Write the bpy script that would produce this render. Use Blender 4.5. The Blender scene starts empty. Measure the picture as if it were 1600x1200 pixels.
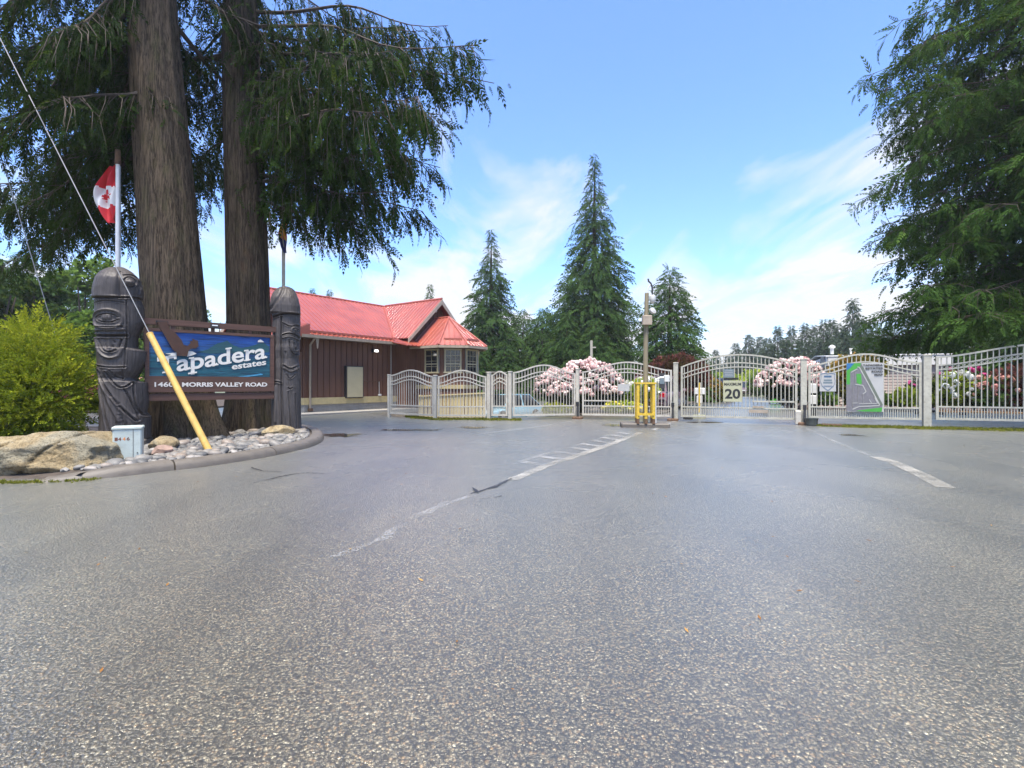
import bpy, math, random
import numpy as np
from mathutils import Vector, Matrix

# ------------------------------------------------------------------ camera, sky, sun, exposure
scene = bpy.context.scene
COL = scene.collection
R = math.radians

CAM_H = 1.2
cam_data = bpy.data.cameras.new('camera')
cam_data.lens = 18.0
cam_data.sensor_width = 36.0
cam_data.sensor_fit = 'HORIZONTAL'
cam_data.clip_end = 4000.0
cam_data.clip_start = 0.05
cam = bpy.data.objects.new('camera', cam_data)
cam.location = (0, 0, CAM_H)
cam.rotation_euler = (R(90), 0, 0)
COL.objects.link(cam)
scene.camera = cam

SUN_EL, SUN_AZ = 71.0, 192.0     # azimuth clockwise from +Y: high behind the camera, veiled by thin cloud
SKY_STRENGTH = 0.088
SUN_STRENGTH = 2.9
EXPOSURE = 1.93

world = bpy.data.worlds.new('World')
scene.world = world
world.use_nodes = True
wn, wl = world.node_tree.nodes, world.node_tree.links
wn.clear()
w_out = wn.new('ShaderNodeOutputWorld')
w_bg = wn.new('ShaderNodeBackground')
w_bg.inputs['Strength'].default_value = SKY_STRENGTH
w_sky = wn.new('ShaderNodeTexSky')
w_sky.sky_type = 'NISHITA'
w_sky.sun_disc = False
w_sky.sun_elevation = R(SUN_EL)
w_sky.sun_rotation = R(SUN_AZ)
w_sky.air_density = 1.0
w_sky.dust_density = 0.15
w_sky.ozone_density = 2.2


def wmath(op, a, b=None, clamp=False):
    n = wn.new('ShaderNodeMath')
    n.operation = op
    n.use_clamp = clamp
    for i, v in enumerate((a, b)):
        if v is None:
            continue
        if isinstance(v, (int, float)):
            n.inputs[i].default_value = v
        else:
            wl.new(v, n.inputs[i])
    return n.outputs[0]


w_tc = wn.new('ShaderNodeTexCoord')
w_sep = wn.new('ShaderNodeSeparateXYZ')
wl.new(w_tc.outputs['Generated'], w_sep.inputs[0])
zc = wmath('ADD', wmath('MAXIMUM', w_sep.outputs['Z'], 0.0), 0.10)
w_cmb = wn.new('ShaderNodeCombineXYZ')
wl.new(wmath('DIVIDE', w_sep.outputs['X'], zc), w_cmb.inputs['X'])
wl.new(wmath('DIVIDE', w_sep.outputs['Y'], zc), w_cmb.inputs['Y'])


def wnoise(scale, loc, rot, sc, detail=8, dist=0.6, rough=0.58):
    m = wn.new('ShaderNodeMapping')
    m.inputs['Location'].default_value = loc
    m.inputs['Rotation'].default_value = (0, 0, R(rot))
    m.inputs['Scale'].default_value = sc
    wl.new(w_cmb.outputs[0], m.inputs['Vector'])
    n = wn.new('ShaderNodeTexNoise')
    n.inputs['Scale'].default_value = scale
    n.inputs['Detail'].default_value = detail
    n.inputs['Roughness'].default_value = rough
    n.inputs['Distortion'].default_value = dist
    wl.new(m.outputs[0], n.inputs['Vector'])
    return n.outputs['Fac']


# thin, wind-drawn cloud; the layer looks denser towards the horizon because it is seen edge-on
veil = wnoise(0.55, (1.3, 4.2, 0), 28, (1.0, 0.45, 1))
wisp = wnoise(1.6, (0.4, 5.2, 0), 35, (1.0, 0.35, 1), dist=1.0)
thick = wmath('DIVIDE', 0.075, wmath('ADD', wmath('MAXIMUM', w_sep.outputs['Z'], 0.0), 0.10))
cover = wmath('ADD', wmath('MULTIPLY', wmath('SUBTRACT', veil, 0.49), 3.0),
              wmath('MULTIPLY', wmath('SUBTRACT', wisp, 0.51), 4.6))
cover = wmath('ADD', cover, wmath('MULTIPLY', wmath('SUBTRACT', thick, 0.17), 4.2))
cover = wmath('MULTIPLY', wmath('MAXIMUM', cover, 0.03), 1.0, clamp=True)
w_mix = wn.new('ShaderNodeMix')
w_mix.data_type = 'RGBA'
wl.new(wmath('MULTIPLY', cover, 0.95), w_mix.inputs['Factor'])
w_gain = wn.new('ShaderNodeMix')
w_gain.data_type = 'RGBA'
w_gain.blend_type = 'MULTIPLY'
w_gain.inputs['Factor'].default_value = 1.0
wl.new(w_sky.outputs[0], w_gain.inputs['A'])
w_gain.inputs['B'].default_value = (0.70, 0.86, 1.13, 1)
wl.new(w_gain.outputs['Result'], w_mix.inputs['A'])
w_mix.inputs['B'].default_value = (3.05, 3.05, 3.05, 1)
wl.new(w_mix.outputs['Result'], w_bg.inputs['Color'])
wl.new(w_bg.outputs[0], w_out.inputs['Surface'])

sun_data = bpy.data.lights.new('sun', 'SUN')
sun_data.energy = SUN_STRENGTH
sun_data.angle = R(22)
sun_data.color = (1.0, 0.92, 0.80)
sun = bpy.data.objects.new('sun', sun_data)
_sd = Vector((math.sin(R(SUN_AZ)) * math.cos(R(SUN_EL)), math.cos(R(SUN_AZ)) * math.cos(R(SUN_EL)), math.sin(R(SUN_EL))))
sun.rotation_euler = (-_sd).to_track_quat('-Z', 'Y').to_euler()
sun.location = (10, -10, 40)
COL.objects.link(sun)

scene.view_settings.view_transform = 'Standard'
scene.view_settings.look = 'None'
scene.view_settings.exposure = EXPOSURE
scene.view_settings.gamma = 1.0
scene.view_settings.use_curve_mapping = False
scene.cycles.max_bounces = 6
scene.cycles.transparent_max_bounces = 8
scene.cycles.use_denoising = True


# ------------------------------------------------------------------ helpers
def wpt(px, py, Y):
    """a point of the place seen at (px, py) of the 1600x1200 photograph, Y metres ahead"""
    return np.array([(px - 800.0) * Y / 800.0, Y, CAM_H - (py - 600.0) * Y / 800.0])


def sstep(a, b, x):
    t = np.clip((np.asarray(x, float) - a) / (b - a), 0, 1)
    return t * t * (3 - 2 * t)


def ground_z(x, y):
    """the yard behind the left fence lies lower than the entrance"""
    x = np.asarray(x, float)
    y = np.asarray(y, float)
    return -0.75 * sstep(-5.4, -3.2, x) * (1 - sstep(-0.2, 2.2, x)) * sstep(18.6, 21.6, y) * (1 - sstep(31, 37, y))


def gz(x, y):
    return float(ground_z(x, y))


def tag(o, label=None, cat=None, group=None, kind=None):
    if label:
        o['label'] = label
    if cat:
        o['category'] = cat
    if group:
        o['group'] = group
    if kind:
        o['kind'] = kind
    return o


def link(o, parent=None):
    COL.objects.link(o)
    if parent is not None:
        o.parent = parent
    return o


def empty(name, loc, rz=0.0, label=None, cat=None, group=None):
    o = bpy.data.objects.new(name, None)
    o.location = loc
    o.rotation_euler = (0, 0, rz)
    o.empty_display_size = 0.2
    link(o)
    return tag(o, label, cat, group)


def copy_tree(o, parent=None):
    c = o.copy()
    COL.objects.link(c)
    c.parent = parent
    for ch in [k for k in COL.objects if k.parent is o]:
        copy_tree(ch, c)
    return c


def inst(name, mesh, parent=None, loc=(0, 0, 0), rot=(0, 0, 0), scale=(1, 1, 1)):
    o = bpy.data.objects.new(name, mesh)
    o.location = loc
    o.rotation_euler = rot
    o.scale = scale
    return link(o, parent)


class MB:
    """collects shapes for ONE mesh"""

    def __init__(self):
        self.v, self.f, self.m = [], [], []

    def add(self, verts, faces, mi=0):
        b = len(self.v)
        self.v += [tuple(map(float, p)) for p in verts]
        self.f += [tuple(b + i for i in f) for f in faces]
        self.m += [mi] * len(faces)
        return self

    def box(self, c, s, mi=0, rz=0.0):
        x, y, z = s[0] / 2, s[1] / 2, s[2] / 2
        P = [(-x, -y, -z), (x, -y, -z), (x, y, -z), (-x, y, -z), (-x, -y, z), (x, -y, z), (x, y, z), (-x, y, z)]
        if rz:
            cs, sn = math.cos(rz), math.sin(rz)
            P = [(p[0] * cs - p[1] * sn, p[0] * sn + p[1] * cs, p[2]) for p in P]
        return self.add([(p[0] + c[0], p[1] + c[1], p[2] + c[2]) for p in P],
                        [(0, 3, 2, 1), (4, 5, 6, 7), (0, 1, 5, 4), (1, 2, 6, 5), (2, 3, 7, 6), (3, 0, 4, 7)], mi)

    def cbox(self, c, s, ch, mi=0):
        """box with chamfered vertical edges and top"""
        x, y, z = s[0] / 2, s[1] / 2, s[2] / 2
        def ring(ix, iy, zz):
            k = ch
            return [(-ix + k, -iy, zz), (ix - k, -iy, zz), (ix, -iy + k, zz), (ix, iy - k, zz), (ix - k, iy, zz), (-ix + k, iy, zz), (-ix, iy - k, zz), (-ix, -iy + k, zz)]
        rings = [ring(x, y, -z), ring(x, y, z - ch), ring(x - ch, y - ch, z)]
        V = [(p[0] + c[0], p[1] + c[1], p[2] + c[2]) for r in rings for p in r]
        F = []
        for r in range(2):
            for i in range(8):
                j = (i + 1) % 8
                F.append((r * 8 + i, r * 8 + j, (r + 1) * 8 + j, (r + 1) * 8 + i))
        F.append(tuple(range(16, 24)))
        F.append(tuple(reversed(range(8))))
        return self.add(V, F, mi)

    def bar(self, a, b, w, h=None, mi=0):
        """square bar from a to b"""
        h = h or w
        a, b = Vector(a), Vector(b)
        d = (b - a).normalized()
        up = Vector((0, 0, 1)) if abs(d.z) < 0.95 else Vector((0, 1, 0))
        s = d.cross(up).normalized()
        u = s.cross(d).normalized()
        V = []
        for p in (a, b):
            for (i, j) in ((-1, -1), (1, -1), (1, 1), (-1, 1)):
                V.append(p + s * (i * w / 2) + u * (j * h / 2))
        return self.add(V, [(0, 1, 2, 3), (7, 6, 5, 4), (0, 4, 5, 1), (1, 5, 6, 2), (2, 6, 7, 3), (3, 7, 4, 0)], mi)

    def tube(self, pts, rad, n=8, mi=0, cap=True):
        pts = [Vector(p) for p in pts]
        k = len(pts)
        if isinstance(rad, (int, float)):
            rad = [rad] * k
        V, F = [], []
        prev = None
        for i, p in enumerate(pts):
            d = (pts[min(i + 1, k - 1)] - pts[max(i - 1, 0)]).normalized()
            if prev is None:
                up = Vector((0, 0, 1)) if abs(d.z) < 0.9 else Vector((1, 0, 0))
                s = d.cross(up).normalized()
            else:
                s = (prev - d * prev.dot(d)).normalized()
            prev = s
            u = d.cross(s)
            for j in range(n):
                a = 2 * math.pi * j / n
                V.append(p + (s * math.cos(a) + u * math.sin(a)) * rad[i])
        for i in range(k - 1):
            for j in range(n):
                j2 = (j + 1) % n
                F.append((i * n + j, i * n + j2, (i + 1) * n + j2, (i + 1) * n + j))
        if cap:
            F.append(tuple(reversed(range(n))))
            F.append(tuple(range((k - 1) * n, k * n)))
        return self.add(V, F, mi)

    def prism(self, poly, z0, z1, mi=0):
        n = len(poly)
        V = [(p[0], p[1], z0) for p in poly] + [(p[0], p[1], z1) for p in poly]
        F = [tuple(reversed(range(n))), tuple(range(n, 2 * n))]
        for i in range(n):
            j = (i + 1) % n
            F.append((i, j, n + j, n + i))
        return self.add(V, F, mi)

    def slab(self, poly3, off, mi=0):
        """a flat polygon given thickness off (vector)"""
        n = len(poly3)
        off = Vector(off)
        V = [Vector(p) for p in poly3]
        V = V + [p + off for p in V]
        F = [tuple(reversed(range(n))), tuple(range(n, 2 * n))]
        for i in range(n):
            j = (i + 1) % n
            F.append((i, j, n + j, n + i))
        return self.add(V, F, mi)

    def lathe(self, prof, n=16, c=(0, 0, 0), mi=0):
        V, F = [], []
        for (r, z) in prof:
            for j in range(n):
                a = 2 * math.pi * j / n
                V.append((c[0] + r * math.cos(a), c[1] + r * math.sin(a), c[2] + z))
        k = len(prof)
        for i in range(k - 1):
            for j in range(n):
                j2 = (j + 1) % n
                F.append((i * n + j, i * n + j2, (i + 1) * n + j2, (i + 1) * n + j))
        F.append(tuple(reversed(range(n))))
        F.append(tuple(range((k - 1) * n, k * n)))
        return self.add(V, F, mi)

    def mesh(self, name, mats, smooth=False):
        me = bpy.data.meshes.new(name)
        me.from_pydata(self.v, [], self.f)
        for m in (mats if isinstance(mats, (list, tuple)) else [mats]):
            me.materials.append(m)
        if any(self.m):
            me.polygons.foreach_set('material_index', self.m)
        if smooth:
            me.polygons.foreach_set('use_smooth', [True] * len(me.polygons))
            try:
                me.set_sharp_from_angle(angle=R(smooth if not isinstance(smooth, bool) else 40))
            except Exception:
                pass
        me.update()
        return me

    def build(self, name, mats, parent=None, loc=(0, 0, 0), rot=(0, 0, 0), smooth=False):
        return inst(name, self.mesh(name, mats, smooth), parent, loc, rot)


def quads_mesh(name, V, tint, mat):
    """V (N,4,3): loose quads with a per-piece tint"""
    V = np.ascontiguousarray(V, dtype=np.float32)
    n = V.shape[0]
    me = bpy.data.meshes.new(name)
    me.vertices.add(n * 4)
    me.vertices.foreach_set('co', V.reshape(-1))
    me.loops.add(n * 4)
    me.loops.foreach_set('vertex_index', np.arange(n * 4, dtype=np.int32))
    me.polygons.add(n)
    me.polygons.foreach_set('loop_start', np.arange(0, n * 4, 4, dtype=np.int32))
    me.update(calc_edges=True)
    at = me.attributes.new('tint', 'FLOAT', 'POINT')
    at.data.foreach_set('value', np.repeat(np.asarray(tint, np.float32), 4))
    me.materials.append(mat)
    return me


def grid_mesh(name, xs, ys, zf, mats, smooth=True):
    X, Y = np.meshgrid(np.asarray(xs, float), np.asarray(ys, float))
    Z = zf(X, Y)
    nx, ny = len(xs), len(ys)
    V = np.stack([X, Y, Z], -1).reshape(-1, 3)
    idx = np.arange(nx * ny).reshape(ny, nx)
    F = np.stack([idx[:-1, :-1], idx[:-1, 1:], idx[1:, 1:], idx[1:, :-1]], -1).reshape(-1, 4)
    me = bpy.data.meshes.new(name)
    me.from_pydata(V.tolist(), [], F.tolist())
    me.materials.append(mats)
    if smooth:
        me.polygons.foreach_set('use_smooth', [True] * len(me.polygons))
    me.update()
    return me


# ------------------------------------------------------------------ materials
class NT:
    def __init__(self, name):
        self.mat = bpy.data.materials.new(name)
        self.mat.use_nodes = True
        self.n, self.l = self.mat.node_tree.nodes, self.mat.node_tree.links
        self.n.clear()
        self.out = self.n.new('ShaderNodeOutputMaterial')
        self.tc = self.n.new('ShaderNodeTexCoord')

    def set(self, sock, v):
        if v is None:
            return
        if isinstance(v, bpy.types.NodeSocket):
            self.l.new(v, sock)
        elif isinstance(v, (tuple, list)) and len(v) == 3 and sock.type == 'RGBA':
            sock.default_value = (*v, 1)
        else:
            sock.default_value = v

    def math(self, op, a, b=None, clamp=False):
        n = self.n.new('ShaderNodeMath')
        n.operation = op
        n.use_clamp = clamp
        self.set(n.inputs[0], a)
        self.set(n.inputs[1], b)
        return n.outputs[0]

    def map(self, scale=(1, 1, 1), loc=(0, 0, 0), rot=(0, 0, 0), src='Object'):
        n = self.n.new('ShaderNodeMapping')
        n.inputs['Scale'].default_value = scale
        n.inputs['Location'].default_value = loc
        n.inputs['Rotation'].default_value = rot
        self.l.new(self.tc.outputs[src] if isinstance(src, str) else src, n.inputs['Vector'])
        return n.outputs[0]

    def noise(self, vec, scale, detail=4, rough=0.55, dist=0.0):
        n = self.n.new('ShaderNodeTexNoise')
        n.inputs['Scale'].default_value = scale
        n.inputs['Detail'].default_value = detail
        n.inputs['Roughness'].default_value = rough
        n.inputs['Distortion'].default_value = dist
        self.set(n.inputs['Vector'], vec)
        return n.outputs['Fac']

    def voronoi(self, vec, scale, feature='F1', rnd=1.0):
        n = self.n.new('ShaderNodeTexVoronoi')
        n.feature = feature
        n.inputs['Scale'].default_value = scale
        n.inputs['Randomness'].default_value = rnd
        self.set(n.inputs['Vector'], vec)
        return n

    def ramp(self, fac, stops, interp='LINEAR'):
        n = self.n.new('ShaderNodeValToRGB')
        cr = n.color_ramp
        cr.interpolation = interp
        while len(cr.elements) < len(stops):
            cr.elements.new(0.5)
        for e, (p, c) in zip(cr.elements, stops):
            e.position = p
            e.color = (*c, 1) if not isinstance(c, (int, float)) else (c, c, c, 1)
        self.set(n.inputs[0], fac)
        return n.outputs[0]

    def mix(self, fac, a, b, mode='MIX'):
        n = self.n.new('ShaderNodeMix')
        n.data_type = 'RGBA'
        n.blend_type = mode
        self.set(n.inputs['Factor'], fac)
        self.set(n.inputs['A'], a)
        self.set(n.inputs['B'], b)
        return n.outputs['Result']

    def bump(self, h, strength=0.5, dist=0.01, normal=None):
        n = self.n.new('ShaderNodeBump')
        n.inputs['Strength'].default_value = strength
        n.inputs['Distance'].default_value = dist
        self.set(n.inputs['Height'], h)
        if normal is not None:
            self.set(n.inputs['Normal'], normal)
        return n.outputs[0]

    def bsdf(self, color, rough=0.6, metal=0.0, normal=None, spec=0.5, coat=0.0, coat_rough=0.1, alpha=None, emit=None, emit_s=0.0, trans=0.0):
        n = self.n.new('ShaderNodeBsdfPrincipled')
        self.set(n.inputs['Base Color'], color)
        self.set(n.inputs['Roughness'], rough)
        self.set(n.inputs['Metallic'], metal)
        self.set(n.inputs['Specular IOR Level'], spec)
        self.set(n.inputs['Coat Weight'], coat)
        self.set(n.inputs['Coat Roughness'], coat_rough)
        self.set(n.inputs['Transmission Weight'], trans)
        if normal is not None:
            self.set(n.inputs['Normal'], normal)
        if alpha is not None:
            self.set(n.inputs['Alpha'], alpha)
        if emit is not None:
            self.set(n.inputs['Emission Color'], emit)
            n.inputs['Emission Strength'].default_value = emit_s
        return n.outputs[0]

    def done(self, shader):
        self.l.new(shader, self.out.inputs['Surface'])
        return self.mat


def plain(name, col, rough=0.55, var=0.15, nscale=6.0, metal=0.0, spec=0.5, bump=0.0, bscale=60.0, dirt=0.0, stretch=(1, 1, 1), coat=0.0):
    """painted or bare surface with slight uneven tone and wear"""
    t = NT(name)
    v = t.map(stretch)
    n1 = t.noise(v, nscale, 6, 0.6)
    c0 = tuple(c * (1 - var) for c in col)
    c1 = tuple(min(1, c * (1 + var)) for c in col)
    c = t.ramp(n1, [(0.3, c0), (0.7, c1)])
    if dirt:
        n2 = t.noise(v, nscale * 2.7, 8, 0.7)
        c = t.mix(t.ramp(n2, [(0.5, 0.0), (0.72, dirt)]), c, (0.09, 0.075, 0.055))
    nr = None
    if bump:
        nr = t.bump(t.noise(v, bscale, 5, 0.6), bump, 0.01)
    r = t.ramp(n1, [(0.25, max(0.03, rough - 0.08)), (0.75, min(1, rough + 0.08))])
    return t.done(t.bsdf(c, r, metal, nr, spec, coat))


def leaf_mat(name, stops, transl=0.35, rough=0.65, spec=0.07):
    t = NT(name)
    a = t.n.new('ShaderNodeAttribute')
    a.attribute_name = 'tint'
    big = t.noise(t.map(), 0.9, 3, 0.5)
    f = t.math('ADD', t.math('MULTIPLY', a.outputs['Fac'], 0.75), t.math('MULTIPLY', big, 0.28), clamp=True)
    c = t.ramp(f, stops)
    p = t.bsdf(c, rough, 0, None, spec)
    tr = t.n.new('ShaderNodeBsdfTranslucent')
    t.l.new(t.mix(0.5, c, (0.16, 0.24, 0.03), 'MIX') if transl > 0 else c, tr.inputs['Color'])
    m = t.n.new('ShaderNodeMixShader')
    m.inputs[0].default_value = transl
    t.l.new(p, m.inputs[1])
    t.l.new(tr.outputs[0], m.inputs[2])
    return t.done(m.outputs[0])


def petal_mat(name, stops, transl=0.3):
    t = NT(name)
    a = t.n.new('ShaderNodeAttribute')
    a.attribute_name = 'tint'
    c = t.ramp(a.outputs['Fac'], stops)
    p = t.bsdf(c, 0.6, 0, None, 0.3)
    tr = t.n.new('ShaderNodeBsdfTranslucent')
    t.l.new(c, tr.inputs['Color'])
    m = t.n.new('ShaderNodeMixShader')
    m.inputs[0].default_value = transl
    t.l.new(p, m.inputs[1])
    t.l.new(tr.outputs[0], m.inputs[2])
    return t.done(m.outputs[0])


def asphalt_mat(name, base=1.0, wet=1.0):
    t = NT(name)
    v = t.map()
    vo = t.voronoi(v, 78.0)
    vo2 = t.voronoi(v, 170.0)
    cellr = t.n.new('ShaderNodeSeparateColor')
    t.l.new(vo.outputs['Color'], cellr.inputs[0])
    stone = t.ramp(cellr.outputs[0], [(0.0, (0.095, 0.085, 0.072)), (0.32, (0.155, 0.138, 0.116)), (0.55, (0.215, 0.19, 0.158)), (0.74, (0.27, 0.225, 0.168)),
                                      (0.86, (0.33, 0.225, 0.138)), (0.94, (0.38, 0.34, 0.27)), (1.0, (0.52, 0.49, 0.43))])
    edge = t.ramp(vo.outputs['Distance'], [(0.30, 1.0), (0.62, 0.12)])
    pit = t.ramp(t.noise(v, 55.0, 3, 0.6), [(0.36, 0.25), (0.56, 1.0)])
    fac = t.math('MULTIPLY', edge, pit)
    worn = t.noise(v, 0.45, 5, 0.6, 0.5)
    col = t.mix(fac, (0.036 * base, 0.032 * base, 0.027 * base), stone)
    # lanes and patches worn paler or stained
    col = t.mix(1.0, col, t.ramp(worn, [(0.3, (0.72 * base, 0.70 * base, 0.68 * base)), (0.7, (1.12 * base, 1.12 * base, 1.13 * base))]), 'MULTIPLY')
    moss = t.ramp(t.noise(v, 0.8, 6, 0.65, 0.3), [(0.60, 0.0), (0.78, 0.30)])
    col = t.mix(moss, col, (0.045, 0.043, 0.026))
    # tyre-polished lanes run along the drive; oil and rain stains between them
    lane = t.noise(t.map((0.55, 0.05, 1), rot=(0, 0, R(24.5))), 1.6, 4, 0.55, 0.4)
    col = t.mix(1.0, col, t.ramp(lane, [(0.34, (0.70, 0.67, 0.62)), (0.52, (1.0, 1.0, 1.0)), (0.68, (1.22, 1.22, 1.2))]), 'MULTIPLY')
    stain = t.ramp(t.noise(v, 1.3, 7, 0.7, 1.2), [(0.62, 0.0), (0.72, 0.45)])
    col = t.mix(stain, col, (0.035, 0.032, 0.028))
    h = t.math('ADD', t.math('MULTIPLY', t.math('SUBTRACT', 1.0, vo.outputs['Distance']), 0.75), t.math('MULTIPLY', t.math('SUBTRACT', 1.0, vo2.outputs['Distance']), 0.25))
    h = t.math('ADD', t.math('MULTIPLY', h, pit), t.math('MULTIPLY', t.noise(v, 9.0, 3), 0.25))
    film = t.noise(v, 0.35, 6, 0.62, 0.8)
    rough = t.ramp(film, [(0.30, 0.16), (0.48, 0.26), (0.68, 0.38)])
    nr = t.bump(h, 0.9, 0.012)
    sh = t.bsdf(col, rough, 0, nr, 0.9, 1.0 * wet, 0.30)
    sh.node.inputs['Coat IOR'].default_value = 1.65
    sh.node.inputs['Sheen Weight'].default_value = 0.30
    sh.node.inputs['Sheen Roughness'].default_value = 0.42
    sh.node.inputs['Sheen Tint'].default_value = (1.0, 0.96, 0.80, 1)
    sh.node.inputs['Coat Tint'].default_value = (1.0, 0.97, 0.80, 1)
    t.l.new(t.bump(h, 0.28, 0.010), sh.node.inputs['Coat Normal'])
    return t.done(sh)


def puddle_mat(name):
    t = NT(name)
    v = t.map()
    n = t.noise(v, 2.2, 6, 0.62, 0.6)
    a = t.n.new('ShaderNodeAttribute')
    a.attribute_name = 'tint'
    al = t.ramp(t.math('ADD', a.outputs['Fac'], t.math('MULTIPLY', t.math('SUBTRACT', n, 0.5), 1.3)), [(0.42, 0.0), (0.54, 0.92)])
    c = t.ramp(n, [(0.3, (0.022, 0.021, 0.02)), (0.7, (0.045, 0.042, 0.038))])
    return t.done(t.bsdf(c, 0.06, 0, None, 0.6, alpha=al))


def paint_mat(name, col, worn=0.5, scale=30.0):
    t = NT(name)
    v = t.map()
    n = t.noise(v, scale, 6, 0.72)
    n2 = t.noise(v, 1.6, 4, 0.6)
    al = t.ramp(t.math('ADD', t.math('MULTIPLY', n, 0.62), t.math('MULTIPLY', n2, 0.38)), [(worn - 0.07, 0.0), (worn + 0.10, 0.93)])
    c = t.ramp(n2, [(0.3, tuple(k * 0.8 for k in col)), (0.7, col)])
    return t.done(t.bsdf(c, 0.38, 0, t.bump(n, 0.3, 0.004), 0.5, alpha=al))


def bark_mat(name, dark, light, moss=0.0, sx=16.0):
    t = NT(name)
    n = t.noise(t.map((1, 1, 0.05)), sx, 6, 0.62, 0.9)
    plate = t.noise(t.map((1, 1, 0.10)), sx * 0.28, 6, 0.7, 1.4)
    fine = t.noise(t.map((1, 1, 0.12)), sx * 3.2, 4, 0.6, 0.3)
    n2 = t.noise(t.map((1, 1, 0.4)), 1.6, 5, 0.65, 0.6)
    f = t.math('ADD', t.math('ADD', t.math('MULTIPLY', n, 0.5), t.math('MULTIPLY', plate, 0.38)), t.math('MULTIPLY', fine, 0.14))
    c = t.ramp(f, [(0.38, tuple(k * 0.35 for k in dark)), (0.46, dark), (0.55, light), (0.68, tuple(min(1, k * 1.45) for k in light))])
    c = t.mix(t.ramp(n2, [(0.40, 0.0), (0.68, 0.55)]), c, t.mix(0.5, c, tuple(k * 0.8 for k in dark)))
    c = t.mix(t.ramp(n2, [(0.30, 0.35), (0.42, 0.0)]), c, (0.115, 0.060, 0.036))
    if moss:
        n3 = t.noise(t.map((1, 1, 0.35)), 3.3, 6, 0.7)
        c = t.mix(t.ramp(n3, [(0.50, 0.0), (0.68, moss)]), c, (0.055, 0.065, 0.016))
    return t.done(t.bsdf(c, 0.9, 0, t.bump(f, 1.0, 0.07), 0.2))


def wood_mat(name, col, grain=1.0, rough=0.6, axis='z', var=0.35, scale=22.0):
    t = NT(name)
    sc = {'z': (1, 1, 0.06), 'x': (0.06, 1, 1), 'y': (1, 0.06, 1)}[axis]
    n = t.noise(t.map(sc), scale, 8, 0.65, 0.25)
    n2 = t.noise(t.map(), 1.7, 4)
    c = t.ramp(n, [(0.3, tuple(k * (1 - var) for k in col)), (0.7, tuple(min(1, k * (1 + var)) for k in col))])
    c = t.mix(t.ramp(n2, [(0.4, 0.0), (0.75, 0.3)]), c, tuple(k * 0.6 for k in col))
    return t.done(t.bsdf(c, rough, 0, t.bump(n, 0.5 * grain, 0.012), 0.35))


def stone_mat(name, stops, scale=5.0, rough=0.7, bump=0.6):
    t = NT(name)
    oi = t.n.new('ShaderNodeObjectInfo')
    v = t.map()
    vv = t.n.new('ShaderNodeVectorMath')
    vv.operation = 'ADD'
    t.l.new(v, vv.inputs[0])
    rnd = t.n.new('ShaderNodeCombineXYZ')
    r50 = t.math('MULTIPLY', oi.outputs['Random'], 37.0)
    t.l.new(r50, rnd.inputs['X'])
    t.l.new(r50, rnd.inputs['Y'])
    t.l.new(rnd.outputs[0], vv.inputs[1])
    n = t.noise(vv.outputs[0], scale, 8, 0.65, 0.4)
    f = t.math('ADD', t.math('MULTIPLY', oi.outputs['Random'], 0.6), t.math('MULTIPLY', n, 0.5))
    c = t.ramp(f, stops)
    return t.done(t.bsdf(c, rough, 0, t.bump(t.noise(vv.outputs[0], scale * 5, 6, 0.6), bump, 0.01), 0.45))


M = {}
M['asphalt'] = asphalt_mat('wet_asphalt')
M['asphalt_far'] = plain('inner_road_asphalt', (0.15, 0.15, 0.155), 0.35, 0.2, 0.6, spec=0.55, bump=0.25, bscale=90)
M['puddle'] = puddle_mat('puddle_water')
M['line_white'] = paint_mat('worn_white_paint', (0.42, 0.42, 0.40), 0.515)
M['line_mid'] = paint_mat('thin_worn_paint', (0.40, 0.40, 0.385), 0.535, 40)
M['line_faint'] = paint_mat('faint_white_paint', (0.38, 0.38, 0.365), 0.555, 45)
M['line_cream'] = paint_mat('worn_cream_paint', (0.37, 0.355, 0.31), 0.475)
M['crack'] = paint_mat('asphalt_crack', (0.014, 0.013, 0.012), 0.45, 22)
M['soil'] = plain('soil', (0.055, 0.042, 0.032), 0.9, 0.4, 7, bump=0.9, bscale=35)
M['earth'] = plain('distant_ground', (0.075, 0.085, 0.04), 0.9, 0.4, 0.8, bump=0.5, bscale=9)
M['kerb'] = plain('kerb_concrete', (0.105, 0.092, 0.076), 0.55, 0.22, 5, bump=0.5, bscale=90, dirt=0.65)
M['concrete'] = plain('foundation_concrete', (0.27, 0.255, 0.225), 0.8, 0.14, 3, bump=0.4, bscale=60, dirt=0.35)
M['bark1'] = bark_mat('cedar_bark_grey_brown', (0.030, 0.022, 0.015), (0.105, 0.080, 0.057), 0.35, 44.0)
M['bark2'] = bark_mat('cedar_bark_dark', (0.020, 0.015, 0.011), (0.075, 0.058, 0.044), 0.25, 44.0)
M['twig'] = plain('twig_bark', (0.05, 0.038, 0.028), 0.9, 0.3, 20)
M['cedar'] = leaf_mat('cedar_foliage', [(0.0, (0.0036, 0.0094, 0.0021)), (0.40, (0.0085, 0.0215, 0.0042)), (0.66, (0.0182, 0.0429, 0.0068)), (0.86, (0.0375, 0.0751, 0.0125)), (1.0, (0.0665, 0.0715, 0.0209))], 0.22, 0.7, 0.04)
M['cedar_light'] = leaf_mat('cedar_foliage_mid_green', [(0.0, (0.0092, 0.0232, 0.0047)), (0.40, (0.0239, 0.0549, 0.0109)), (0.66, (0.0478, 0.0990, 0.0187)), (0.86, (0.0826, 0.1528, 0.0297)), (1.0, (0.1193, 0.1686, 0.0430))], 0.25, 0.7, 0.04)
M['fir'] = leaf_mat('conifer_foliage', [(0.0, (0.0101, 0.0264, 0.0087)), (0.4, (0.0246, 0.0561, 0.0150)), (0.72, (0.0472, 0.0949, 0.0213)), (1.0, (0.0871, 0.1320, 0.0314))], 0.25)
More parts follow.
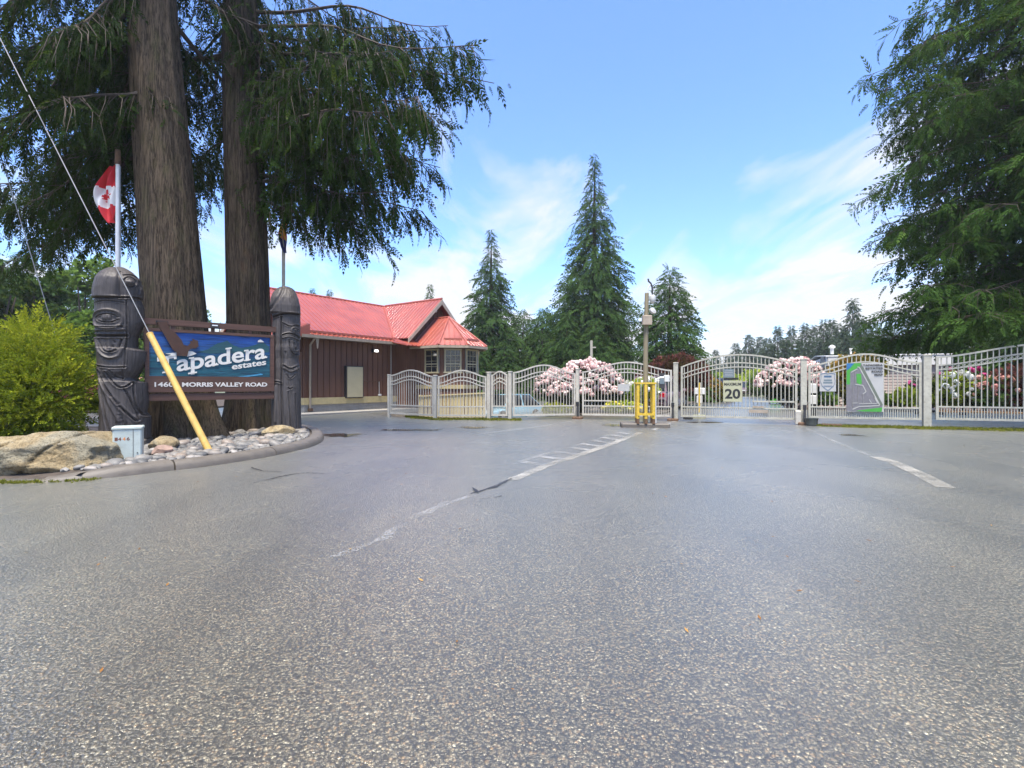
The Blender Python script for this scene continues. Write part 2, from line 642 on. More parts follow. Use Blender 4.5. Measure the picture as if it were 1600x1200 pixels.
M['far_fir'] = leaf_mat('distant_conifer_foliage', [(0.0, (0.0128, 0.0256, 0.0160)), (0.5, (0.0272, 0.0464, 0.0272)), (1.0, (0.0496, 0.0736, 0.0368))], 0.2)
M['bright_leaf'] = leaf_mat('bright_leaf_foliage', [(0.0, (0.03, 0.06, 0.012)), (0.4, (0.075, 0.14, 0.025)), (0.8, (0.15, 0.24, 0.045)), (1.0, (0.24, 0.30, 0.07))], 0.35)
M['gold_leaf'] = leaf_mat('golden_cypress_foliage', [(0.0, (0.035, 0.065, 0.008)), (0.35, (0.10, 0.15, 0.012)), (0.58, (0.27, 0.30, 0.018)), (1.0, (0.50, 0.46, 0.035))], 0.3)
M['lime_leaf'] = leaf_mat('lime_leaf_foliage', [(0.0, (0.09, 0.14, 0.015)), (0.5, (0.26, 0.34, 0.03)), (1.0, (0.48, 0.50, 0.07))], 0.35)
M['orange_leaf'] = leaf_mat('orange_tipped_foliage', [(0.0, (0.07, 0.09, 0.02)), (0.45, (0.20, 0.17, 0.03)), (0.75, (0.38, 0.20, 0.05)), (1.0, (0.52, 0.30, 0.12))], 0.35)
M['maple_leaf'] = leaf_mat('purple_maple_foliage', [(0.0, (0.022, 0.008, 0.008)), (0.5, (0.085, 0.024, 0.022)), (0.85, (0.17, 0.055, 0.045)), (1.0, (0.10, 0.09, 0.03))], 0.2)
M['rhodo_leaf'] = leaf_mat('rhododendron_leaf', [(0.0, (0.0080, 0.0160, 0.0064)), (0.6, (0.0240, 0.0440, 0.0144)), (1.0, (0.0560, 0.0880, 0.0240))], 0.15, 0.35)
M['pink_petal'] = petal_mat('pale_pink_petal', [(0.0, (0.46, 0.21, 0.22)), (0.4, (0.68, 0.46, 0.44)), (1.0, (0.84, 0.74, 0.69))])
M['magenta_petal'] = petal_mat('magenta_petal', [(0.0, (0.35, 0.02, 0.12)), (1.0, (0.70, 0.12, 0.32))])
M['coral_petal'] = petal_mat('coral_petal', [(0.0, (0.60, 0.20, 0.16)), (1.0, (0.75, 0.45, 0.36))])
M['white_petal'] = petal_mat('white_petal', [(0.0, (0.62, 0.62, 0.54)), (1.0, (0.85, 0.85, 0.80))])
M['yellow_petal'] = petal_mat('yellow_petal', [(0.0, (0.52, 0.42, 0.03)), (1.0, (0.82, 0.74, 0.12))])
M['totem'] = wood_mat('carved_dark_cedar', (0.058, 0.051, 0.049), 1.5, 0.5, 'z', 0.55, 30)
M['sign_brown'] = wood_mat('sign_brown_timber', (0.088, 0.046, 0.034), 0.8, 0.6, 'x', 0.3, 20)
M['sign_letter'] = plain('sign_white_paint', (0.62, 0.60, 0.55), 0.5, 0.08, 20)
M['wall_brown'] = wood_mat('brown_board_wall', (0.145, 0.070, 0.043), 0.6, 0.65, 'z', 0.28, 14)
M['batten'] = wood_mat('brown_batten', (0.115, 0.056, 0.036), 0.6, 0.65, 'z', 0.25, 14)
M['cream'] = plain('cream_trim_paint', (0.44, 0.36, 0.18), 0.55, 0.1, 4, dirt=0.25)
M['cream_pale'] = plain('pale_cream_board', (0.40, 0.355, 0.22), 0.5, 0.06, 3)
M['barge'] = plain('bargeboard_paint', (0.38, 0.32, 0.25), 0.55, 0.12, 5, dirt=0.3)
M['gutter'] = plain('gutter_paint', (0.30, 0.25, 0.19), 0.5, 0.15, 5, dirt=0.3)
M['soffit'] = plain('soffit_boards', (0.11, 0.075, 0.055), 0.8, 0.15, 6)
M['roof'] = plain('red_metal_roof', (0.29, 0.062, 0.036), 0.40, 0.20, 1.4, spec=0.6, dirt=0.30, coat=0.5)
M['roof_trim'] = plain('red_roof_trim', (0.31, 0.082, 0.055), 0.35, 0.1, 3, spec=0.6)
M['dark_metal'] = plain('dark_metal', (0.03, 0.03, 0.032), 0.45, 0.25, 12, dirt=0.2)
M['black'] = plain('black_plastic', (0.014, 0.014, 0.016), 0.45, 0.2, 9)
M['fence'] = plain('fence_pale_paint', (0.43, 0.41, 0.355), 0.42, 0.12, 4, dirt=0.45)
M['fence_green'] = plain('fence_weathered_paint', (0.37, 0.36, 0.295), 0.45, 0.14, 5, dirt=0.55)
M['yellow'] = plain('yellow_guard_paint', (0.52, 0.355, 0.03), 0.45, 0.12, 7, dirt=0.45)
M['guy_yellow'] = plain('guy_guard_yellow', (0.52, 0.335, 0.085), 0.45, 0.16, 5, dirt=0.42)
M['guy_green'] = plain('guy_guard_mossy', (0.17, 0.18, 0.085), 0.7, 0.25, 8, dirt=0.4)
M['rust'] = plain('rusty_sleeve', (0.10, 0.055, 0.03), 0.8, 0.4, 14, bump=0.4)
M['pole_wood'] = wood_mat('pole_pale_timber', (0.21, 0.18, 0.115), 0.5, 0.7, 'z', 0.15, 16)
M['util_pole'] = wood_mat('utility_pole_timber', (0.14, 0.105, 0.075), 0.7, 0.85, 'z', 0.3, 16)
M['cable'] = plain('guy_strand', (0.24, 0.24, 0.235), 0.45, 0.1, 30, metal=0.6)
M['pale_green'] = plain('pedestal_pale_green', (0.42, 0.475, 0.44), 0.45, 0.06, 3, dirt=0.22)
M['digit_brown'] = plain('digit_brown', (0.14, 0.05, 0.03), 0.6, 0.1)
M['digit_orange'] = plain('digit_orange', (0.6, 0.22, 0.06), 0.6, 0.1)
M['flag_red'] = plain('flag_red_cloth', (0.55, 0.025, 0.035), 0.8, 0.1, 6)
M['flag_white'] = plain('flag_white_cloth', (0.72, 0.70, 0.68), 0.8, 0.07, 6)
M['flag_blue'] = plain('flag_blue_cloth', (0.03, 0.04, 0.16), 0.8, 0.1, 6)
M['flag_gold'] = plain('flag_gold_cloth', (0.62, 0.33, 0.05), 0.8, 0.1, 6)
M['pole_white'] = plain('flagpole_white', (0.72, 0.72, 0.70), 0.4, 0.07, 6, dirt=0.15)
M['pole_grey'] = plain('flagpole_grey', (0.36, 0.34, 0.28), 0.5, 0.12, 6, dirt=0.2)
M['lamp_white'] = plain('lamp_housing', (0.55, 0.55, 0.52), 0.4, 0.08)
M['sign_khaki'] = plain('speed_sign_face', (0.36, 0.36, 0.235), 0.4, 0.07, 8)
M['sign_black'] = plain('sign_black_print', (0.012, 0.012, 0.012), 0.5, 0.1)
M['sign_grey'] = plain('sign_grey_face', (0.36, 0.36, 0.345), 0.4, 0.06, 5)
M['sign_slate'] = plain('sign_slate_face', (0.13, 0.17, 0.19), 0.45, 0.1, 8)
M['sign_blue'] = plain('sign_blue_print', (0.04, 0.09, 0.16), 0.5, 0.1)
M['map_green'] = plain('map_green_print', (0.05, 0.27, 0.035), 0.45, 0.1, 9)
M['map_teal'] = plain('map_blue_print', (0.02, 0.12, 0.28), 0.45, 0.1, 9)
M['map_dark'] = plain('map_grey_print', (0.145, 0.14, 0.15), 0.45, 0.16, 14)
M['map_road'] = plain('map_pale_road_print', (0.36, 0.36, 0.33), 0.45, 0.08, 9)
M['map_bound'] = plain('map_boundary_print', (0.11, 0.13, 0.10), 0.45, 0.08, 9)
M['siding'] = plain('pink_beige_siding', (0.44, 0.365, 0.32), 0.6, 0.05, 3)
M['white_trim'] = plain('white_fascia', (0.60, 0.60, 0.58), 0.5, 0.05, 3, dirt=0.12)
M['grey_roof'] = plain('grey_roofing', (0.26, 0.25, 0.24), 0.8, 0.15, 6)
M['glass'] = plain('window_glass', (0.018, 0.022, 0.025), 0.05, 0.2, 2, spec=0.8)
M['curtain'] = plain('curtain_cloth', (0.30, 0.30, 0.29), 0.8, 0.2, 14, stretch=(1, 1, 0.1))
M['mortar'] = plain('garden_wall_stone', (0.22, 0.15, 0.12), 0.85, 0.35, 9, bump=0.7, bscale=25)
M['mulch'] = plain('bark_mulch', (0.30, 0.16, 0.06), 0.9, 0.4, 20, bump=0.8, bscale=40)
M['tyre'] = plain('tyre_rubber', (0.016, 0.016, 0.017), 0.8, 0.2, 20)
M['rim'] = plain('wheel_alloy', (0.45, 0.45, 0.46), 0.3, 0.1, 9, metal=0.8)
M['car_blue'] = plain('car_paint_light_blue', (0.22, 0.40, 0.48), 0.25, 0.05, 2, spec=0.6, coat=0.7)
M['car_dark'] = plain('car_paint_dark', (0.03, 0.032, 0.037), 0.25, 0.08, 2, spec=0.6, coat=0.7)
M['car_white'] = plain('car_paint_white', (0.70, 0.70, 0.70), 0.3, 0.04, 2, spec=0.6, coat=0.7)
M['car_grey'] = plain('car_paint_maroon_grey', (0.16, 0.10, 0.12), 0.3, 0.06, 2, spec=0.6, coat=0.7)
M['lamp_lens'] = plain('headlamp_lens', (0.70, 0.71, 0.72), 0.15, 0.05, 8, spec=0.8)
M['tail_lens'] = plain('tail_lamp_lens', (0.35, 0.01, 0.02), 0.2, 0.1, 8, spec=0.8)
M['bin_green'] = plain('bin_green_plastic', (0.06, 0.42, 0.03), 0.45, 0.08, 6)
M['hose'] = plain('pot_dark_plastic', (0.055, 0.065, 0.06), 0.6, 0.2, 9)
M['river'] = stone_mat('river_stone', [(0.10, (0.045, 0.046, 0.047)), (0.32, (0.10, 0.10, 0.097)), (0.52, (0.17, 0.163, 0.15)), (0.68, (0.19, 0.15, 0.118)), (0.82, (0.25, 0.235, 0.215)), (1.0, (0.40, 0.385, 0.36))], 9, 0.5, 0.35)


def boulder_mat():
    t = NT('split_tan_boulder')
    v = t.map()
    big = t.noise(v, 1.7, 5, 0.6, 0.8)
    mid = t.noise(t.map((1, 1, 1), rot=(0.3, 0.7, 0.2)), 7.0, 8, 0.72, 0.5)
    fine = t.noise(v, 46.0, 6, 0.7)
    vein = t.noise(t.map((1.0, 1.0, 3.5), rot=(0.0, 0.75, 0.0)), 3.0, 6, 0.65, 1.2)
    c = t.ramp(mid, [(0.30, (0.15, 0.11, 0.06)), (0.45, (0.27, 0.205, 0.11)), (0.58, (0.35, 0.28, 0.165)), (0.72, (0.42, 0.365, 0.25))])
    c = t.mix(t.ramp(big, [(0.48, 0.0), (0.62, 0.7)]), c, (0.23, 0.225, 0.175))
    c = t.mix(t.ramp(vein, [(0.60, 0.0), (0.68, 0.55)]), c, (0.36, 0.35, 0.31))
    c = t.mix(t.ramp(vein, [(0.30, 0.7), (0.40, 0.0)]), c, (0.045, 0.035, 0.022))
    c = t.mix(t.ramp(fine, [(0.38, 0.65), (0.50, 0.0)]), c, (0.06, 0.052, 0.032))
    h = t.math('ADD', t.math('MULTIPLY', mid, 1.0), t.math('MULTIPLY', fine, 0.35))
    return t.done(t.bsdf(c, 0.85, 0, t.bump(h, 1.0, 0.06), 0.3))


M['boulder'] = boulder_mat()
M['moss'] = leaf_mat('moss_and_grass', [(0.0, (0.045, 0.055, 0.012)), (0.5, (0.13, 0.14, 0.02)), (1.0, (0.30, 0.28, 0.05))], 0.25, 0.8)
M['litter'] = leaf_mat('fallen_leaf', [(0.0, (0.08, 0.04, 0.015)), (0.5, (0.25, 0.12, 0.04)), (1.0, (0.42, 0.27, 0.09))], 0.1, 0.8)


def lamp_mat():
    t = NT('lit_lamp_lens')
    return t.done(t.bsdf((0.8, 0.8, 0.78), 0.3, emit=(1.0, 0.97, 0.9), emit_s=2.0))


M['lit'] = lamp_mat()


def sign_paint_mat():
    """hand-brushed blue sky fading into teal water on carved timber"""
    t = NT('sign_blue_painted_timber')
    v = t.map((0.22, 1, 3.2))
    n = t.noise(v, 9.0, 6, 0.65, 0.7)
    sep = t.n.new('ShaderNodeSeparateXYZ')
    t.l.new(t.tc.outputs['Object'], sep.inputs[0])
    zz = t.math('ADD', sep.outputs['Z'], t.math('MULTIPLY', t.math('SUBTRACT', t.noise(t.map((1, 1, 1)), 3.0, 3), 0.5), 0.25))
    f = t.math('DIVIDE', t.math('SUBTRACT', zz, 1.35), 0.87)
    c = t.ramp(f, [(0.0, (0.010, 0.085, 0.115)), (0.42, (0.008, 0.075, 0.11)), (0.62, (0.010, 0.06, 0.20)), (1.0, (0.012, 0.075, 0.33))])
    c = t.mix(t.ramp(n, [(0.36, 0.8), (0.52, 0.0)]), c, (0.004, 0.018, 0.045))
    c = t.mix(t.ramp(n, [(0.56, 0.0), (0.72, 0.6)]), c, (0.06, 0.22, 0.40))
    return t.done(t.bsdf(c, 0.5, 0, t.bump(n, 0.7, 0.012), 0.4))


M['sign_paint'] = sign_paint_mat()
M['sign_hill'] = plain('sign_teal_hill', (0.009, 0.062, 0.080), 0.5, 0.3, 9, bump=0.6, bscale=20, stretch=(0.35, 1, 5))
M['sign_shore'] = plain('sign_light_blue_stroke', (0.05, 0.25, 0.42), 0.5, 0.25, 12)
M['sign_eagle'] = plain('sign_eagle_brown', (0.050, 0.019, 0.008), 0.55, 0.25, 14)


# ------------------------------------------------------------------ foliage
def nrm(v):
    v = np.asarray(v, float)
    return v / np.maximum(np.linalg.norm(v, axis=-1, keepdims=True), 1e-9)


def rhomb(p, d, side, ln, wd):
    p, d, side = np.array(p, float), nrm(d), nrm(side)
    return [p, p + d * ln * 0.45 + side * wd / 2, p + d * ln, p + d * ln * 0.45 - side * wd / 2]


def spray_tpl(n=6, L=0.45, bl=0.15, bw=0.03, droop=0.30, ang=42, fall=-0.15):
    """flat fern-like spray of a cedar or cypress along +X"""
    q = []
    a = R(ang)
    for i in range(n):
        t = (i + 0.6) / n
        p = np.array([L * t, 0, -droop * L * t * t])
        for sd in (-1, 1):
            d = np.array([math.cos(a), sd * math.sin(a), fall - droop * t])
            sdv = np.array([-sd * math.sin(a), math.cos(a), 0.25 * sd])
            q.append(rhomb(p, d, sdv, bl * (1.15 - 0.7 * t), bw))
    q.append(rhomb((L * 0.9, 0, -droop * L * 0.8), (1, 0, -2 * droop), (0, 1, 0), bl * 0.9, bw))
    q.append(rhomb((0, 0, 0), (1, 0, -droop * .5), (0, 0.3, 1), L, bw * 0.55))
    return np.array(q)


def rosette_tpl(n, ln, wd, up=0.25, rnd=0, two=False):
    rg = np.random.default_rng(rnd)
    q = []
    for i in range(n):
        a = 2 * math.pi * i / n + rg.uniform(-0.3, 0.3)
        d = np.array([math.cos(a), math.sin(a), up + rg.uniform(-0.35, 0.35)])
        q.append(rhomb((0, 0, 0), d, (-math.sin(a), math.cos(a), rg.uniform(-.5, .5)), ln * rg.uniform(0.7, 1.15), wd))
    return np.array(q)


def truss_tpl(n=14, r=0.09, rnd=1):
    """ball-shaped flower head"""
    rg = np.random.default_rng(rnd)
    q = []
    for i in range(n):
        z = 1 - 1.5 * (i + 0.5) / n
        a = i * 2.39996
        s = math.sqrt(max(0, 1 - z * z))
        d = np.array([s * math.cos(a), s * math.sin(a), z])
        t1 = nrm(np.cross(d, [0.3, 0.2, 1.0]))
        t2 = np.cross(d, t1)
        c = d * r * 0.75
        k = r * 0.62
        j = rg.uniform(0.8, 1.2, 4)
        q.append([c + t1 * k * j[0] + d * .02, c + t2 * k * j[1], c - t1 * k * j[2] + d * .02, c - t2 * k * j[3]])
    return np.array(q)


def frames(D, rg, roll=math.pi, upbias=None):
    """rotation matrices whose X axis is D; Y axis is roughly horizontal, rolled at random"""
    D = nrm(D)
    n = len(D)
    ref = np.tile([0.0, 0.0, 1.0], (n, 1)) + rg.normal(0, 0.08, (n, 3))
    y = nrm(np.cross(ref, D))
    z = np.cross(D, y)
    a = rg.uniform(-roll, roll, n)[:, None]
    y2 = y * np.cos(a) + z * np.sin(a)
    z2 = np.cross(D, y2)
    return np.stack([D, y2, z2], axis=2)


def scatter(tpl, P, D, S, T, rg, roll=math.pi):
    """place template quads (K,4,3) at points P along directions D"""
    P, D = np.asarray(P, float), np.asarray(D, float)
    Rm = frames(D, rg, roll)
    K = tpl.shape[0]
    V = np.einsum('nij,kqj->nkqi', Rm, tpl) * np.asarray(S)[:, None, None, None] + P[:, None, None, :]
    tint = np.clip(np.repeat(np.asarray(T), K).reshape(-1, K) + rg.normal(0, 0.06, (len(P), K)), 0, 1)
    return V.reshape(-1, 4, 3), tint.reshape(-1)


def limb_curve(p0, p1, sag, n=13, lift=0.0):
    p0, p1 = np.asarray(p0, float), np.asarray(p1, float)
    t = np.linspace(0, 1, n)[:, None]
    c = p0 + (p1 - p0) * t
    c[:, 2] += (-sag * 4 * t * (1 - t))[:, 0] + (lift * np.sin(np.pi * t))[:, 0]
    ph = float(np.sum(np.abs(p1)) * 7.3)
    w = 0.045 * np.linalg.norm(p1 - p0) * np.sin(np.pi * t[:, 0])
    c[:, 0] += w * np.sin(ph + 5.5 * t[:, 0])
    c[:, 1] += w * np.cos(1.7 * ph + 4.5 * t[:, 0])
    c[:, 2] += 0.6 * w * np.sin(2.3 * ph + 7.0 * t[:, 0])
    return c


def curve_at(c, t):
    n = len(c) - 1
    x = np.clip(t, 0, 0.9999) * n
    i = x.astype(int)
    f = (x - i)[:, None]
    return c[i] * (1 - f) + c[i + 1] * f


def cedar_foliage(limbs, rg, spray_gap=0.16, nbr_per_m=7.0, width=0.9, twigs=None, tint0=0.38, s0=1.0, jit=0.5, fallz=0.30):
    """drooping curtains under each limb. limbs: (curve, hang, density)"""
    P, D, S, T = [], [], [], []
    for (c, hang, dens) in limbs:
        ln = np.linalg.norm(np.diff(c, axis=0), axis=1).sum()
        nb = max(4, int(ln * nbr_per_m * dens))
        t = 0.07 + 0.93 * rg.random(nb) ** 0.8
        base = curve_at(c, t)
        fwd = nrm(curve_at(c, np.minimum(t + 0.06, 1)) - curve_at(c, np.maximum(t - 0.06, 0)))
        hor = nrm(np.cross(fwd, [0, 0, 1.0]))
        lt = rg.normal(0, 0.05) 
        for i in range(nb):
            w = width * (1.05 - 0.55 * t[i]) * rg.uniform(-1, 1)
            hg = hang * rg.uniform(0.35, 1.15) * (0.75 + 0.35 * math.sin(3.0 * t[i]))
            e = base[i] + hor[i] * w + fwd[i] * rg.uniform(0.05, 0.55) + np.array([rg.normal(0, .08), rg.normal(0, .08), -hg])
            bl = np.linalg.norm(e - base[i])
            m = max(2, int(bl / spray_gap))
            u = (np.arange(m) + rg.random(m)) / m
            mid = base[i] * 0.45 + e * 0.55 + hor[i] * w * 0.22 + np.array([0, 0, 0.18 * hg])
            pts = ((1 - u) ** 2)[:, None] * base[i] + (2 * u * (1 - u))[:, None] * mid + (u ** 2)[:, None] * e
            dr = nrm(2 * (1 - u)[:, None] * (mid - base[i]) + 2 * u[:, None] * (e - mid))
            dr = nrm(dr + rg.normal(0, jit, (m, 3)) + np.array([0, 0, -fallz]))
            P.append(pts)
            D.append(dr)
            S.append(s0 * rg.uniform(0.65, 1.25, m) * (1.05 - 0.25 * u))
            tt = tint0 + lt + rg.normal(0, 0.09) + 0.16 * u + rg.normal(0, 0.05, m)
            if rg.random() < 0.07:
                tt = tt + 0.3
            T.append(np.clip(tt, 0, 1))
            if twigs is not None and hg > 0.3:
                twigs.tube([base[i], mid, e], [0.011, 0.007, 0.003], 3, cap=False)
    return np.concatenate(P), np.concatenate(D), np.concatenate(S), np.concatenate(T)


def conifer_mesh(name, H, Rb, rg, z0=0.8, n_br=420, spacing=0.30, taper=0.85, droop=0.35, tpl=None, lump=0.25, mat=None, tint0=0.35, s0=1.0, top_gap=0.0, rise=0.0):
    """whole crown of a conifer: many boughs set round the trunk, foliage along the outer part of each"""
    P, D, S, T = [], [], [], []
    for i in range(n_br):
        h = (i + rg.random()) / n_br
        h = 1 - (1 - h) ** 0.62 if False else h ** 1.12
        z = z0 + (H - z0) * h
        az = i * 2.39996 + rg.uniform(-.5, .5)
        pf = np.interp(h, [q[0] for q in taper], [q[1] for q in taper]) if isinstance(taper, list) else (1 - h) ** taper
        rr = Rb * pf * (1 - lump * rg.random() - 0.12 * math.sin(az * 3 + h * 19)) + 0.10 * (1 - h) + 0.06
        if rg.random() < top_gap * h:
            continue
        m = max(2, int(rr / spacing))
        u = 0.12 + 0.88 * ((np.arange(m) + rg.random(m)) / m) ** 0.8
        o = np.array([math.cos(az), math.sin(az), 0])
        tan = np.array([-o[1], o[0], 0])
        pts = np.array([0, 0, z]) + o * (rr * u)[:, None] + tan * (rg.normal(0, 0.22, m) * rr * 0.5 * u)[:, None]
        pts[:, 2] += rr * (rise * u - droop * u ** 2) + rg.normal(0, 0.06, m)
        dr = nrm(o + np.array([0, 0, rise - 2 * droop * 0.6]) + rg.normal(0, 0.45, (m, 3)))
        P.append(pts)
        D.append(dr)
        S.append(s0 * rg.uniform(0.7, 1.3, m) * (0.5 + 0.5 * min(1, rr / (0.35 * Rb))))
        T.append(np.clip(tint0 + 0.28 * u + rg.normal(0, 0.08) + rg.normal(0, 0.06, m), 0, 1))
    P, D, S, T = map(np.concatenate, (P, D, S, T))
    V, ti = scatter(tpl, P, D, S, T, rg, roll=1.2)
    return quads_mesh(name, V, ti, mat)


def blob_points(rg, n, lobes, shell=0.55):
    """points spread through a crown made of overlapping ellipsoid lobes (c, r)"""
    w = np.array([l[1][0] * l[1][1] * l[1][2] for l in lobes]) ** 0.7
    k = rg.choice(len(lobes), n, p=w / w.sum())
    C = np.array([l[0] for l in lobes], float)[k]
    Rr = np.array([l[1] for l in lobes], float)[k]
    d = nrm(rg.normal(0, 1, (n, 3)))
    r = shell + (1 - shell) * rg.random(n) ** 0.6
    r *= 1 + 0.10 * np.sin(d[:, 0] * 9 + C[:, 0] * 3) + 0.08 * np.sin(d[:, 1] * 11 + d[:, 2] * 7)
    return C + d * Rr * r[:, None], d


def bushy(name, rg, lobes, n, tpl, mat, tint0=0.4, s0=1.0, shell=0.55, up=0.4, zmin=0.02):
    P, d = blob_points(rg, n, lobes, shell)
    k = P[:, 2] > zmin
    P, d = P[k], d[k]
    n = len(P)
    D = nrm(d + np.array([0, 0, up]) + rg.normal(0, 0.45, (n, 3)))
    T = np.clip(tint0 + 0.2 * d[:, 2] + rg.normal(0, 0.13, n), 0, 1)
    V, ti = scatter(tpl, P, D, s0 * rg.uniform(0.7, 1.3, n), T, rg)
    return quads_mesh(name, V, ti, mat)


def trunk_mesh(name, path, radii, mat, nang=72, flare=0.0, lobes=7, rough=0.05, seed=0, nring=70):
    """fluted trunk with root flare. path: list of (x,y,z)"""
    rg = np.random.default_rng(seed)
    path = np.asarray(path, float)
    zz = np.linspace(0, 1, nring) ** 1.5
    ln = np.linspace(0, 1, len(path))
    cx = [np.interp(zz, ln, path[:, k]) for k in range(3)]
    rad = np.interp(zz, ln, radii)
    a = np.linspace(0, 2 * np.pi, nang, endpoint=False)
    ph = rg.uniform(0, 6.28, 8)
    V = []
    for i in range(nring):
        h = cx[2][i] - path[0, 2]
        f = flare * math.exp(-max(h, 0.0) / 0.62)
        lob = (0.5 + 0.5 * np.cos(lobes * a + ph[0] + 0.5 * np.sin(2 * a + ph[1]))) ** 1.6
        fl = 1 + 0.035 * np.cos(9 * a + ph[2] + 0.25 * h) + 0.025 * np.cos(17 * a + ph[3] - 0.2 * h) + rough * 0.5 * np.cos(29 * a + ph[4] + 0.6 * np.sin(h * 1.3)) * 0.6
        fl = fl + 0.012 * np.cos(41 * a + ph[5] + 1.1 * np.sin(h * 0.9))
        r = rad[i] * fl + f * (0.10 + 1.05 * lob)
        V.append(np.stack([cx[0][i] + r * np.cos(a), cx[1][i] + r * np.sin(a), np.full(nang, cx[2][i])], -1))
    V = np.concatenate(V)
    idx = np.arange(nring * nang).reshape(nring, nang)
    nx = np.roll(idx, -1, axis=1)
    F = np.stack([idx[:-1], nx[:-1], nx[1:], idx[1:]], -1).reshape(-1, 4)
    me = bpy.data.meshes.new(name)
    me.from_pydata(V.tolist(), [], F.tolist() + [tuple(idx[-1])])
    me.materials.append(mat)
    me.polygons.foreach_set('use_smooth', [True] * len(me.polygons))
    me.update()
    return me


# ------------------------------------------------------------------ the setting
U = np.array([0.415, 0.910])        # along the inner road
W = np.array([0.910, -0.415])       # along the gate line

_xs = np.concatenate([[-900, -400, -200, -100, -60], np.arange(-40, -12, 4), np.arange(-12, 5, 0.5), np.arange(5, 45, 4), [60, 100, 200, 400, 900]])
_ys = np.concatenate([[-300, -100, -40, -16], np.arange(-12, 17, 4), np.arange(17, 39, 0.5), np.arange(40, 80, 8), [100, 150, 250, 500, 1200]])
g = inst('ground', grid_mesh('ground', _xs, _ys, lambda x, y: ground_z(x, y) - 0.03, M['earth']))
tag(g, 'dark green and brown open ground beyond the paving', 'ground', kind='structure')
_xa = _xs[(_xs >= -60) & (_xs <= 60)]
_ya = _ys[(_ys >= -16) & (_ys <= 48)]
g = inst('entrance_road', grid_mesh('entrance_road', _xa, _ya, lambda x, y: ground_z(x, y), M['asphalt']))
tag(g, 'wet grey asphalt forecourt with exposed pebbles', 'road', kind='structure')


def strip(name, pts, width, mat, z=0.004, label=None, jag=0.0, seed=0, cat=None, taper=False):
    """thin flat strip along ground points, following the ground"""
    rg = np.random.default_rng(seed)
    pts = np.asarray(pts, float)
    seg = np.linalg.norm(np.diff(pts, axis=0), axis=1)
    s = np.concatenate([[0], np.cumsum(seg)])
    n = max(3, int(s[-1] / 0.12))
    q = np.linspace(0, s[-1], n)
    c = np.stack([np.interp(q, s, pts[:, 0]), np.interp(q, s, pts[:, 1])], -1)
    d = nrm(np.gradient(c, axis=0))
    nn = np.stack([-d[:, 1], d[:, 0]], -1)
    V, F = [], []
    for i in range(n):
        w = width
        if taper:
            w = width * (0.15 + 0.85 * math.sin(math.pi * min(1, max(0, i / (n - 1)))))
        a = c[i] + nn[i] * (w / 2 + rg.normal(0, jag))
        b = c[i] - nn[i] * (w / 2 + rg.normal(0, jag))
        V += [(a[0], a[1], gz(a[0], a[1]) + z), (b[0], b[1], gz(b[0], b[1]) + z)]
    for i in range(n - 1):
        F.append((2 * i, 2 * i + 1, 2 * i + 3, 2 * i + 2))
    o = MB().add(V, F).build(name, mat)
    return tag(o, label, cat, kind='structure')


def gpt(px, py):
    Y = CAM_H * 800.0 / (py - 600.0)
    return ((px - 800.0) * Y / 800.0, Y)


# painted markings
strip('lane_line', [gpt(527, 872), gpt(600, 838), gpt(640, 812), gpt(700, 786), gpt(735, 775)], 0.085, M['line_mid'], label='faint worn white line crossing the middle of the forecourt', jag=0.02, seed=3)
strip('lane_line', [gpt(800, 750), gpt(850, 729), gpt(900, 713), gpt(960, 692), gpt(1000, 676)], 0.16, M['line_cream'], 0.005, label='cream edge line of the hatched island, gate side', jag=0.008, seed=4)
strip('lane_line', [gpt(812, 722), gpt(870, 704), gpt(930, 688), gpt(975, 673)], 0.09, M['line_faint'], 0.005, label='cream edge line of the hatched island, building side', jag=0.008, seed=5)
for i, k in enumerate(np.linspace(0.06, 0.93, 9)):
    a = np.array(gpt(800, 728)) * (1 - k) + np.array(gpt(975, 674)) * k
    b = np.array(gpt(850, 729)) * (1 - k) + np.array(gpt(1000, 676)) * k
    b = b - (np.array(gpt(1000, 676)) - np.array(gpt(850, 729))) * 0.04
    strip('hatch_stripe', [a, b], 0.17, M['line_white'], 0.009, label='worn white hatch stripe in front of the yellow pole guard', jag=0.006, seed=10 + i)
strip('lane_line', [gpt(1478, 762), gpt(1440, 742), gpt(1395, 722), gpt(1368, 714)], 0.19, M['line_cream'], label='short pale line on the right side of the exit lane', jag=0.004, seed=31)
strip('lane_line', [gpt(1360, 712), gpt(1300, 688), gpt(1262, 670), gpt(1215, 653)], 0.09, M['line_faint'], label='faint line leading to the exit gate post', jag=0.01, seed=32)
strip('lane_line', [gpt(1020, 672), gpt(1052, 659), gpt(1080, 652)], 0.13, M['line_white'], label='white line beside the big gate post', jag=0.006, seed=33)
strip('lane_line', [gpt(752, 678), gpt(840, 667), gpt(895, 658), gpt(925, 653)], 0.09, M['line_white'], label='white line running to the entry gate', jag=0.01, seed=34)
strip('lane_line', [gpt(440, 708), gpt(500, 700), gpt(560, 694), gpt(640, 687)], 0.07, M['line_faint'], label='faint line curving away from the kerb', jag=0.01, seed=35)
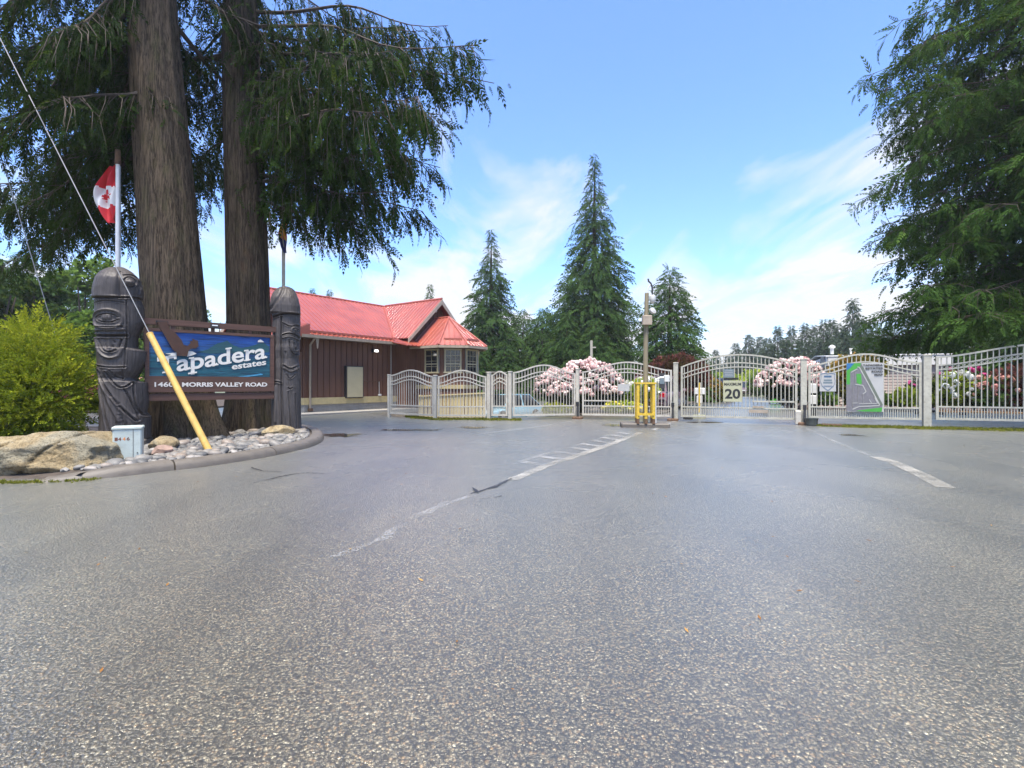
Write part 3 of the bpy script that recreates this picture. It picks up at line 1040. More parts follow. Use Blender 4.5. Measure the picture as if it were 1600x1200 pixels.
# cracks
strip('road_crack', [gpt(735, 772), gpt(752, 767), gpt(775, 760), gpt(800, 748)], 0.075, M['crack'], 0.006, jag=0.016, seed=40, taper=True, label='dark crack in the asphalt on the lane line')
strip('road_crack', [gpt(738, 762), gpt(745, 768), gpt(750, 772)], 0.04, M['crack'], 0.010, jag=0.014, seed=41, taper=True, label='small crack branching off the dark crack')
strip('road_crack', [gpt(748, 781), gpt(768, 778), gpt(784, 775)], 0.03, M['crack'], 0.006, jag=0.012, seed=42, taper=True, label='short thin crack below the dark crack')
strip('road_crack', [gpt(396, 755), gpt(425, 748), gpt(452, 742), gpt(480, 739), gpt(520, 741)], 0.06, M['crack'], 0.006, jag=0.012, seed=43, taper=True, label='dark crack in front of the stone bed')
strip('road_crack', [gpt(392, 731), gpt(410, 737), gpt(440, 738)], 0.035, M['crack'], 0.010, jag=0.012, seed=44, taper=True, label='thin crack near the kerb')


def puddle(px, py, rx, ry, label, seed, rot=0.0, z=0.008):
    rg = np.random.default_rng(seed)
    cx, cy = gpt(px, py)
    nr, na = 7, 28
    V, F, T = [], [], []
    for i in range(nr):
        k = i / (nr - 1)
        for j in range(na):
            a = 2 * math.pi * j / na
            r = k * (1 + 0.18 * math.sin(2 * a + seed) + 0.10 * math.sin(5 * a + seed * 2))
            x, y = rx * r * math.cos(a), ry * r * math.sin(a)
            V.append((cx + x * math.cos(rot) - y * math.sin(rot), cy + x * math.sin(rot) + y * math.cos(rot), z))
            T.append(1 - k)
    for i in range(nr - 1):
        for j in range(na):
            j2 = (j + 1) % na
            F.append((i * na + j, i * na + j2, (i + 1) * na + j2, (i + 1) * na + j) if i else (j, j2, na + j2, na + j))
    me = bpy.data.meshes.new('puddle')
    me.from_pydata(V, [], F[na:] + [tuple(range(na, 2 * na))])
    me.attributes.new('tint', 'FLOAT', 'POINT').data.foreach_set('value', T)
    me.materials.append(M['puddle'])
    tag(inst('puddle', me), label, 'puddle', kind='structure')


puddle(532, 680, 0.75, 0.85, 'dark puddle by the rounded end of the kerb', 3, 0.2)
puddle(970, 664, 1.1, 0.8, 'thin puddle before the entry gate', 5)
puddle(1105, 660, 0.9, 0.5, 'thin puddle before the big exit gate', 8)
puddle(745, 668, 1.0, 0.45, 'shallow puddle before the small walk gate', 11)
puddle(640, 672, 1.3, 0.5, 'shallow wet patch in front of the left fence', 14)
puddle(1330, 680, 0.6, 0.35, 'shallow wet patch below the road map sign', 17)

# kerbed stone bed
KERB = [(-5.75, 6.22), (-5.61, 6.27), (-5.21, 6.49), (-4.90, 6.81), (-4.66, 7.16), (-4.45, 7.38), (-4.15, 8.0), (-4.0, 8.42), (-3.82, 9.32), (-3.83, 10.1), (-4.02, 11.0), (-4.5, 12.2),
        (-5.3, 13.6), (-6.6, 14.6), (-8.2, 14.4), (-10.5, 13.2), (-13.0, 12.6)]


def smooth_path(pts, n):
    pts = np.asarray(pts, float)
    for _ in range(2):
        q = [pts[0]]
        for a, b in zip(pts[:-1], pts[1:]):
            q += [a * 0.75 + b * 0.25, a * 0.25 + b * 0.75]
        q.append(pts[-1])
        pts = np.array(q)
    s = np.concatenate([[0], np.cumsum(np.linalg.norm(np.diff(pts, axis=0), axis=1))])
    k = np.linspace(0, s[-1], n)
    return np.stack([np.interp(k, s, pts[:, 0]), np.interp(k, s, pts[:, 1])], -1)


kp = smooth_path(KERB, 130)


def sweep_section(path, sec, rg, height=None, wob=0.004):
    d = nrm(np.gradient(path, axis=0))
    nn = np.stack([-d[:, 1], d[:, 0]], -1)     # to the left of travel = into the bed
    V, F = [], []
    k = len(sec)
    for i in range(len(path)):
        hs = 1.0 if height is None else height[i]
        for (o, z) in sec:
            p = path[i] + nn[i] * (o + rg.normal(0, wob))
            V.append((p[0], p[1], z * hs + rg.normal(0, wob) * (z > 0.02)))
    for i in range(len(path) - 1):
        for j in range(k - 1):
            F.append((i * k + j, (i + 1) * k + j, (i + 1) * k + j + 1, i * k + j + 1))
    F.append(tuple(reversed(range(k))))
    F.append(tuple(range((len(path) - 1) * k, len(path) * k)))
    return V, F


_rg = np.random.default_rng(5)
hs = np.clip(np.linspace(0.25, 16, len(kp)), 0.05, 1) 
kerb = tag(bpy.data.objects.new('kerb', None), 'low rounded concrete kerb round the stone bed', 'kerb', kind='structure')
link(kerb)
# the kerb is poured in lengths with open joints between them
JN = [0, 11, 24, 38, 52, 66, 80, 96, 112, 130]
for a, b in zip(JN[:-1], JN[1:]):
    seg = kp[a:min(b + 1, 130)].copy()
    seg[0] += (seg[1] - seg[0]) * 0.08
    seg[-1] += (seg[-2] - seg[-1]) * 0.08
    sec = [(0.0, -0.02), (0.012, 0.05), (0.045, 0.105), (0.095, 0.128), (0.20, 0.132), (0.25, 0.12), (0.262, 0.06), (0.265, -0.02)]
    V, F = sweep_section(seg, sec, _rg, hs[a:min(b + 1, 130)])
    MB().add(V, F).build('kerb_length', M['kerb'], kerb, smooth=50)


def in_poly(P, poly):
    P = np.atleast_2d(P)
    x, y = P[:, 0], P[:, 1]
    c = np.zeros(len(P), bool)
    n = len(poly)
    for i in range(n):
        x1, y1 = poly[i]
        x2, y2 = poly[(i + 1) % n]
        k = ((y1 > y) != (y2 > y)) & (x < (x2 - x1) * (y - y1) / (y2 - y1 + 1e-12) + x1)
        c ^= k
    return c


BED = np.concatenate([kp, [(-13.2, 6.4)]])


def bed_z(x, y):
    """bed surface: level with the kerb at its rim, lower towards the tree roots"""
    x, y = np.atleast_1d(np.asarray(x, float)), np.atleast_1d(np.asarray(y, float))
    P = np.stack([x.ravel(), y.ravel()], -1)
    d = np.full(len(P), 99.0)
    for k in range(0, len(kp), 3):
        d = np.minimum(d, np.hypot(P[:, 0] - kp[k, 0], P[:, 1] - kp[k, 1]))
    z = 0.085 - 0.05 * sstep(0.8, 2.2, d) + 0.012 * np.sin(P[:, 0] * 3.1) * np.cos(P[:, 1] * 2.7)
    z = np.where(P[:, 0] < -5.5, z * sstep(6.25, 6.9, P[:, 1]) - 0.035 * (1 - sstep(6.25, 6.9, P[:, 1])), z)
    return z.reshape(x.shape)


bed_v = [(x, y) for x, y in BED]
bm_v, bm_f = [], []
xs = np.arange(-13.2, -3.6, 0.2)
ys = np.arange(6.2, 14.8, 0.2)
X, Y = np.meshgrid(xs, ys)
inside = in_poly(np.stack([X.ravel(), Y.ravel()], -1), BED.tolist()).reshape(X.shape)
Z = bed_z(X.ravel(), Y.ravel()).reshape(X.shape)
idm = -np.ones(X.shape, int)
for i in range(X.shape[0]):
    for j in range(X.shape[1]):
        if inside[i, j]:
            idm[i, j] = len(bm_v)
            bm_v.append((X[i, j], Y[i, j], Z[i, j]))
for i in range(X.shape[0] - 1):
    for j in range(X.shape[1] - 1):
        q = (idm[i, j], idm[i, j + 1], idm[i + 1, j + 1], idm[i + 1, j])
        if min(q) >= 0:
            bm_f.append(q)
stone_bed = MB().add(bm_v, bm_f).build('stone_bed', M['soil'], smooth=True)
tag(stone_bed, 'kerbed bed of grey river stones round the two cedars', 'planting bed', kind='structure')


def pebble_mesh(seed, sub=2):
    import bmesh
    rg = np.random.default_rng(seed)
    bm = bmesh.new()
    bmesh.ops.create_icosphere(bm, subdivisions=sub, radius=1.0)
    sc = np.array([1.0, rg.uniform(0.62, 0.9), rg.uniform(0.42, 0.62)])
    ph = rg.uniform(0, 6.28, 6)
    for v in bm.verts:
        c = np.array(v.co)
        f = 1 + 0.10 * math.sin(c[0] * 2.3 + ph[0]) + 0.08 * math.sin(c[1] * 3.1 + ph[1]) + 0.07 * math.sin(c[2] * 2.9 + ph[2] + c[0])
        v.co = c * f * sc
    me = bpy.data.meshes.new('river_stone')
    bm.to_mesh(me)
    bm.free()
    me.materials.append(M['river'])
    me.polygons.foreach_set('use_smooth', [True] * len(me.polygons))
    return me


TRUNK1 = (-7.12, 11.15)
TRUNK2 = (-6.52, 12.85)
TOTEM_L = (-7.32, 9.6)
TOTEM_R = (-5.12, 11.6)
BOX_P = (-5.58, 7.45)


def stone_ok(x, y, r):
    for (cx, cy, cr) in ((*TRUNK1, 0.72), (*TRUNK2, 0.68), (*TOTEM_L, 0.34), (*TOTEM_R, 0.34), (*BOX_P, 0.21), (-5.03, 8.5, 0.05), (-5.35, 11.15, 0.20)):
        if math.hypot(x - cx, y - cy) < cr + r * 0.6:
            return False
    return True


peb = [pebble_mesh(s, 2) for s in range(7)]
peb_lo = [pebble_mesh(20 + s, 1) for s in range(4)]
rg = np.random.default_rng(77)
cand = []
placed = []
BEDi = [tuple(p) for p in (kp + 0)]
tries = 0
while len(placed) < 2300 and tries < 40000:
    tries += 1
    y = 6.7 + 6.6 * rg.random() ** 1.2
    x = rg.uniform(-9.4, -3.9)
    if not in_poly([(x, y)], BED.tolist())[0]:
        continue
    dk = np.min(np.hypot(kp[:, 0] - x, kp[:, 1] - y))
    r = float(rg.choice([0.035, 0.048, 0.062, 0.08, 0.11], p=[.28, .32, .24, .11, .05]))
    if dk < 0.27 + r * 0.85:
        continue
    if x < -6.05 and y < 7.9:
        continue
    if not stone_ok(x, y, r):
        continue
    ok = True
    for (a, b, c) in placed[-700:]:
        if (a - x) ** 2 + (b - y) ** 2 < (0.62 * (r + c)) ** 2:
            ok = False
            break
    if not ok:
        continue
    placed.append((x, y, r))
placed.sort(key=lambda p: -p[2] / p[1])
rest = MB()
_lo = [(np.array([v.co[:] for v in m.vertices]), [tuple(p.vertices) for p in m.polygons]) for m in peb_lo]
for i, (x, y, r) in enumerate(placed):
    z = float(bed_z(x, y)[0]) + r * 0.22
    rz = rg.uniform(0, 6.28)
    if i < 300:
        o = inst('river_stone', peb[i % 7], stone_bed, (x, y, z), (rg.normal(0, .18), rg.normal(0, .18), rz), (r * 1.25,) * 3)
    else:
        v, f = _lo[i % 4]
        c, s = math.cos(rz), math.sin(rz)
        vv = v * r * 1.25
        rest.add(np.stack([vv[:, 0] * c - vv[:, 1] * s + x, vv[:, 0] * s + vv[:, 1] * c + y, vv[:, 2] + z], -1), f)
o = rest.build('river_stone_fill', M['river'], stone_bed, smooth=True)
tag(o, kind='stuff')

# planting beds behind the gates
def bed(name, poly, z, mat, label):
    V = [(x, y, -0.3) for x, y in poly] + [(x, y, z) for x, y in poly]
    return tag(MB().prism(poly, -0.25, z).build(name, mat), label, 'planting bed', kind='structure')


bed('garden_bed', [(2.6, 19.3), (5.0, 18.9), (6.3, 20.9), (20.5, 52.0), (12.0, 62.0), (-16.0, 62.0), (-16.0, 39.0), (2.4, 38.0), (3.0, 28.0)], 0.07, M['soil'], 'dark soil bed left of the inner road under the conifers')
bed('garden_bed', [tuple(np.array([13.4, 24.6]) + W * 0), tuple(np.array([13.4, 24.6]) + W * 24), tuple(np.array([13.4, 24.6]) + W * 24 + U * 10), tuple(np.array([13.4, 24.6]) + U * 10)], 0.09, M['soil'], 'soil bed in front of the pale mobile home')
_b0 = np.array([13.4, 24.6])
bed('mulch_border', [tuple(_b0 + W * 5.2 - U * 0.7), tuple(_b0 + W * 16 - U * 1.5), tuple(_b0 + W * 16 - U * 0.02), tuple(_b0 + W * 5.2 - U * 0.02)], 0.05, M['mulch'], 'orange bark mulch border behind the right fence')
bed('garden_bed', [(-30, 17.0), (-20.5, 18.2), (-14.5, 23.5), (-16, 38), (-45, 40), (-50, 20)], 0.08, M['soil'], 'soil bed under the flowering shrubs beyond the stone bed')
# concrete apron along the building wall is part of the building


# moss and grass tufts at the foot of the fence
def tufts(name, path, width, n, label, seed, h=0.05):
    rg = np.random.default_rng(seed)
    path = np.asarray(path, float)
    s = np.concatenate([[0], np.cumsum(np.linalg.norm(np.diff(path, axis=0), axis=1))])
    k = rg.uniform(0, s[-1], n)
    x, y = np.interp(k, s, path[:, 0]), np.interp(k, s, path[:, 1])
    off = rg.normal(0, width / 2.4, n) * (0.6 + 0.4 * np.sin(k * 2.1) ** 2)
    y = y + off
    P = np.stack([x, y, ground_z(x, y) + 0.001], -1)
    D = nrm(np.stack([rg.normal(0, .5, n), rg.normal(0, .5, n), np.ones(n)], -1))
    V, ti = scatter(np.array([rhomb((0, 0, 0), (1, 0.3, 0), (0, 0, 1), h, h * 0.45), rhomb((0, 0, 0), (1, -0.4, 0.3), (0, 0.5, 1), h * 1.2, h * 0.4), rhomb((0, 0, 0), (0.5, 0.2, -0.9), (0, 1, .3), h * .8, h * 0.5)]), P, D,
                    rg.uniform(0.4, 1.3, n), np.clip(rg.normal(0.5, 0.2, n), 0, 1), rg)
    o = inst(name, quads_mesh(name, V, ti, M['moss']))
    return tag(o, label, 'grass', kind='stuff')


tufts('moss_strip', [(-3.9, 18.8), (-2.6, 17.35), (-0.8, 17.35), (0.3, 17.0)], 0.55, 5000, 'yellow green moss and grass along the left fence foot', 1)
tufts('moss_strip', [(8.7, 14.75), (11.4, 13.75), (14.0, 13.0), (18.0, 11.6)], 0.62, 9000, 'yellow green moss and grass along the right fence foot', 2)
tufts('moss_strip', [(-7.4, 6.25), (-6.0, 6.2), (-5.2, 6.4)], 0.16, 900, 'mossy scraps at the foot of the boulder', 3, 0.03)

# scattered leaves and needles on the asphalt
rg = np.random.default_rng(9)
n = 260
x, y = rg.uniform(-7, 9, n), 1.7 + 13 * rg.random(n) ** 1.3
P = np.stack([x, y, np.full(n, 0.006)], -1)
V, ti = scatter(np.array([rhomb((0, 0, 0), (1, 0, 0.15), (0, 1, 0.1), 0.05, 0.016)]), P, nrm(np.stack([rg.normal(0, 1, n), rg.normal(0, 1, n), np.full(n, 0.05)], -1)), rg.uniform(0.25, 1.0, n), rg.random(n), rg, 0.3)
tag(inst('leaf_litter', quads_mesh('leaf_litter', V, ti, M['litter'])), 'few brown fallen leaves and needles scattered on the asphalt', 'leaf litter', kind='stuff')


# ------------------------------------------------------------------ trees and shrubs
SPRAY = spray_tpl(5, 0.40, 0.14, 0.033, 0.35, 28, -0.10)
SPRAY_FAR = spray_tpl(4, 0.62, 0.26, 0.062, 0.34, 28)
CLUMP_FAR = spray_tpl(3, 0.8, 0.45, 0.13, 0.30, 34)


def cedar(name, label, base, path, radii, limbs, rg, bark, flare, cat='tree', group=None, tint0=0.36, seed=1, s0=1.0, nbr=7.0, gap=0.16, lobes=7, width=0.9, jit=0.5, fallz=0.30, leaf='cedar'):
    root = empty(name, (base[0], base[1], base[2]), 0, label, cat, group)
    off = np.array(base)
    pth = np.asarray(path, float) - off
    inst('trunk', trunk_mesh('trunk', pth, radii, bark, flare=flare, seed=seed, lobes=lobes), root)
    wood = MB()
    ls = []
    for (c, hang, dens, r0) in limbs:
        c = np.asarray(c) - off
        k = len(c)
        wood.tube(c, [max(0.008, r0 * (1 - 0.9 * i / (k - 1))) for i in range(k)], 6)
        ls.append((c, hang, dens))
    P, D, S, T = cedar_foliage(ls, rg, twigs=wood, tint0=tint0, s0=s0, nbr_per_m=nbr, spray_gap=gap, width=width, jit=jit, fallz=fallz)
    V, ti = scatter(SPRAY, P, D, S, T, rg, roll=1.4)
    wood.build('limb_framework', M['twig'], root, smooth=60)
    inst('crown', quads_mesh('crown', V, ti, M[leaf]), root)
    return root


def axis_at(path, z):
    p = np.asarray(path, float)
    return np.array([np.interp(z, p[:, 2], p[:, 0]), np.interp(z, p[:, 2], p[:, 1]), z])


def upper_limbs(path, rg, z0, z1, n, r0, dens, hang=0.9):
    out = []
    for i in range(n):
        k = (i + rg.random()) / n
        z = z0 + (z1 - z0) * k
        az = i * 2.39996 + rg.uniform(-.4, .4)
        ln = r0 * (1 - 0.75 * k) * rg.uniform(0.7, 1.1)
        if z < 12.5 and math.cos(az) * 0.5 - math.sin(az) * 0.866 > 0.45:
            continue        # the near side of the stem is bare up to there
        a = axis_at(path, z)
        e = a + np.array([math.cos(az) * ln, math.sin(az) * ln, -0.28 * ln])
        out.append((limb_curve(a, e, 0.25, lift=0.2), hang, dens, 0.07 * (1 - 0.6 * k)))
    return out


# --- the two big cedars in the stone bed
p1 = [(TRUNK1[0], TRUNK1[1], -0.05), (TRUNK1[0] - 0.10, TRUNK1[1], 1.2), (TRUNK1[0] - 0.34, TRUNK1[1] + 0.02, 4.0), (TRUNK1[0] - 0.72, TRUNK1[1] + 0.05, 8.7), (TRUNK1[0] - 1.05, TRUNK1[1] + .1, 16.0), (TRUNK1[0] - 1.2, TRUNK1[1] + .1, 25.0)]
# trunk_mesh interpolates evenly over the path, so resample by height
def even(path, radz, n=26):
    p = np.asarray(path, float)
    z = np.linspace(p[0, 2], p[-1, 2], n)
    q = np.stack([np.interp(z, p[:, 2], p[:, 0]), np.interp(z, p[:, 2], p[:, 1]), z], -1)
    rz = np.asarray(radz, float)
    return q, np.interp(z, rz[:, 0], rz[:, 1])


rg = np.random.default_rng(101)
q1, r1 = even(p1, [(-0.05, 0.60), (1.5, 0.585), (4.0, 0.575), (8.7, 0.46), (16, 0.30), (25, 0.05)])
LIMB1 = [  # height on trunk, tip (px, py, depth), hang, density
    (9.6, (15, 85, 10.0), 0.9, 1.0), (8.9, (-30, 190, 10.5), 1.0, 0.9), (8.4, (45, 250, 12.8), 0.9, 0.9), (7.6, (10, 330, 12.0), 0.8, 0.8), (7.9, (95, 150, 9.4), 0.8, 0.9),
    (7.1, (60, 395, 13.2), 0.7, 0.7), (9.2, (130, 95, 12.5), 0.9, 0.9), (8.2, (140, 215, 13.6), 0.9, 0.9), (6.9, (110, 330, 14.0), 0.8, 0.8), (6.2, (165, 375, 14.3), 0.6, 0.55),
    (8.8, (185, 120, 14.0), 0.9, 0.9), (7.6, (195, 250, 14.5), 0.9, 0.7), (9.9, (70, 70, 13.8), 1.0, 1.0), (10.6, (150, 40, 10.6), 0.7, 0.9), (10.3, (80, 45, 9.6), 0.9, 0.9),
    (8.0, (0, 420, 15.5), 0.7, 0.7), (7.4, (-60, 300, 14.5), 0.9, 0.8), (8.6, (305, 160, 14.3), 0.8, 0.7), (7.8, (322, 270, 15.0), 0.7, 0.7), (7.2, (300, 330, 15.5), 0.6, 0.6), (9.6, (300, 85, 13.2), 0.8, 0.7),
    (11.0, (-90, 60, 10.5), 1.0, 0.9), (9.0, (30, 140, 14.8), 0.9, 0.9)]
limbs = []
for (z, tip, hang, dens) in LIMB1:
    limbs.append((limb_curve(axis_at(q1, z), wpt(*tip), 0.30, lift=0.12), hang, dens * 2.5, 0.06))
limbs += upper_limbs(q1, rg, 9.0, 13.5, 26, 4.8, 1.1)
limbs += upper_limbs(q1, rg, 13.5, 24.0, 22, 4.2, 0.5)
cedar('cedar_tree', 'thick grey brown cedar trunk behind the sign, the thicker of two, with flaring roots', (TRUNK1[0], TRUNK1[1], 0.0), q1, r1, limbs, rg, M['bark1'], 0.36, seed=4, group='two big cedars in the stone bed', tint0=0.25, lobes=5)

p2 = [(TRUNK2[0], TRUNK2[1], -0.05), (TRUNK2[0] - 0.12, TRUNK2[1], 4.4), (TRUNK2[0] - 0.28, TRUNK2[1], 9.7), (TRUNK2[0] - 0.4, TRUNK2[1], 26.0)]
rg = np.random.default_rng(202)
q2, r2 = even(p2, [(-0.05, 0.50), (2.0, 0.49), (4.4, 0.475), (9.7, 0.41), (16, 0.27), (26, 0.05)])
LIMB2 = [
    (10.2, (748, 70, 10.3), 0.75, 1.1), (9.6, (772, 130, 10.8), 0.45, 0.9), (9.0, (705, 95, 11.2), 1.0, 1.1), (8.6, (690, 180, 12.0), 0.8, 1.1), (8.1, (655, 150, 10.4), 1.2, 1.2), (7.4, (688, 262, 12.2), 0.45, 1.0),
    (7.2, (655, 262, 11.6), 0.9, 1.2), (6.5, (660, 330, 12.4), 0.6, 1.2), (6.3, (625, 300, 11.2), 1.2, 1.3), (5.9, (605, 362, 12.2), 0.85, 1.2), (6.6, (575, 270, 13.0), 1.2, 1.2), (6.0, (560, 320, 13.6), 0.9, 1.0),
    (8.8, (610, 80, 9.8), 1.2, 1.1), (8.2, (570, 130, 10.8), 1.4, 1.2), (7.6, (540, 190, 12.0), 1.4, 1.2), (7.0, (505, 215, 13.4), 1.2, 1.0), (9.3, (520, 60, 12.6), 1.3, 1.0), (8.6, (480, 110, 11.4), 1.4, 1.0),
    (7.9, (455, 190, 12.8), 1.3, 1.0), (7.0, (440, 265, 14.2), 1.1, 0.9), (6.4, (462, 318, 14.8), 0.9, 0.8), (6.0, (428, 340, 14.0), 0.8, 0.7), (9.8, (430, 70, 12.0), 1.3, 1.0), (10.0, (650, 50, 12.8), 1.3, 1.1),
    (9.1, (580, 50, 14.2), 1.3, 1.0), (7.5, (620, 205, 13.6), 1.3, 1.1), (10.6, (700, 40, 13.0), 1.2, 1.1), (7.8, (600, 175, 9.9), 1.2, 1.2), (6.9, (640, 235, 10.8), 0.9, 1.2),
    (9.5, (320, 90, 15.0), 0.9, 0.8), (8.4, (330, 190, 15.2), 0.8, 0.8), (7.6, (315, 260, 15.6), 0.7, 0.6)]
limbs = []
for (z, tip, hang, dens) in LIMB2:
    limbs.append((limb_curve(axis_at(q2, z), wpt(*tip), 0.22, lift=0.25), hang, dens * 1.5, 0.05))
limbs += upper_limbs(q2, rg, 8.8, 13.5, 26, 5.2, 1.05)
limbs += upper_limbs(q2, rg, 13.5, 25.0, 24, 4.8, 0.55)
cedar('cedar_tree', 'slimmer dark cedar trunk beside the right totem, long drooping green branches', (TRUNK2[0], TRUNK2[1], 0.0), q2, r2, limbs, rg, M['bark2'], 0.30, seed=9, group='two big cedars in the stone bed', tint0=0.34, lobes=5)

# --- cedar overhanging the right fence
rg = np.random.default_rng(303)
b = (16.9, 15.5)
p3 = [(b[0], b[1], -0.05), (b[0] + 0.1, b[1], 19.0)]
q3, r3 = even(p3, [(-0.05, 0.38), (9, 0.25), (19, 0.04)])
limbs = []
n = 150
for i in range(n):
    k = (i + rg.random()) / n
    z = 3.7 + 14.6 * k ** 1.1
    az = math.pi + rg.uniform(-1.35, 1.35) if i % 3 else rg.uniform(0, 6.28)
    ln = 5.3 * (1 - 0.08 * k - 0.62 * max(0, k - 0.72) / 0.28) * (rg.uniform(0.72, 1.02) if i % 5 else rg.uniform(0.4, 0.7))
    a = axis_at(q3, z)
    e = a + np.array([math.cos(az) * ln, math.sin(az) * ln, -0.20 * ln + rg.uniform(-.3, .4)])
    limbs.append((limb_curve(a, e, 0.25, lift=0.3), 0.55, 0.95, 0.04))
cedar('cedar_tree', 'broad dark cedar overhanging the right end of the pale fence', (b[0], b[1], 0.0), q3, r3, limbs, rg, M['bark2'], 0.15, seed=12, tint0=0.40, s0=1.4, nbr=8.8, gap=0.165, width=1.35, jit=0.6, fallz=0.12, leaf='cedar_light')

# --- whole conifers
def conifer(name, label, x, y, mesh, tr_h, tr_r, group=None, z=None, rz=0.0, sc=1.0):
    root = empty(name, (x, y, gz(x, y) if z is None else z), rz, label, 'tree', group)
    key = ('trunk', round(tr_h, 2), round(tr_r, 2))
    if key not in _cache:
        _cache[key] = MB().tube([(0, 0, -0.05), (0, 0, tr_h * 0.35), (0, 0, tr_h * 0.75), (0, 0, tr_h)], [tr_r, tr_r * .78, tr_r * .36, 0.02], 8).mesh('trunk', M['bark2'], True)
    inst('trunk', _cache[key], root, scale=(sc, sc, sc))
    inst('crown', mesh, root, scale=(sc, sc, sc))
    return root


_cache = {}
rg = np.random.default_rng(11)
SPIRE = [(0, 1.0), (.25, .95), (.45, .80), (.60, .56), (.73, .34), (.88, .13), (1, .01)]
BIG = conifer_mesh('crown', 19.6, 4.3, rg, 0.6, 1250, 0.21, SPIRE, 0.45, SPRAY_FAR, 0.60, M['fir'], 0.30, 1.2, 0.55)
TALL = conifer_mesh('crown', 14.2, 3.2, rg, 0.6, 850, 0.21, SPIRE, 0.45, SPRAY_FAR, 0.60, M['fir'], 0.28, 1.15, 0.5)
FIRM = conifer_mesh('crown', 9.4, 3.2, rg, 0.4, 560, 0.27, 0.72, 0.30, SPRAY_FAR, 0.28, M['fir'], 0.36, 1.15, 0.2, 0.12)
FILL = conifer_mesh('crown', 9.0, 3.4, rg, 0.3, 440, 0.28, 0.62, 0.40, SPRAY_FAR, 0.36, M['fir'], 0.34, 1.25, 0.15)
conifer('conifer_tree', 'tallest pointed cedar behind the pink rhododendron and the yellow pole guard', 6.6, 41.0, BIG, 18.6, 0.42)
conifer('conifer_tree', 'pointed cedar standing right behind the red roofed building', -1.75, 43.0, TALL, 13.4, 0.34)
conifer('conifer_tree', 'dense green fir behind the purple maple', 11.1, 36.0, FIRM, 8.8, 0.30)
FG = 'bushy cedars filling the gap between the two pointed cedars'
FL = 'low bushy cedar massed between the two pointed cedars'
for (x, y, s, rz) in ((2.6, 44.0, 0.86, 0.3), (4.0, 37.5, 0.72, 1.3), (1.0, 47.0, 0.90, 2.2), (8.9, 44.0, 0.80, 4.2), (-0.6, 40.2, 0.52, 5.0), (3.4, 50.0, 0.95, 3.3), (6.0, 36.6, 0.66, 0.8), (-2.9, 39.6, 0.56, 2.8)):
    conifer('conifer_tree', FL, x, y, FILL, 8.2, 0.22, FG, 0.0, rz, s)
for (px, top, Y, rz) in ((30, 395, 38, 1.0), (95, 415, 44, 2.0), (168, 408, 40, 3.3), (218, 440, 46, 4.1), (-30, 380, 36, 5.2)):
    s = (CAM_H + (600 - top) * Y / 800) / 9.0
    conifer('conifer_tree', 'bushy background conifer beyond the flowering shrubs left of the sign', (px - 800) * Y / 800, Y, FILL, 8.2, 0.22, 'background conifers left of the sign', 0.0, rz, s)
# tips showing above the red roof
for (px, top, Y) in ((488, 450, 62), (515, 452, 60), (672, 444, 58)):
    s = (CAM_H + (600 - top) * Y / 800) / 14.2
    conifer('conifer_tree', 'distant conifer tip rising above the red metal roof', (px - 800) * Y / 800, Y, TALL, 13.4, 0.34, 'conifer tips above the red roof', 0.0, px * 0.1, s)
conifer('conifer_tree', 'lighter fir behind the right hand cedar', 26.0, 25.0, FIRM, 8.8, 0.30, None, 0.0, 1.1, 0.92)
conifer('conifer_tree', 'fir beside the mobile home behind the right hand cedar', 27.6, 30.0, FIRM, 8.8, 0.30, None, 0.0, 3.1, 1.15)

rg = np.random.default_rng(12)
FAR1 = conifer_mesh('crown', 10.6, 2.0, rg, 0.3, 330, 0.34, 0.90, 0.25, CLUMP_FAR, 0.30, M['far_fir'], 0.35, 1.0, 0.2)
FAR2 = conifer_mesh('crown', 10.3, 2.5, rg, 0.3, 330, 0.36, 0.75, 0.25, CLUMP_FAR, 0.35, M['far_fir'], 0.42, 1.05, 0.1)
far = [(1215, 515, 74, 0), (1237, 515, 80, 0), (1258, 511, 76, 0), (1272, 514, 88, 0), (1287, 506, 70, 0), (1300, 505, 84, 0), (1311, 512, 78, 0), (1332, 476, 72, 0), (1346, 500, 68, 1), (1362, 503, 72, 0), (1377, 515, 66, 1), (1395, 508, 75, 1),
       (1420, 500, 80, 0), (1460, 505, 85, 1), (1500, 500, 80, 0), (1550, 498, 85, 1), (1170, 525, 98, 1), (1188, 528, 104, 1), (1150, 538, 110, 1), (1118, 548, 120, 1), (1136, 556, 130, 1), (1200, 530, 90, 1), (1228, 530, 70, 1), (1250, 535, 66, 1), (1320, 520, 64, 1), (1295, 532, 62, 1)]
for (px, top, Y, kd) in far:
    s = (CAM_H + (600 - top) * Y / 800) / 10.0
    conifer('conifer_tree', 'tallest pointed conifer in the distant tree line beyond the mobile home' if px == 1332 else 'hazy distant conifer in the tree line beyond the mobile home' if px > 1205 else 'hazy distant tree at the far end of the inner road', (px - 800) * Y / 800, Y, (FAR1, FAR2)[kd], 9.4, 0.2,
            'distant tree line right' if px > 1205 else 'distant trees at the road end', -0.02, px * 0.37, s)

# --- broad trees and shrubs
LEAFC = rosette_tpl(6, 0.20, 0.10, 0.3, 3)
LEAFB = rosette_tpl(6, 0.34, 0.17, 0.3, 4)
FINE = rosette_tpl(6, 0.11, 0.045, 0.35, 5)


def stem_group(root, hs, spread, r, seed, n=5):
    rg = np.random.default_rng(seed)
    mb = MB()
    for i in range(n):
        a = i * 6.28 / n + rg.uniform(-.4, .4)
        mb.tube([(0.05 * math.cos(a), 0.05 * math.sin(a), -0.02), (spread * .35 * math.cos(a), spread * .35 * math.sin(a), hs * 0.45), (spread * math.cos(a), spread * math.sin(a), hs)], [r, r * .7, r * .25], 6)
    return mb.build('stem', M['twig'], root, smooth=60)


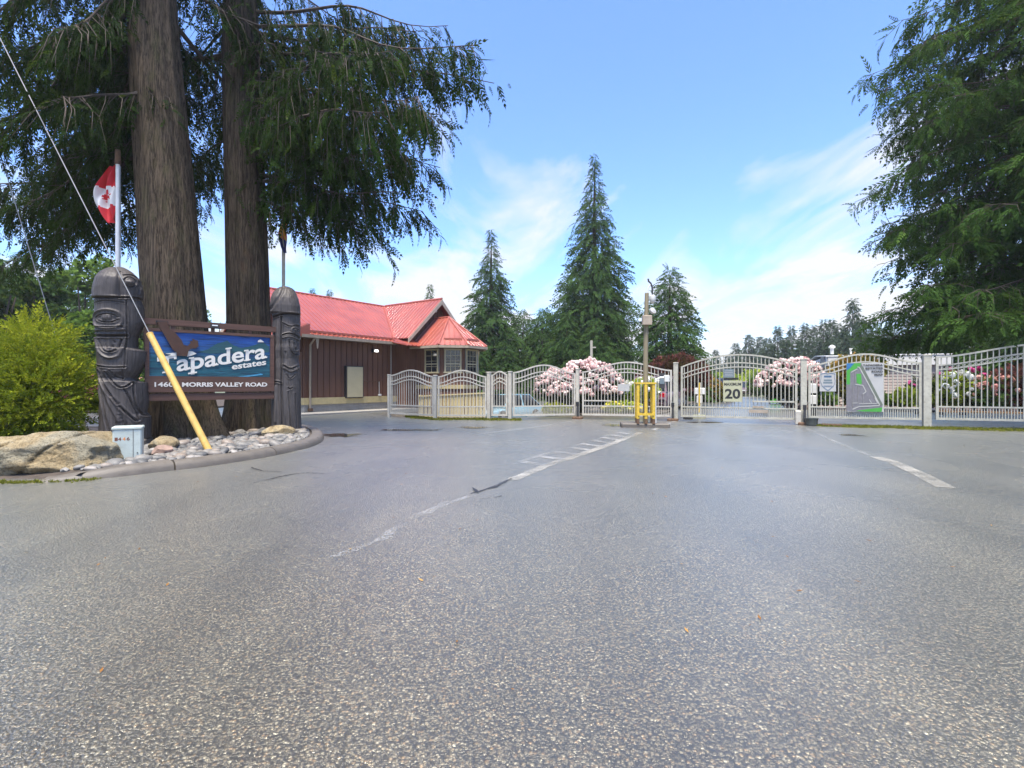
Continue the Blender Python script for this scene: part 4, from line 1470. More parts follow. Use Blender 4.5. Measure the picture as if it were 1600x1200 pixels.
def shrub(name, label, x, y, lobes, n, tpl, mat, seed, cat='shrub', group=None, tint0=0.42, s0=1.0, shell=0.5, z=0.0, stem=(0.6, 0.4, 0.035), flower=None, up=0.4):
    root = empty(name, (x, y, z), 0, label, cat, group)
    rg = np.random.default_rng(seed)
    stem_group(root, stem[0], stem[1], stem[2], seed)
    inst('foliage' if cat == 'shrub' else 'crown', bushy('foliage', rg, lobes, n, tpl, mat, tint0, s0, shell, up), root)
    if flower:
        for (fm, fn, fs, zlo) in flower:
            P, d = blob_points(rg, fn * 3, lobes, 0.93)
            k = (P[:, 2] > zlo) & (d[:, 2] > -0.45)
            # keep the outermost heads only
            keep = np.ones(len(P), bool)
            for (c, r) in lobes:
                keep &= (((P - np.array(c)) / (np.array(r) * 0.90)) ** 2).sum(1) > 0.99
            P, d = P[k & keep][:fn], d[k & keep][:fn]
            V, ti = scatter(truss_tpl(13, 0.10, seed), P, nrm(d + np.array([0, 0, 0.4])), fs * rg.uniform(0.5, 1.35, len(P)), np.clip(rg.normal(0.62, 0.2, len(P)), 0, 1), rg)
            # flower balls open along local Z, so turn the template's Z onto X
            inst('blossom', quads_mesh('blossom', V, ti, fm), root)
    return root


# golden cypress bush beside the boulder
GSPRAY = spray_tpl(4, 0.21, 0.07, 0.016, 0.05, 36, 0.05)
rg = np.random.default_rng(55)
lob = [((0, 0, 0.95), (1.0, 0.9, 0.95)), ((-0.55, 0.1, 1.35), (0.75, 0.7, 0.75)), ((0.15, 0.1, 1.75), (0.55, 0.55, 0.60)), ((0.55, -0.1, 0.85), (0.55, 0.6, 0.75)), ((-0.9, -0.1, 0.8), (0.8, 0.8, 0.8)), ((0.35, 0.0, 1.35), (0.6, 0.55, 0.5)), ((-1.5, 0, 1.0), (0.8, 0.8, 0.95)), ((-0.4, -.3, 0.55), (1.2, 0.75, 0.55))]
shrub('cypress_bush', 'bright yellow green cypress bush behind the big tan boulder', -8.75, 9.15, lob, 11500, GSPRAY, M['gold_leaf'], 55, tint0=0.42, s0=1.05, shell=0.45, stem=(1.0, 0.5, 0.04), z=0.06, up=0.15)

# pink rhododendrons
rl = [((-0.9, 0, 1.0), (0.85, 0.8, 0.72)), ((0.3, 0, 1.35), (0.95, 0.85, 0.75)), ((0.95, 0.1, 0.95), (0.85, 0.8, 0.65)), ((-0.2, -0.2, 0.75), (1.3, 0.8, 0.6)), ((1.2, -.1, 0.6), (0.6, .6, .5))]
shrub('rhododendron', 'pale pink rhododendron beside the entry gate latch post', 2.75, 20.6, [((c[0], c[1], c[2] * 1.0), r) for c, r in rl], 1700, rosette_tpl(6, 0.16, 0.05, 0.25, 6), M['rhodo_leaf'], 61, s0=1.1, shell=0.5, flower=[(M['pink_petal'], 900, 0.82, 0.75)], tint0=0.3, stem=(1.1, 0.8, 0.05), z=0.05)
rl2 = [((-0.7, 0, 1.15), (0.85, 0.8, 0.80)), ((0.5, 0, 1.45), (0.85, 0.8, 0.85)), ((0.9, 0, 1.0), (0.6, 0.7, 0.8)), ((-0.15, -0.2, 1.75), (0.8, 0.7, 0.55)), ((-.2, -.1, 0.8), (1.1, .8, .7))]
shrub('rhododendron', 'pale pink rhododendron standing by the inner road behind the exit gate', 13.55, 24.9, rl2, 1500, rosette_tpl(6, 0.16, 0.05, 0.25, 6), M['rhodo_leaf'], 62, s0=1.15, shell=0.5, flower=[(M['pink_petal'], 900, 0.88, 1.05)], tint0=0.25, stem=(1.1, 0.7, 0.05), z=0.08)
# yellow and lime planting between the gates
shrub('azalea', 'lime green and white flowering azalea beside the yellow pole guard', 5.0, 20.6, [((0, 0, .75), (.55, .5, .5)), ((0.5, .2, .95), (.5, .5, .45)), ((-.4, .1, .6), (.5, .5, .5))], 900, LEAFC, M['lime_leaf'], 63, s0=0.75, flower=[(M['white_petal'], 70, 0.9, 0.3)], z=0.06)
shrub('spirea', 'low yellow leaved shrub behind the entry gate', 4.15, 19.9, [((0, 0, .22), (.65, .4, .24)), ((0.5, 0, .2), (.5, .35, .2))], 800, FINE, M['lime_leaf'], 64, tint0=0.65, z=0.06, stem=(.25, .3, .015), flower=[(M['yellow_petal'], 60, 0.6, 0.12)])
shrub('spirea', 'small yellow green shrub left of the pink rhododendron', 1.7, 19.8, [((0, 0, .22), (.55, .4, .26))], 500, FINE, M['gold_leaf'], 65, tint0=0.55, z=0.0, stem=(.25, .3, .015))
# purple maple
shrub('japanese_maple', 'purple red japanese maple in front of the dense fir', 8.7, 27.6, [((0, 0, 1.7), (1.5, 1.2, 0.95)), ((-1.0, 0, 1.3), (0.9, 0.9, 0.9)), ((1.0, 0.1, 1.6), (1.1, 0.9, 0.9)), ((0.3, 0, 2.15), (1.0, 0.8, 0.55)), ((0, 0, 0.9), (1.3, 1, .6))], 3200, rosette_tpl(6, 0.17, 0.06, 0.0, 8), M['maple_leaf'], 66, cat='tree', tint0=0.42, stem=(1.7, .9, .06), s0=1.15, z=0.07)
# the hedge trees along the inner road
for i, (px, top, Y, mt, w) in enumerate(((1090, 575, 42, 'bright_leaf', 2.0), (1105, 590, 34, 'orange_leaf', 1.0), (1180, 578, 60, 'lime_leaf', 3.0), (1135, 583, 56, 'lime_leaf', 2.2), (1205, 578, 48, 'bright_leaf', 2.2), (1118, 596, 36, 'bright_leaf', 0.9))):
    h = CAM_H + (600 - top) * Y / 800
    shrub('roadside_shrub', ('rounded green shrub', 'orange and green shrub', 'long yellow green hedge shrub', 'yellow green hedge shrub', 'green shrub behind the pale pink rhododendron', 'small green shrub')[i] + (' along the inner road' if i != 4 else ' by the inner road'), (px - 800) * Y / 800, Y,
          [((0, 0, h * .55), (w * .7, w * .6, h * .48)), ((-w * .5, 0, h * .42), (w * .55, w * .5, h * .42)), ((w * .5, 0, h * .45), (w * .55, w * .5, h * .42))], 900, LEAFB, M[mt], 70 + i, s0=0.9, stem=(h * .5, w * .3, .04), tint0=0.5)
# planting in front of the mobile home and behind the right fence
def along(k, back):
    p = _b0 + W * k + U * back
    return float(p[0]), float(p[1])


x, y = along(2.75, 1.5)
shrub('pieris_shrub', 'orange tipped shrub above the road map sign', x, y, [((0, 0, 1.75), (1.0, .8, .75)), ((.7, 0, 1.9), (.8, .7, .6)), ((-.5, 0, 1.3), (.7, .7, .8)), ((0.2, 0, .8), (.8, .6, .7))], 1500, LEAFC, M['orange_leaf'], 81, tint0=0.5, stem=(1.5, .6, .05), z=0.08)
for i, (k, b, h, mt, fl, lab) in enumerate((
        (1.45, 0.6, 0.8, 'bright_leaf', None, 'green leafy shrub between the shield sign and the garden wall'),
        (3.65, 0.6, 0.75, 'bright_leaf', None, 'rounded green shrub in front of the pale siding'),
        (4.65, 0.6, 0.95, 'lime_leaf', None, 'yellow green shrub at the end of the pale siding'),
        (6.45, 0.8, 1.65, 'lime_leaf', (M['white_petal'], 60, 1.1, 0.5), 'lime green rhododendron with white flowers behind the right fence'),
        (7.25, 1.5, 1.9, 'rhodo_leaf', (M['magenta_petal'], 70, 1.0, 0.6), 'dark shrub with magenta flowers behind the right fence'),
        (7.75, 0.5, 1.5, 'bright_leaf', (M['coral_petal'], 80, 1.0, 0.6), 'green shrub with coral flowers behind the right fence'),
        (8.75, 0.7, 2.2, 'maple_leaf', None, 'small purple maple at the end of the right fence'),
        (5.75, 1.3, 1.7, 'rhodo_leaf', (M['magenta_petal'], 30, 0.8, 0.6), 'dark shrub with a few red flowers beside the tall fence post'))):
    x, y = along(k, b)
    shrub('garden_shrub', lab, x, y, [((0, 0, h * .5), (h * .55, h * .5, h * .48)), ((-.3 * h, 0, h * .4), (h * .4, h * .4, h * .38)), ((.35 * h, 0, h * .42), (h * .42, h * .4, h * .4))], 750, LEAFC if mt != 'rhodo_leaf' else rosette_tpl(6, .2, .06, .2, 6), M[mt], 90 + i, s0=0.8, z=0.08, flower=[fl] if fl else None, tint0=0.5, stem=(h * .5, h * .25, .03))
# garden beyond the stone bed on the left
for i, (px, top, Y, w, mt, fl, lab) in enumerate((
        (140, 585, 22, 1.5, 'bright_leaf', (M['magenta_petal'], 80, 1.0, 0.3), 'green shrub with magenta flowers beyond the stone bed'),
        (222, 590, 24, 1.6, 'bright_leaf', (M['coral_petal'], 90, 1.0, 0.3), 'green shrub with coral flowers seen beside the left totem'),
        (80, 590, 24, 1.8, 'rhodo_leaf', None, 'dark green shrub behind the cypress bush'))):
    h = CAM_H + (600 - top) * Y / 800 - 0.08
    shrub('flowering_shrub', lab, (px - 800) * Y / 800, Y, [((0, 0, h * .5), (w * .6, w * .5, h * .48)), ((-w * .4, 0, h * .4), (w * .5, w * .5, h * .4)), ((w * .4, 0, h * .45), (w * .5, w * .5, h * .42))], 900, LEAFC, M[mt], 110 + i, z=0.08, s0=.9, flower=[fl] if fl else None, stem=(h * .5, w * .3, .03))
for i, (px, top, Y, w, mt, lab) in enumerate((
        (135, 395, 30, 3.4, 'bright_leaf', 'tall bright green tree left of the Canadian flagpole foot'),
        (200, 430, 34, 3.0, 'bright_leaf', 'green tree behind the left totem'),
        (60, 410, 27, 2.6, 'fir', 'dark evergreen tree above the cypress bush'),
        (-20, 400, 24, 2.8, 'fir', 'dark evergreen tree by the left edge of the garden'),
        (332, 462, 52, 3.6, 'bright_leaf', 'distant green tree seen between the two cedar trunks'),
        (120, 470, 24, 1.7, 'bright_leaf', 'slender light green tree beside the left totem'))):
    h = CAM_H + (600 - top) * Y / 800
    x = (px - 800) * Y / 800
    lob = []
    rgl = np.random.default_rng(400 + i)
    for k in range(12):
        t = rgl.random()
        a = rgl.uniform(0, 6.28)
        rr = w * 0.62 * (1 - 0.55 * t)
        lob.append(((math.cos(a) * rr * .8, math.sin(a) * rr * .8, h * (0.18 + 0.70 * t)), (rr * .75, rr * .75, h * 0.13)))
    shrub('garden_tree', lab, x, Y, lob, 2600, LEAFB, M[mt], 120 + i, cat='tree', s0=0.85, stem=(h * .75, w * .35, .12), tint0=0.45, shell=0.35, z=0.0)


# ------------------------------------------------------------------ carved totems
def seg_dist(Sx, Sz, pts):
    d = np.full(Sx.shape, 9.0)
    for (x0, z0), (x1, z1) in zip(pts[:-1], pts[1:]):
        dx, dz = x1 - x0, z1 - z0
        L = dx * dx + dz * dz + 1e-12
        t = np.clip(((Sx - x0) * dx + (Sz - z0) * dz) / L, 0, 1)
        d = np.minimum(d, np.hypot(Sx - (x0 + t * dx), Sz - (z0 + t * dz)))
    return d


def qcurve(pts, n=10):
    """smooth curve through control points (Chaikin)"""
    p = np.asarray(pts, float)
    for _ in range(3):
        q = [p[0]]
        for a, b in zip(p[:-1], p[1:]):
            q += [a * .75 + b * .25, a * .25 + b * .75]
        q.append(p[-1])
        p = np.array(q)
    return [tuple(k) for k in p]


def totem(name, label, loc, H, prof, feats, rz, depth=0.36, seed=0, z0=0.0):
    """prof: (z, left, right) half widths; feats carve the side that faces the forecourt and its mirror image"""
    na, nz = 150, 340
    prof = np.array(sorted(prof))
    z = np.linspace(0, H, nz)
    xl = np.interp(z, prof[:, 0], prof[:, 1])
    xr = np.interp(z, prof[:, 0], prof[:, 2])
    a = np.linspace(0, 2 * np.pi, na, endpoint=False)
    A, Z = np.meshgrid(a, z)
    XL, XR = xl[:, None], xr[:, None]
    sn, cs = np.sin(A), np.cos(A)
    ex = 0.80
    sx = np.sign(sn) * np.abs(sn) ** ex
    cy = np.sign(cs) * np.abs(cs) ** ex
    X = np.where(sx < 0, sx * XL, sx * XR)
    capf = np.sqrt(np.clip(1 - np.clip((Z - (H - 0.42)) / 0.42, 0, 1) ** 2.4, 0, 1))
    dep = depth * (0.30 + 0.70 * capf)
    Yv = -cy * dep * np.minimum(1, (np.minimum(XL, XR) + 0.12) / 0.42)
    D = np.zeros_like(X)
    for f in feats:
        kind, pts, w, dp = f
        if kind == 'groove':
            w, dp = w * 0.8, dp * 1.25
        d = seg_dist(X, Z, pts)
        if kind == 'groove':
            D += -dp * np.exp(-(d / w) ** 2) + 0.35 * dp * np.exp(-((d - 2.0 * w) / (1.2 * w)) ** 2)
        elif kind == 'ridge':
            D += dp * np.exp(-(d / w) ** 2)
        elif kind == 'bump':
            D += dp * np.clip(1 - (d / w) ** 2, 0, 1)
        elif kind == 'panel':          # raised area inside a polygon
            m = in_poly(np.stack([X.ravel(), Z.ravel()], -1), pts).reshape(X.shape)
            e = seg_dist(X, Z, list(pts) + [pts[0]])
            D += np.where(m, dp * np.clip(e / w, 0, 1), 0)
    D *= 1.35 * np.clip(np.abs(cs) * 2.2, 0, 1)
    rg = np.random.default_rng(seed)
    # adze marks and drying checks
    D += 0.0012 * np.sin(A * 37 + 2 * np.sin(Z * 3)) + 0.001 * np.sin(Z * 43 + 9 * np.sin(A * 3) + A * 5)
    nx, ny = sn, -cs
    X2, Y2 = X + nx * D, Yv + ny * D
    V = np.stack([X2, Y2, Z + z0], -1).reshape(-1, 3)
    idx = np.arange(nz * na).reshape(nz, na)
    nxt = np.roll(idx, -1, axis=1)
    F = np.stack([idx[:-1], nxt[:-1], nxt[1:], idx[1:]], -1).reshape(-1, 4)
    me = bpy.data.meshes.new(name)
    me.from_pydata(V.tolist(), [], F.tolist() + [tuple(idx[-1]), tuple(reversed(idx[0]))])
    me.materials.append(M['totem'])
    me.polygons.foreach_set('use_smooth', [True] * len(me.polygons))
    me.update()
    o = inst(name, me, None, loc, (0, 0, rz))
    return tag(o, label, 'totem', 'carved totems holding up the sign')


def zl(x, y, cx=580.0, by=940.0, k=259.0):
    return ((x - cx) / k, (by - y) / k)


def Lp(*pts):
    return qcurve([zl(*p) for p in pts])


def oval(cx, cy, rx, ry, n=28, p=1.0):
    return [zl(cx + rx * math.cos(2 * math.pi * i / n), cy + ry * math.copysign(abs(math.sin(2 * math.pi * i / n)) ** p, math.sin(2 * math.pi * i / n))) for i in range(n + 1)]


prof_l = [(0, .335, .455), (.40, .325, .455), (.425, .325, .445), (.47, .325, .39), (.70, .32, .43), (1.05, .33, .42), (1.075, .33, .26), (1.13, .33, .235), (1.31, .355, .33), (1.47, .36, .39), (1.64, .367, .405), (1.69, .37, .25), (1.90, .375, .25), (2.16, .39, .355),
          (2.47, .392, .345), (2.60, .40, .30), (2.66, .395, .325), (2.78, .39, .33), (2.97, .345, .295), (3.05, .30, .24), (3.12, .235, .17), (3.17, .16, .10), (3.205, .06, .03)]
feats_l = [
    ('panel', [zl(*p) for p in ((470, 272), (470, 120), (560, 108), (584, 150), (584, 272))], 0.03, 0.035),
    ('groove', Lp((470, 272), (520, 276), (600, 268), (660, 262)), 0.014, 0.030),
    ('groove', Lp((585, 140), (586, 200), (590, 272)), 0.012, 0.026),
    ('bump', oval(626, 190, 2, 2, 6), 0.10, 0.02), ('groove', oval(624, 192, 20, 24), 0.012, 0.022), ('bump', oval(624, 192, 1, 1, 4), 0.045, 0.03),
    ('groove', Lp((600, 160), (640, 150), (662, 190), (655, 240)), 0.012, 0.02),
    ('ridge', oval(540, 372, 58, 44, p=0.8), 0.016, 0.026), ('groove', oval(540, 368, 44, 20, p=1.2), 0.010, 0.024), ('bump', oval(538, 366, 6, 3, 8), 0.055, 0.024),
    ('groove', Lp((484, 408), (540, 412), (600, 404)), 0.010, 0.022), ('ridge', Lp((484, 422), (540, 426), (602, 418)), 0.016, 0.018),
    ('groove', Lp((484, 448), (545, 452), (612, 446)), 0.020, 0.036),
    ('ridge', Lp((490, 462), (505, 530), (548, 560), (592, 540), (608, 458)), 0.018, 0.026), ('groove', Lp((505, 468), (518, 515), (548, 530), (582, 512), (594, 466)), 0.012, 0.026),
    ('ridge', Lp((545, 462), (548, 500), (546, 522)), 0.020, 0.020), ('groove', Lp((524, 462), (530, 480), (538, 510)), 0.008, 0.014), ('groove', Lp((572, 462), (566, 480), (560, 508)), 0.008, 0.014),
    ('groove', Lp((612, 282), (618, 380), (610, 480), (606, 600)), 0.012, 0.022), ('groove', Lp((484, 296), (540, 286), (606, 292)), 0.010, 0.014),
    ('groove', Lp((490, 590), (550, 600), (610, 596)), 0.012, 0.02),
    ('groove', Lp((548, 612), (566, 640), (600, 652)), 0.010, 0.022), ('groove', Lp((600, 612), (600, 652)), 0.010, 0.018), ('groove', Lp((530, 620), (575, 690), (610, 694), (642, 660)), 0.013, 0.026),
    ('groove', Lp((500, 612), (535, 700), (592, 790), (650, 852)), 0.016, 0.034), ('groove', Lp((500, 660), (525, 780), (540, 870), (560, 935)), 0.018, 0.034), ('ridge', Lp((512, 640), (545, 760), (585, 850)), 0.024, 0.024),
    ('groove', Lp((606, 700), (640, 780), (662, 850)), 0.014, 0.026), ('groove', Lp((640, 662), (642, 760), (664, 826), (698, 830)), 0.014, 0.03), ('ridge', Lp((560, 740), (610, 830), (640, 900)), 0.026, 0.02),
    ('groove', Lp((590, 820), (612, 880), (618, 938)), 0.014, 0.02)]
_zs = float(bed_z(*TOTEM_L)[0]) - 0.03
totem('totem_pole', 'carved dark totem with a hooked bird head, at the boulder end of the sign', (TOTEM_L[0], TOTEM_L[1], _zs), 3.205, [(z * (3.21 + 0.2 - _zs - 0.0) / 3.41 if False else z, a, b) for z, a, b in prof_l], feats_l, R(28), 0.37, 3, 0.17 - 0.0)


def zr(x, y):
    return ((x - 1190) / 258.0, (1005 - y) / 258.0)


def Rp(*pts):
    return qcurve([zr(*p) for p in pts])


prof_r = [(0, .30, .325), (.3, .30, .315), (.6, .30, .31), (1.15, .29, .31), (1.3, .285, .30), (1.42, .295, .285), (1.57, .30, .265), (1.75, .305, .29), (1.9, .275, .295), (2.1, .28, .30), (2.40, .275, .305), (2.50, .27, .30), (2.56, .255, .30), (2.60, .30, .29), (2.75, .305, .285), (2.92, .295, .245), (3.03, .25, .205), (3.12, .19, .16), (3.17, .12, .10), (3.205, .04, .03)]
feats_r = [
    ('groove', Rp((1112, 372), (1150, 356), (1210, 344), (1266, 345)), 0.015, 0.032), ('panel', [zr(*p) for p in ((1105, 366), (1108, 190), (1190, 170), (1268, 200), (1268, 342), (1190, 346))], 0.03, 0.03),
    ('groove', Rp((1120, 320), (1170, 240), (1180, 190)), 0.03, 0.015),
    ('groove', Rp((1168, 362), (1166, 500), (1170, 640), (1168, 800), (1172, 1000)), 0.016, 0.034),
    ('groove', Rp((1176, 400), (1215, 420), (1250, 405), (1266, 412)), 0.012, 0.022), ('ridge', [zr(1240 + 20 * math.cos(k * .35), 436 + 13 * math.sin(k * .35)) for k in range(19)], 0.012, 0.02), ('bump', [zr(1240, 436), zr(1242, 436)], 0.03, 0.022),
    ('groove', Rp((1172, 470), (1205, 455), (1240, 462), (1266, 478)), 0.013, 0.028), ('ridge', Rp((1174, 484), (1210, 470), (1262, 492)), 0.014, 0.018),
    ('groove', Rp((1210, 492), (1214, 555), (1240, 582), (1262, 566)), 0.012, 0.028), ('ridge', Rp((1224, 500), (1228, 545), (1243, 562), (1258, 548)), 0.012, 0.02), ('groove', Rp((1236, 508), (1238, 540), (1248, 546), (1254, 512)), 0.008, 0.02),
    ('groove', Rp((1180, 640), (1215, 664), (1258, 640)), 0.013, 0.026), ('ridge', Rp((1182, 655), (1216, 680), (1256, 655)), 0.014, 0.02),
    ('groove', Rp((1196, 690), (1212, 722), (1242, 690)), 0.010, 0.022), ('groove', Rp((1204, 765), (1214, 780), (1226, 765)), 0.010, 0.018),
    ('groove', Rp((1112, 745), (1140, 730), (1168, 740)), 0.014, 0.026), ('groove', Rp((1252, 650), (1264, 760), (1268, 995)), 0.012, 0.022), ('groove', Rp((1205, 790), (1212, 880), (1218, 1000)), 0.012, 0.02),
    ('ridge', Rp((1135, 760), (1140, 860), (1136, 960)), 0.026, 0.018), ('groove', Rp((1240, 800), (1246, 900), (1248, 1000)), 0.010, 0.016), ('groove', Rp((1190, 560), (1186, 600), (1180, 640)), 0.010, 0.014)]
_zs2 = float(bed_z(*TOTEM_R)[0]) - 0.03
totem('totem_pole', 'carved dark totem with a smooth domed head, at the building end of the sign', (TOTEM_R[0], TOTEM_R[1], _zs2), 3.205, prof_r, feats_r, R(22), 0.33, 5, 0.14)
# concrete footings that carry the totems
for (p, zt, lb) in ((TOTEM_L, _zs + 0.172, 'low stained concrete footing under the hooked bird totem'), (TOTEM_R, _zs2 + 0.142, 'low stained concrete footing under the domed totem')):
    f = MB().cbox((0, 0, zt / 2 - 0.05), (0.86, 0.70, zt + 0.1), 0.03).build('footing', M['kerb'], None, (p[0], p[1], 0), (0, 0, R(25)))
    tag(f, lb, 'footing', 'totem footings')


# ------------------------------------------------------------------ lettering
def text_polys(txt, size=1.0, bold=0.0, ext=0.01):
    cu = bpy.data.curves.new('txt', 'FONT')
    cu.body = txt
    cu.size = size
    cu.extrude = ext
    cu.offset = bold
    cu.resolution_u = 4
    o = bpy.data.objects.new('txt', cu)
    COL.objects.link(o)
    dg = bpy.context.evaluated_depsgraph_get()
    me = bpy.data.meshes.new_from_object(o.evaluated_get(dg))
    v = np.array([p.co[:] for p in me.vertices])
    f = [tuple(p.vertices) for p in me.polygons]
    bpy.data.objects.remove(o)
    bpy.data.curves.remove(cu)
    bpy.data.meshes.remove(me)
    return v, f


def put_text(mb, txt, x0, x1, z0, h, y=0.0, slope=0.0, bold=0.0, ext=0.006, mi=0, capref=None):
    """letters standing in the XZ plane between x0 and x1, cap height h, facing -Y"""
    v, f = text_polys(txt, 1.0, bold, 0.5)
    vr, _ = text_polys(capref or 'H', 1.0, 0.0, 0.5)
    ch = vr[:, 1].max() - min(0, vr[:, 1].min())
    sx = (x1 - x0) / (v[:, 0].max() - v[:, 0].min())
    X = x0 + (v[:, 0] - v[:, 0].min()) * sx
    Z = z0 + v[:, 1] * (h / ch) + slope * (X - x0)
    Y = y - v[:, 2] * 2 * ext
    mb.add(np.stack([X, Y, Z], -1), f, mi)


# ------------------------------------------------------------------ the entrance sign
SL = np.array([-7.0, 9.75])
SR = np.array([-5.27, 11.30])
sd = (SR - SL) / np.linalg.norm(SR - SL)
SLEN = float(np.linalg.norm(SR - SL))
sign = empty('entrance_sign', (SL[0], SL[1], 0.0), math.atan2(sd[1], sd[0]), 'brown timber entrance sign with blue painted panel and white lettering, hung between two totems', 'sign')


def sg(x, y):
    """zoomed photograph coordinates of the sign -> metres along it, height"""
    p = (x - 10.0) / 1550.0
    q = p * 9.75 / (11.3 - p * 1.55)
    Yd = 9.75 + q * 1.55
    return q * SLEN, CAM_H - (490 + y / 7.8 - 600) * Yd / 800.0


MB().box((SLEN / 2, 0, 2.40), (SLEN + 0.55, 0.10, 0.115)).build('top_beam', M['sign_brown'], sign)
MB().box((SLEN / 2, 0, 0.945), (SLEN + 0.55, 0.10, 0.135)).build('bottom_beam', M['sign_brown'], sign)
MB().box((SLEN / 2, 0.0, 1.655), (SLEN - 0.01, 0.07, 1.23)).build('backboard', M['sign_brown'], sign)
fr = [((SLEN / 2, -0.05, 2.243), (SLEN, 0.045, 0.054)), ((SLEN / 2, -0.05, 1.195), (SLEN, 0.045, 0.31)), ((0.035, -0.05, 1.783), (0.07, 0.045, 0.86)), ((SLEN - 0.04, -0.05, 1.783), (0.08, 0.045, 0.86))]
for c, s in fr:
    MB().box(c, s).build('frame_board', M['sign_brown'], sign)
panel = MB().box((SLEN / 2 - 0.005, -0.037, 1.783), (SLEN - 0.155, 0.012, 0.858)).build('painted_panel', M['sign_paint'], sign)


def plate(poly, y, th, name, mat, parent=panel):
    pts = [sg(*p) for p in poly]
    mb = MB()
    mb.slab([(p[0], y, p[1]) for p in pts], (0, -th, 0))
    return mb.build(name, mat, parent)


plate([(640, 470), (760, 440), (870, 370), (940, 350), (1000, 332), (1060, 380), (1130, 410), (1180, 420), (1300, 395), (1380, 365), (1440, 360), (1500, 400), (1505, 470), (1300, 500), (1000, 480), (800, 490)], -0.0445, 0.004, 'hill', M['sign_hill'])
plate([(1120, 768), (1230, 756), (1400, 735), (1330, 715), (1420, 735), (1430, 745), (1250, 770)], -0.0495, 0.003, 'shore_stroke', M['sign_shore'])
plate([(1365, 350), (1372, 326), (1400, 316), (1420, 332), (1442, 350)], -0.0495, 0.004, 'cloud', M['sign_letter'])
plate([(155, 105), (275, 100), (300, 190), (365, 230), (400, 270), (450, 330), (470, 382), (520, 398), (555, 362), (545, 340), (580, 337), (575, 308), (612, 325), (642, 332), (652, 400), (620, 425), (560, 430), (530, 460), (515, 520), (395, 515), (390, 480), (340, 440), (290, 350), (250, 280), (190, 180)], -0.076, 0.016, 'eagle', M['sign_eagle'])
plate([(526, 460), (580, 462), (630, 490), (572, 512), (518, 527)], -0.0505, 0.018, 'eagle_head', M['sign_letter'])
plate([(250, 490), (386, 476), (390, 514), (285, 517), (325, 500)], -0.0505, 0.018, 'eagle_tail', M['sign_letter'])

# "Tapadera" - heavy letters with slab feet, climbing to the right
mb = MB()
x0, zb0 = sg(158, 738)
x1, zb1 = sg(1462, 542)
slope = (zb1 - zb0) / (x1 - x0)
put_text(mb, 'Tapadera', x0, x1, zb0, 0.315, -0.0445, slope, 0.018, 0.010, capref='H')
def foot(x, w, dz=0.0, h=0.030):
    z = zb0 + slope * (x - x0) + dz
    mb.add([(x - w / 2, -0.0447, z - slope * w / 2), (x + w / 2, -0.0447, z + slope * w / 2), (x + w / 2, -0.0447, z + slope * w / 2 + h), (x - w / 2, -0.0447, z - slope * w / 2 + h),
            (x - w / 2, -0.0638, z - slope * w / 2), (x + w / 2, -0.0638, z + slope * w / 2), (x + w / 2, -0.0638, z + slope * w / 2 + h), (x - w / 2, -0.0638, z - slope * w / 2 + h)],
           [(3, 2, 1, 0), (4, 5, 6, 7), (0, 1, 5, 4), (1, 2, 6, 5), (2, 3, 7, 6), (3, 0, 4, 7)])
# measure letter positions from the text itself
_tv, _ = text_polys('Tapadera', 1.0, 0.018, 0.5)
_sx = (x1 - x0) / (_tv[:, 0].max() - _tv[:, 0].min())
def lx(prefix, letter, side):
    a, _ = text_polys(prefix + letter, 1.0, 0.018, 0.5)
    b, _ = text_polys(letter, 1.0, 0.018, 0.5)
    r = a[:, 0].max()
    l = r - (b[:, 0].max() - b[:, 0].min())
    return x0 + ((l if side < 0 else r) - _tv[:, 0].min()) * _sx
tl, tr_ = lx('', 'T', -1), lx('', 'T', 1)
foot((tl + tr_) / 2, 0.15)
foot(tl + 0.022, 0.042, 0.24, 0.055)
foot(tr_ - 0.022, 0.042, 0.24, 0.055)
for pre, le, sidek, dz, w in (('T', 'a', 1, 0.0, 0.07), ('Ta', 'p', -1, -0.095, 0.15), ('Ta', 'p', -1, 0.205, 0.09), ('Tap', 'a', 1, 0, 0.07), ('Tapa', 'd', 1, 0, 0.07), ('Tapa', 'd', 1, 0.30, 0.11), ('Tapade', 'r', -1, 0, 0.12), ('Tapade', 'r', -1, 0.205, 0.08), ('Tapader', 'a', 1, 0, 0.07)):
    x = lx(pre, le, sidek)
    foot(x + (0.03 if sidek < 0 else -0.01) - (0.02 if dz > 0.1 else 0), w, dz)
mb.build('lettering', M['sign_letter'], panel)
mb = MB()
x0, zb0 = sg(1055, 682)
x1, zb1 = sg(1466, 622)
slope = (zb1 - zb0) / (x1 - x0)
put_text(mb, 'estates', x0, x1, zb0, 0.118, -0.0495, slope, 0.022, 0.006)
mb.build('lettering', M['sign_letter'], panel)
mb = MB()
a, z = sg(125, 890)
b1, _ = sg(415, 890)
put_text(mb, '14600', a, b1, z, 0.083, -0.0728, 0, 0.022, 0.004)
mb.build('lettering', M['sign_letter'], sign)
mb = MB()
a, z2 = sg(455, 890)
b2, _ = sg(1475, 888)
put_text(mb, 'MORRIS VALLEY ROAD', a, b2, z, 0.079, -0.0728, 0, 0.030, 0.004)
mb.build('lettering', M['sign_letter'], sign)
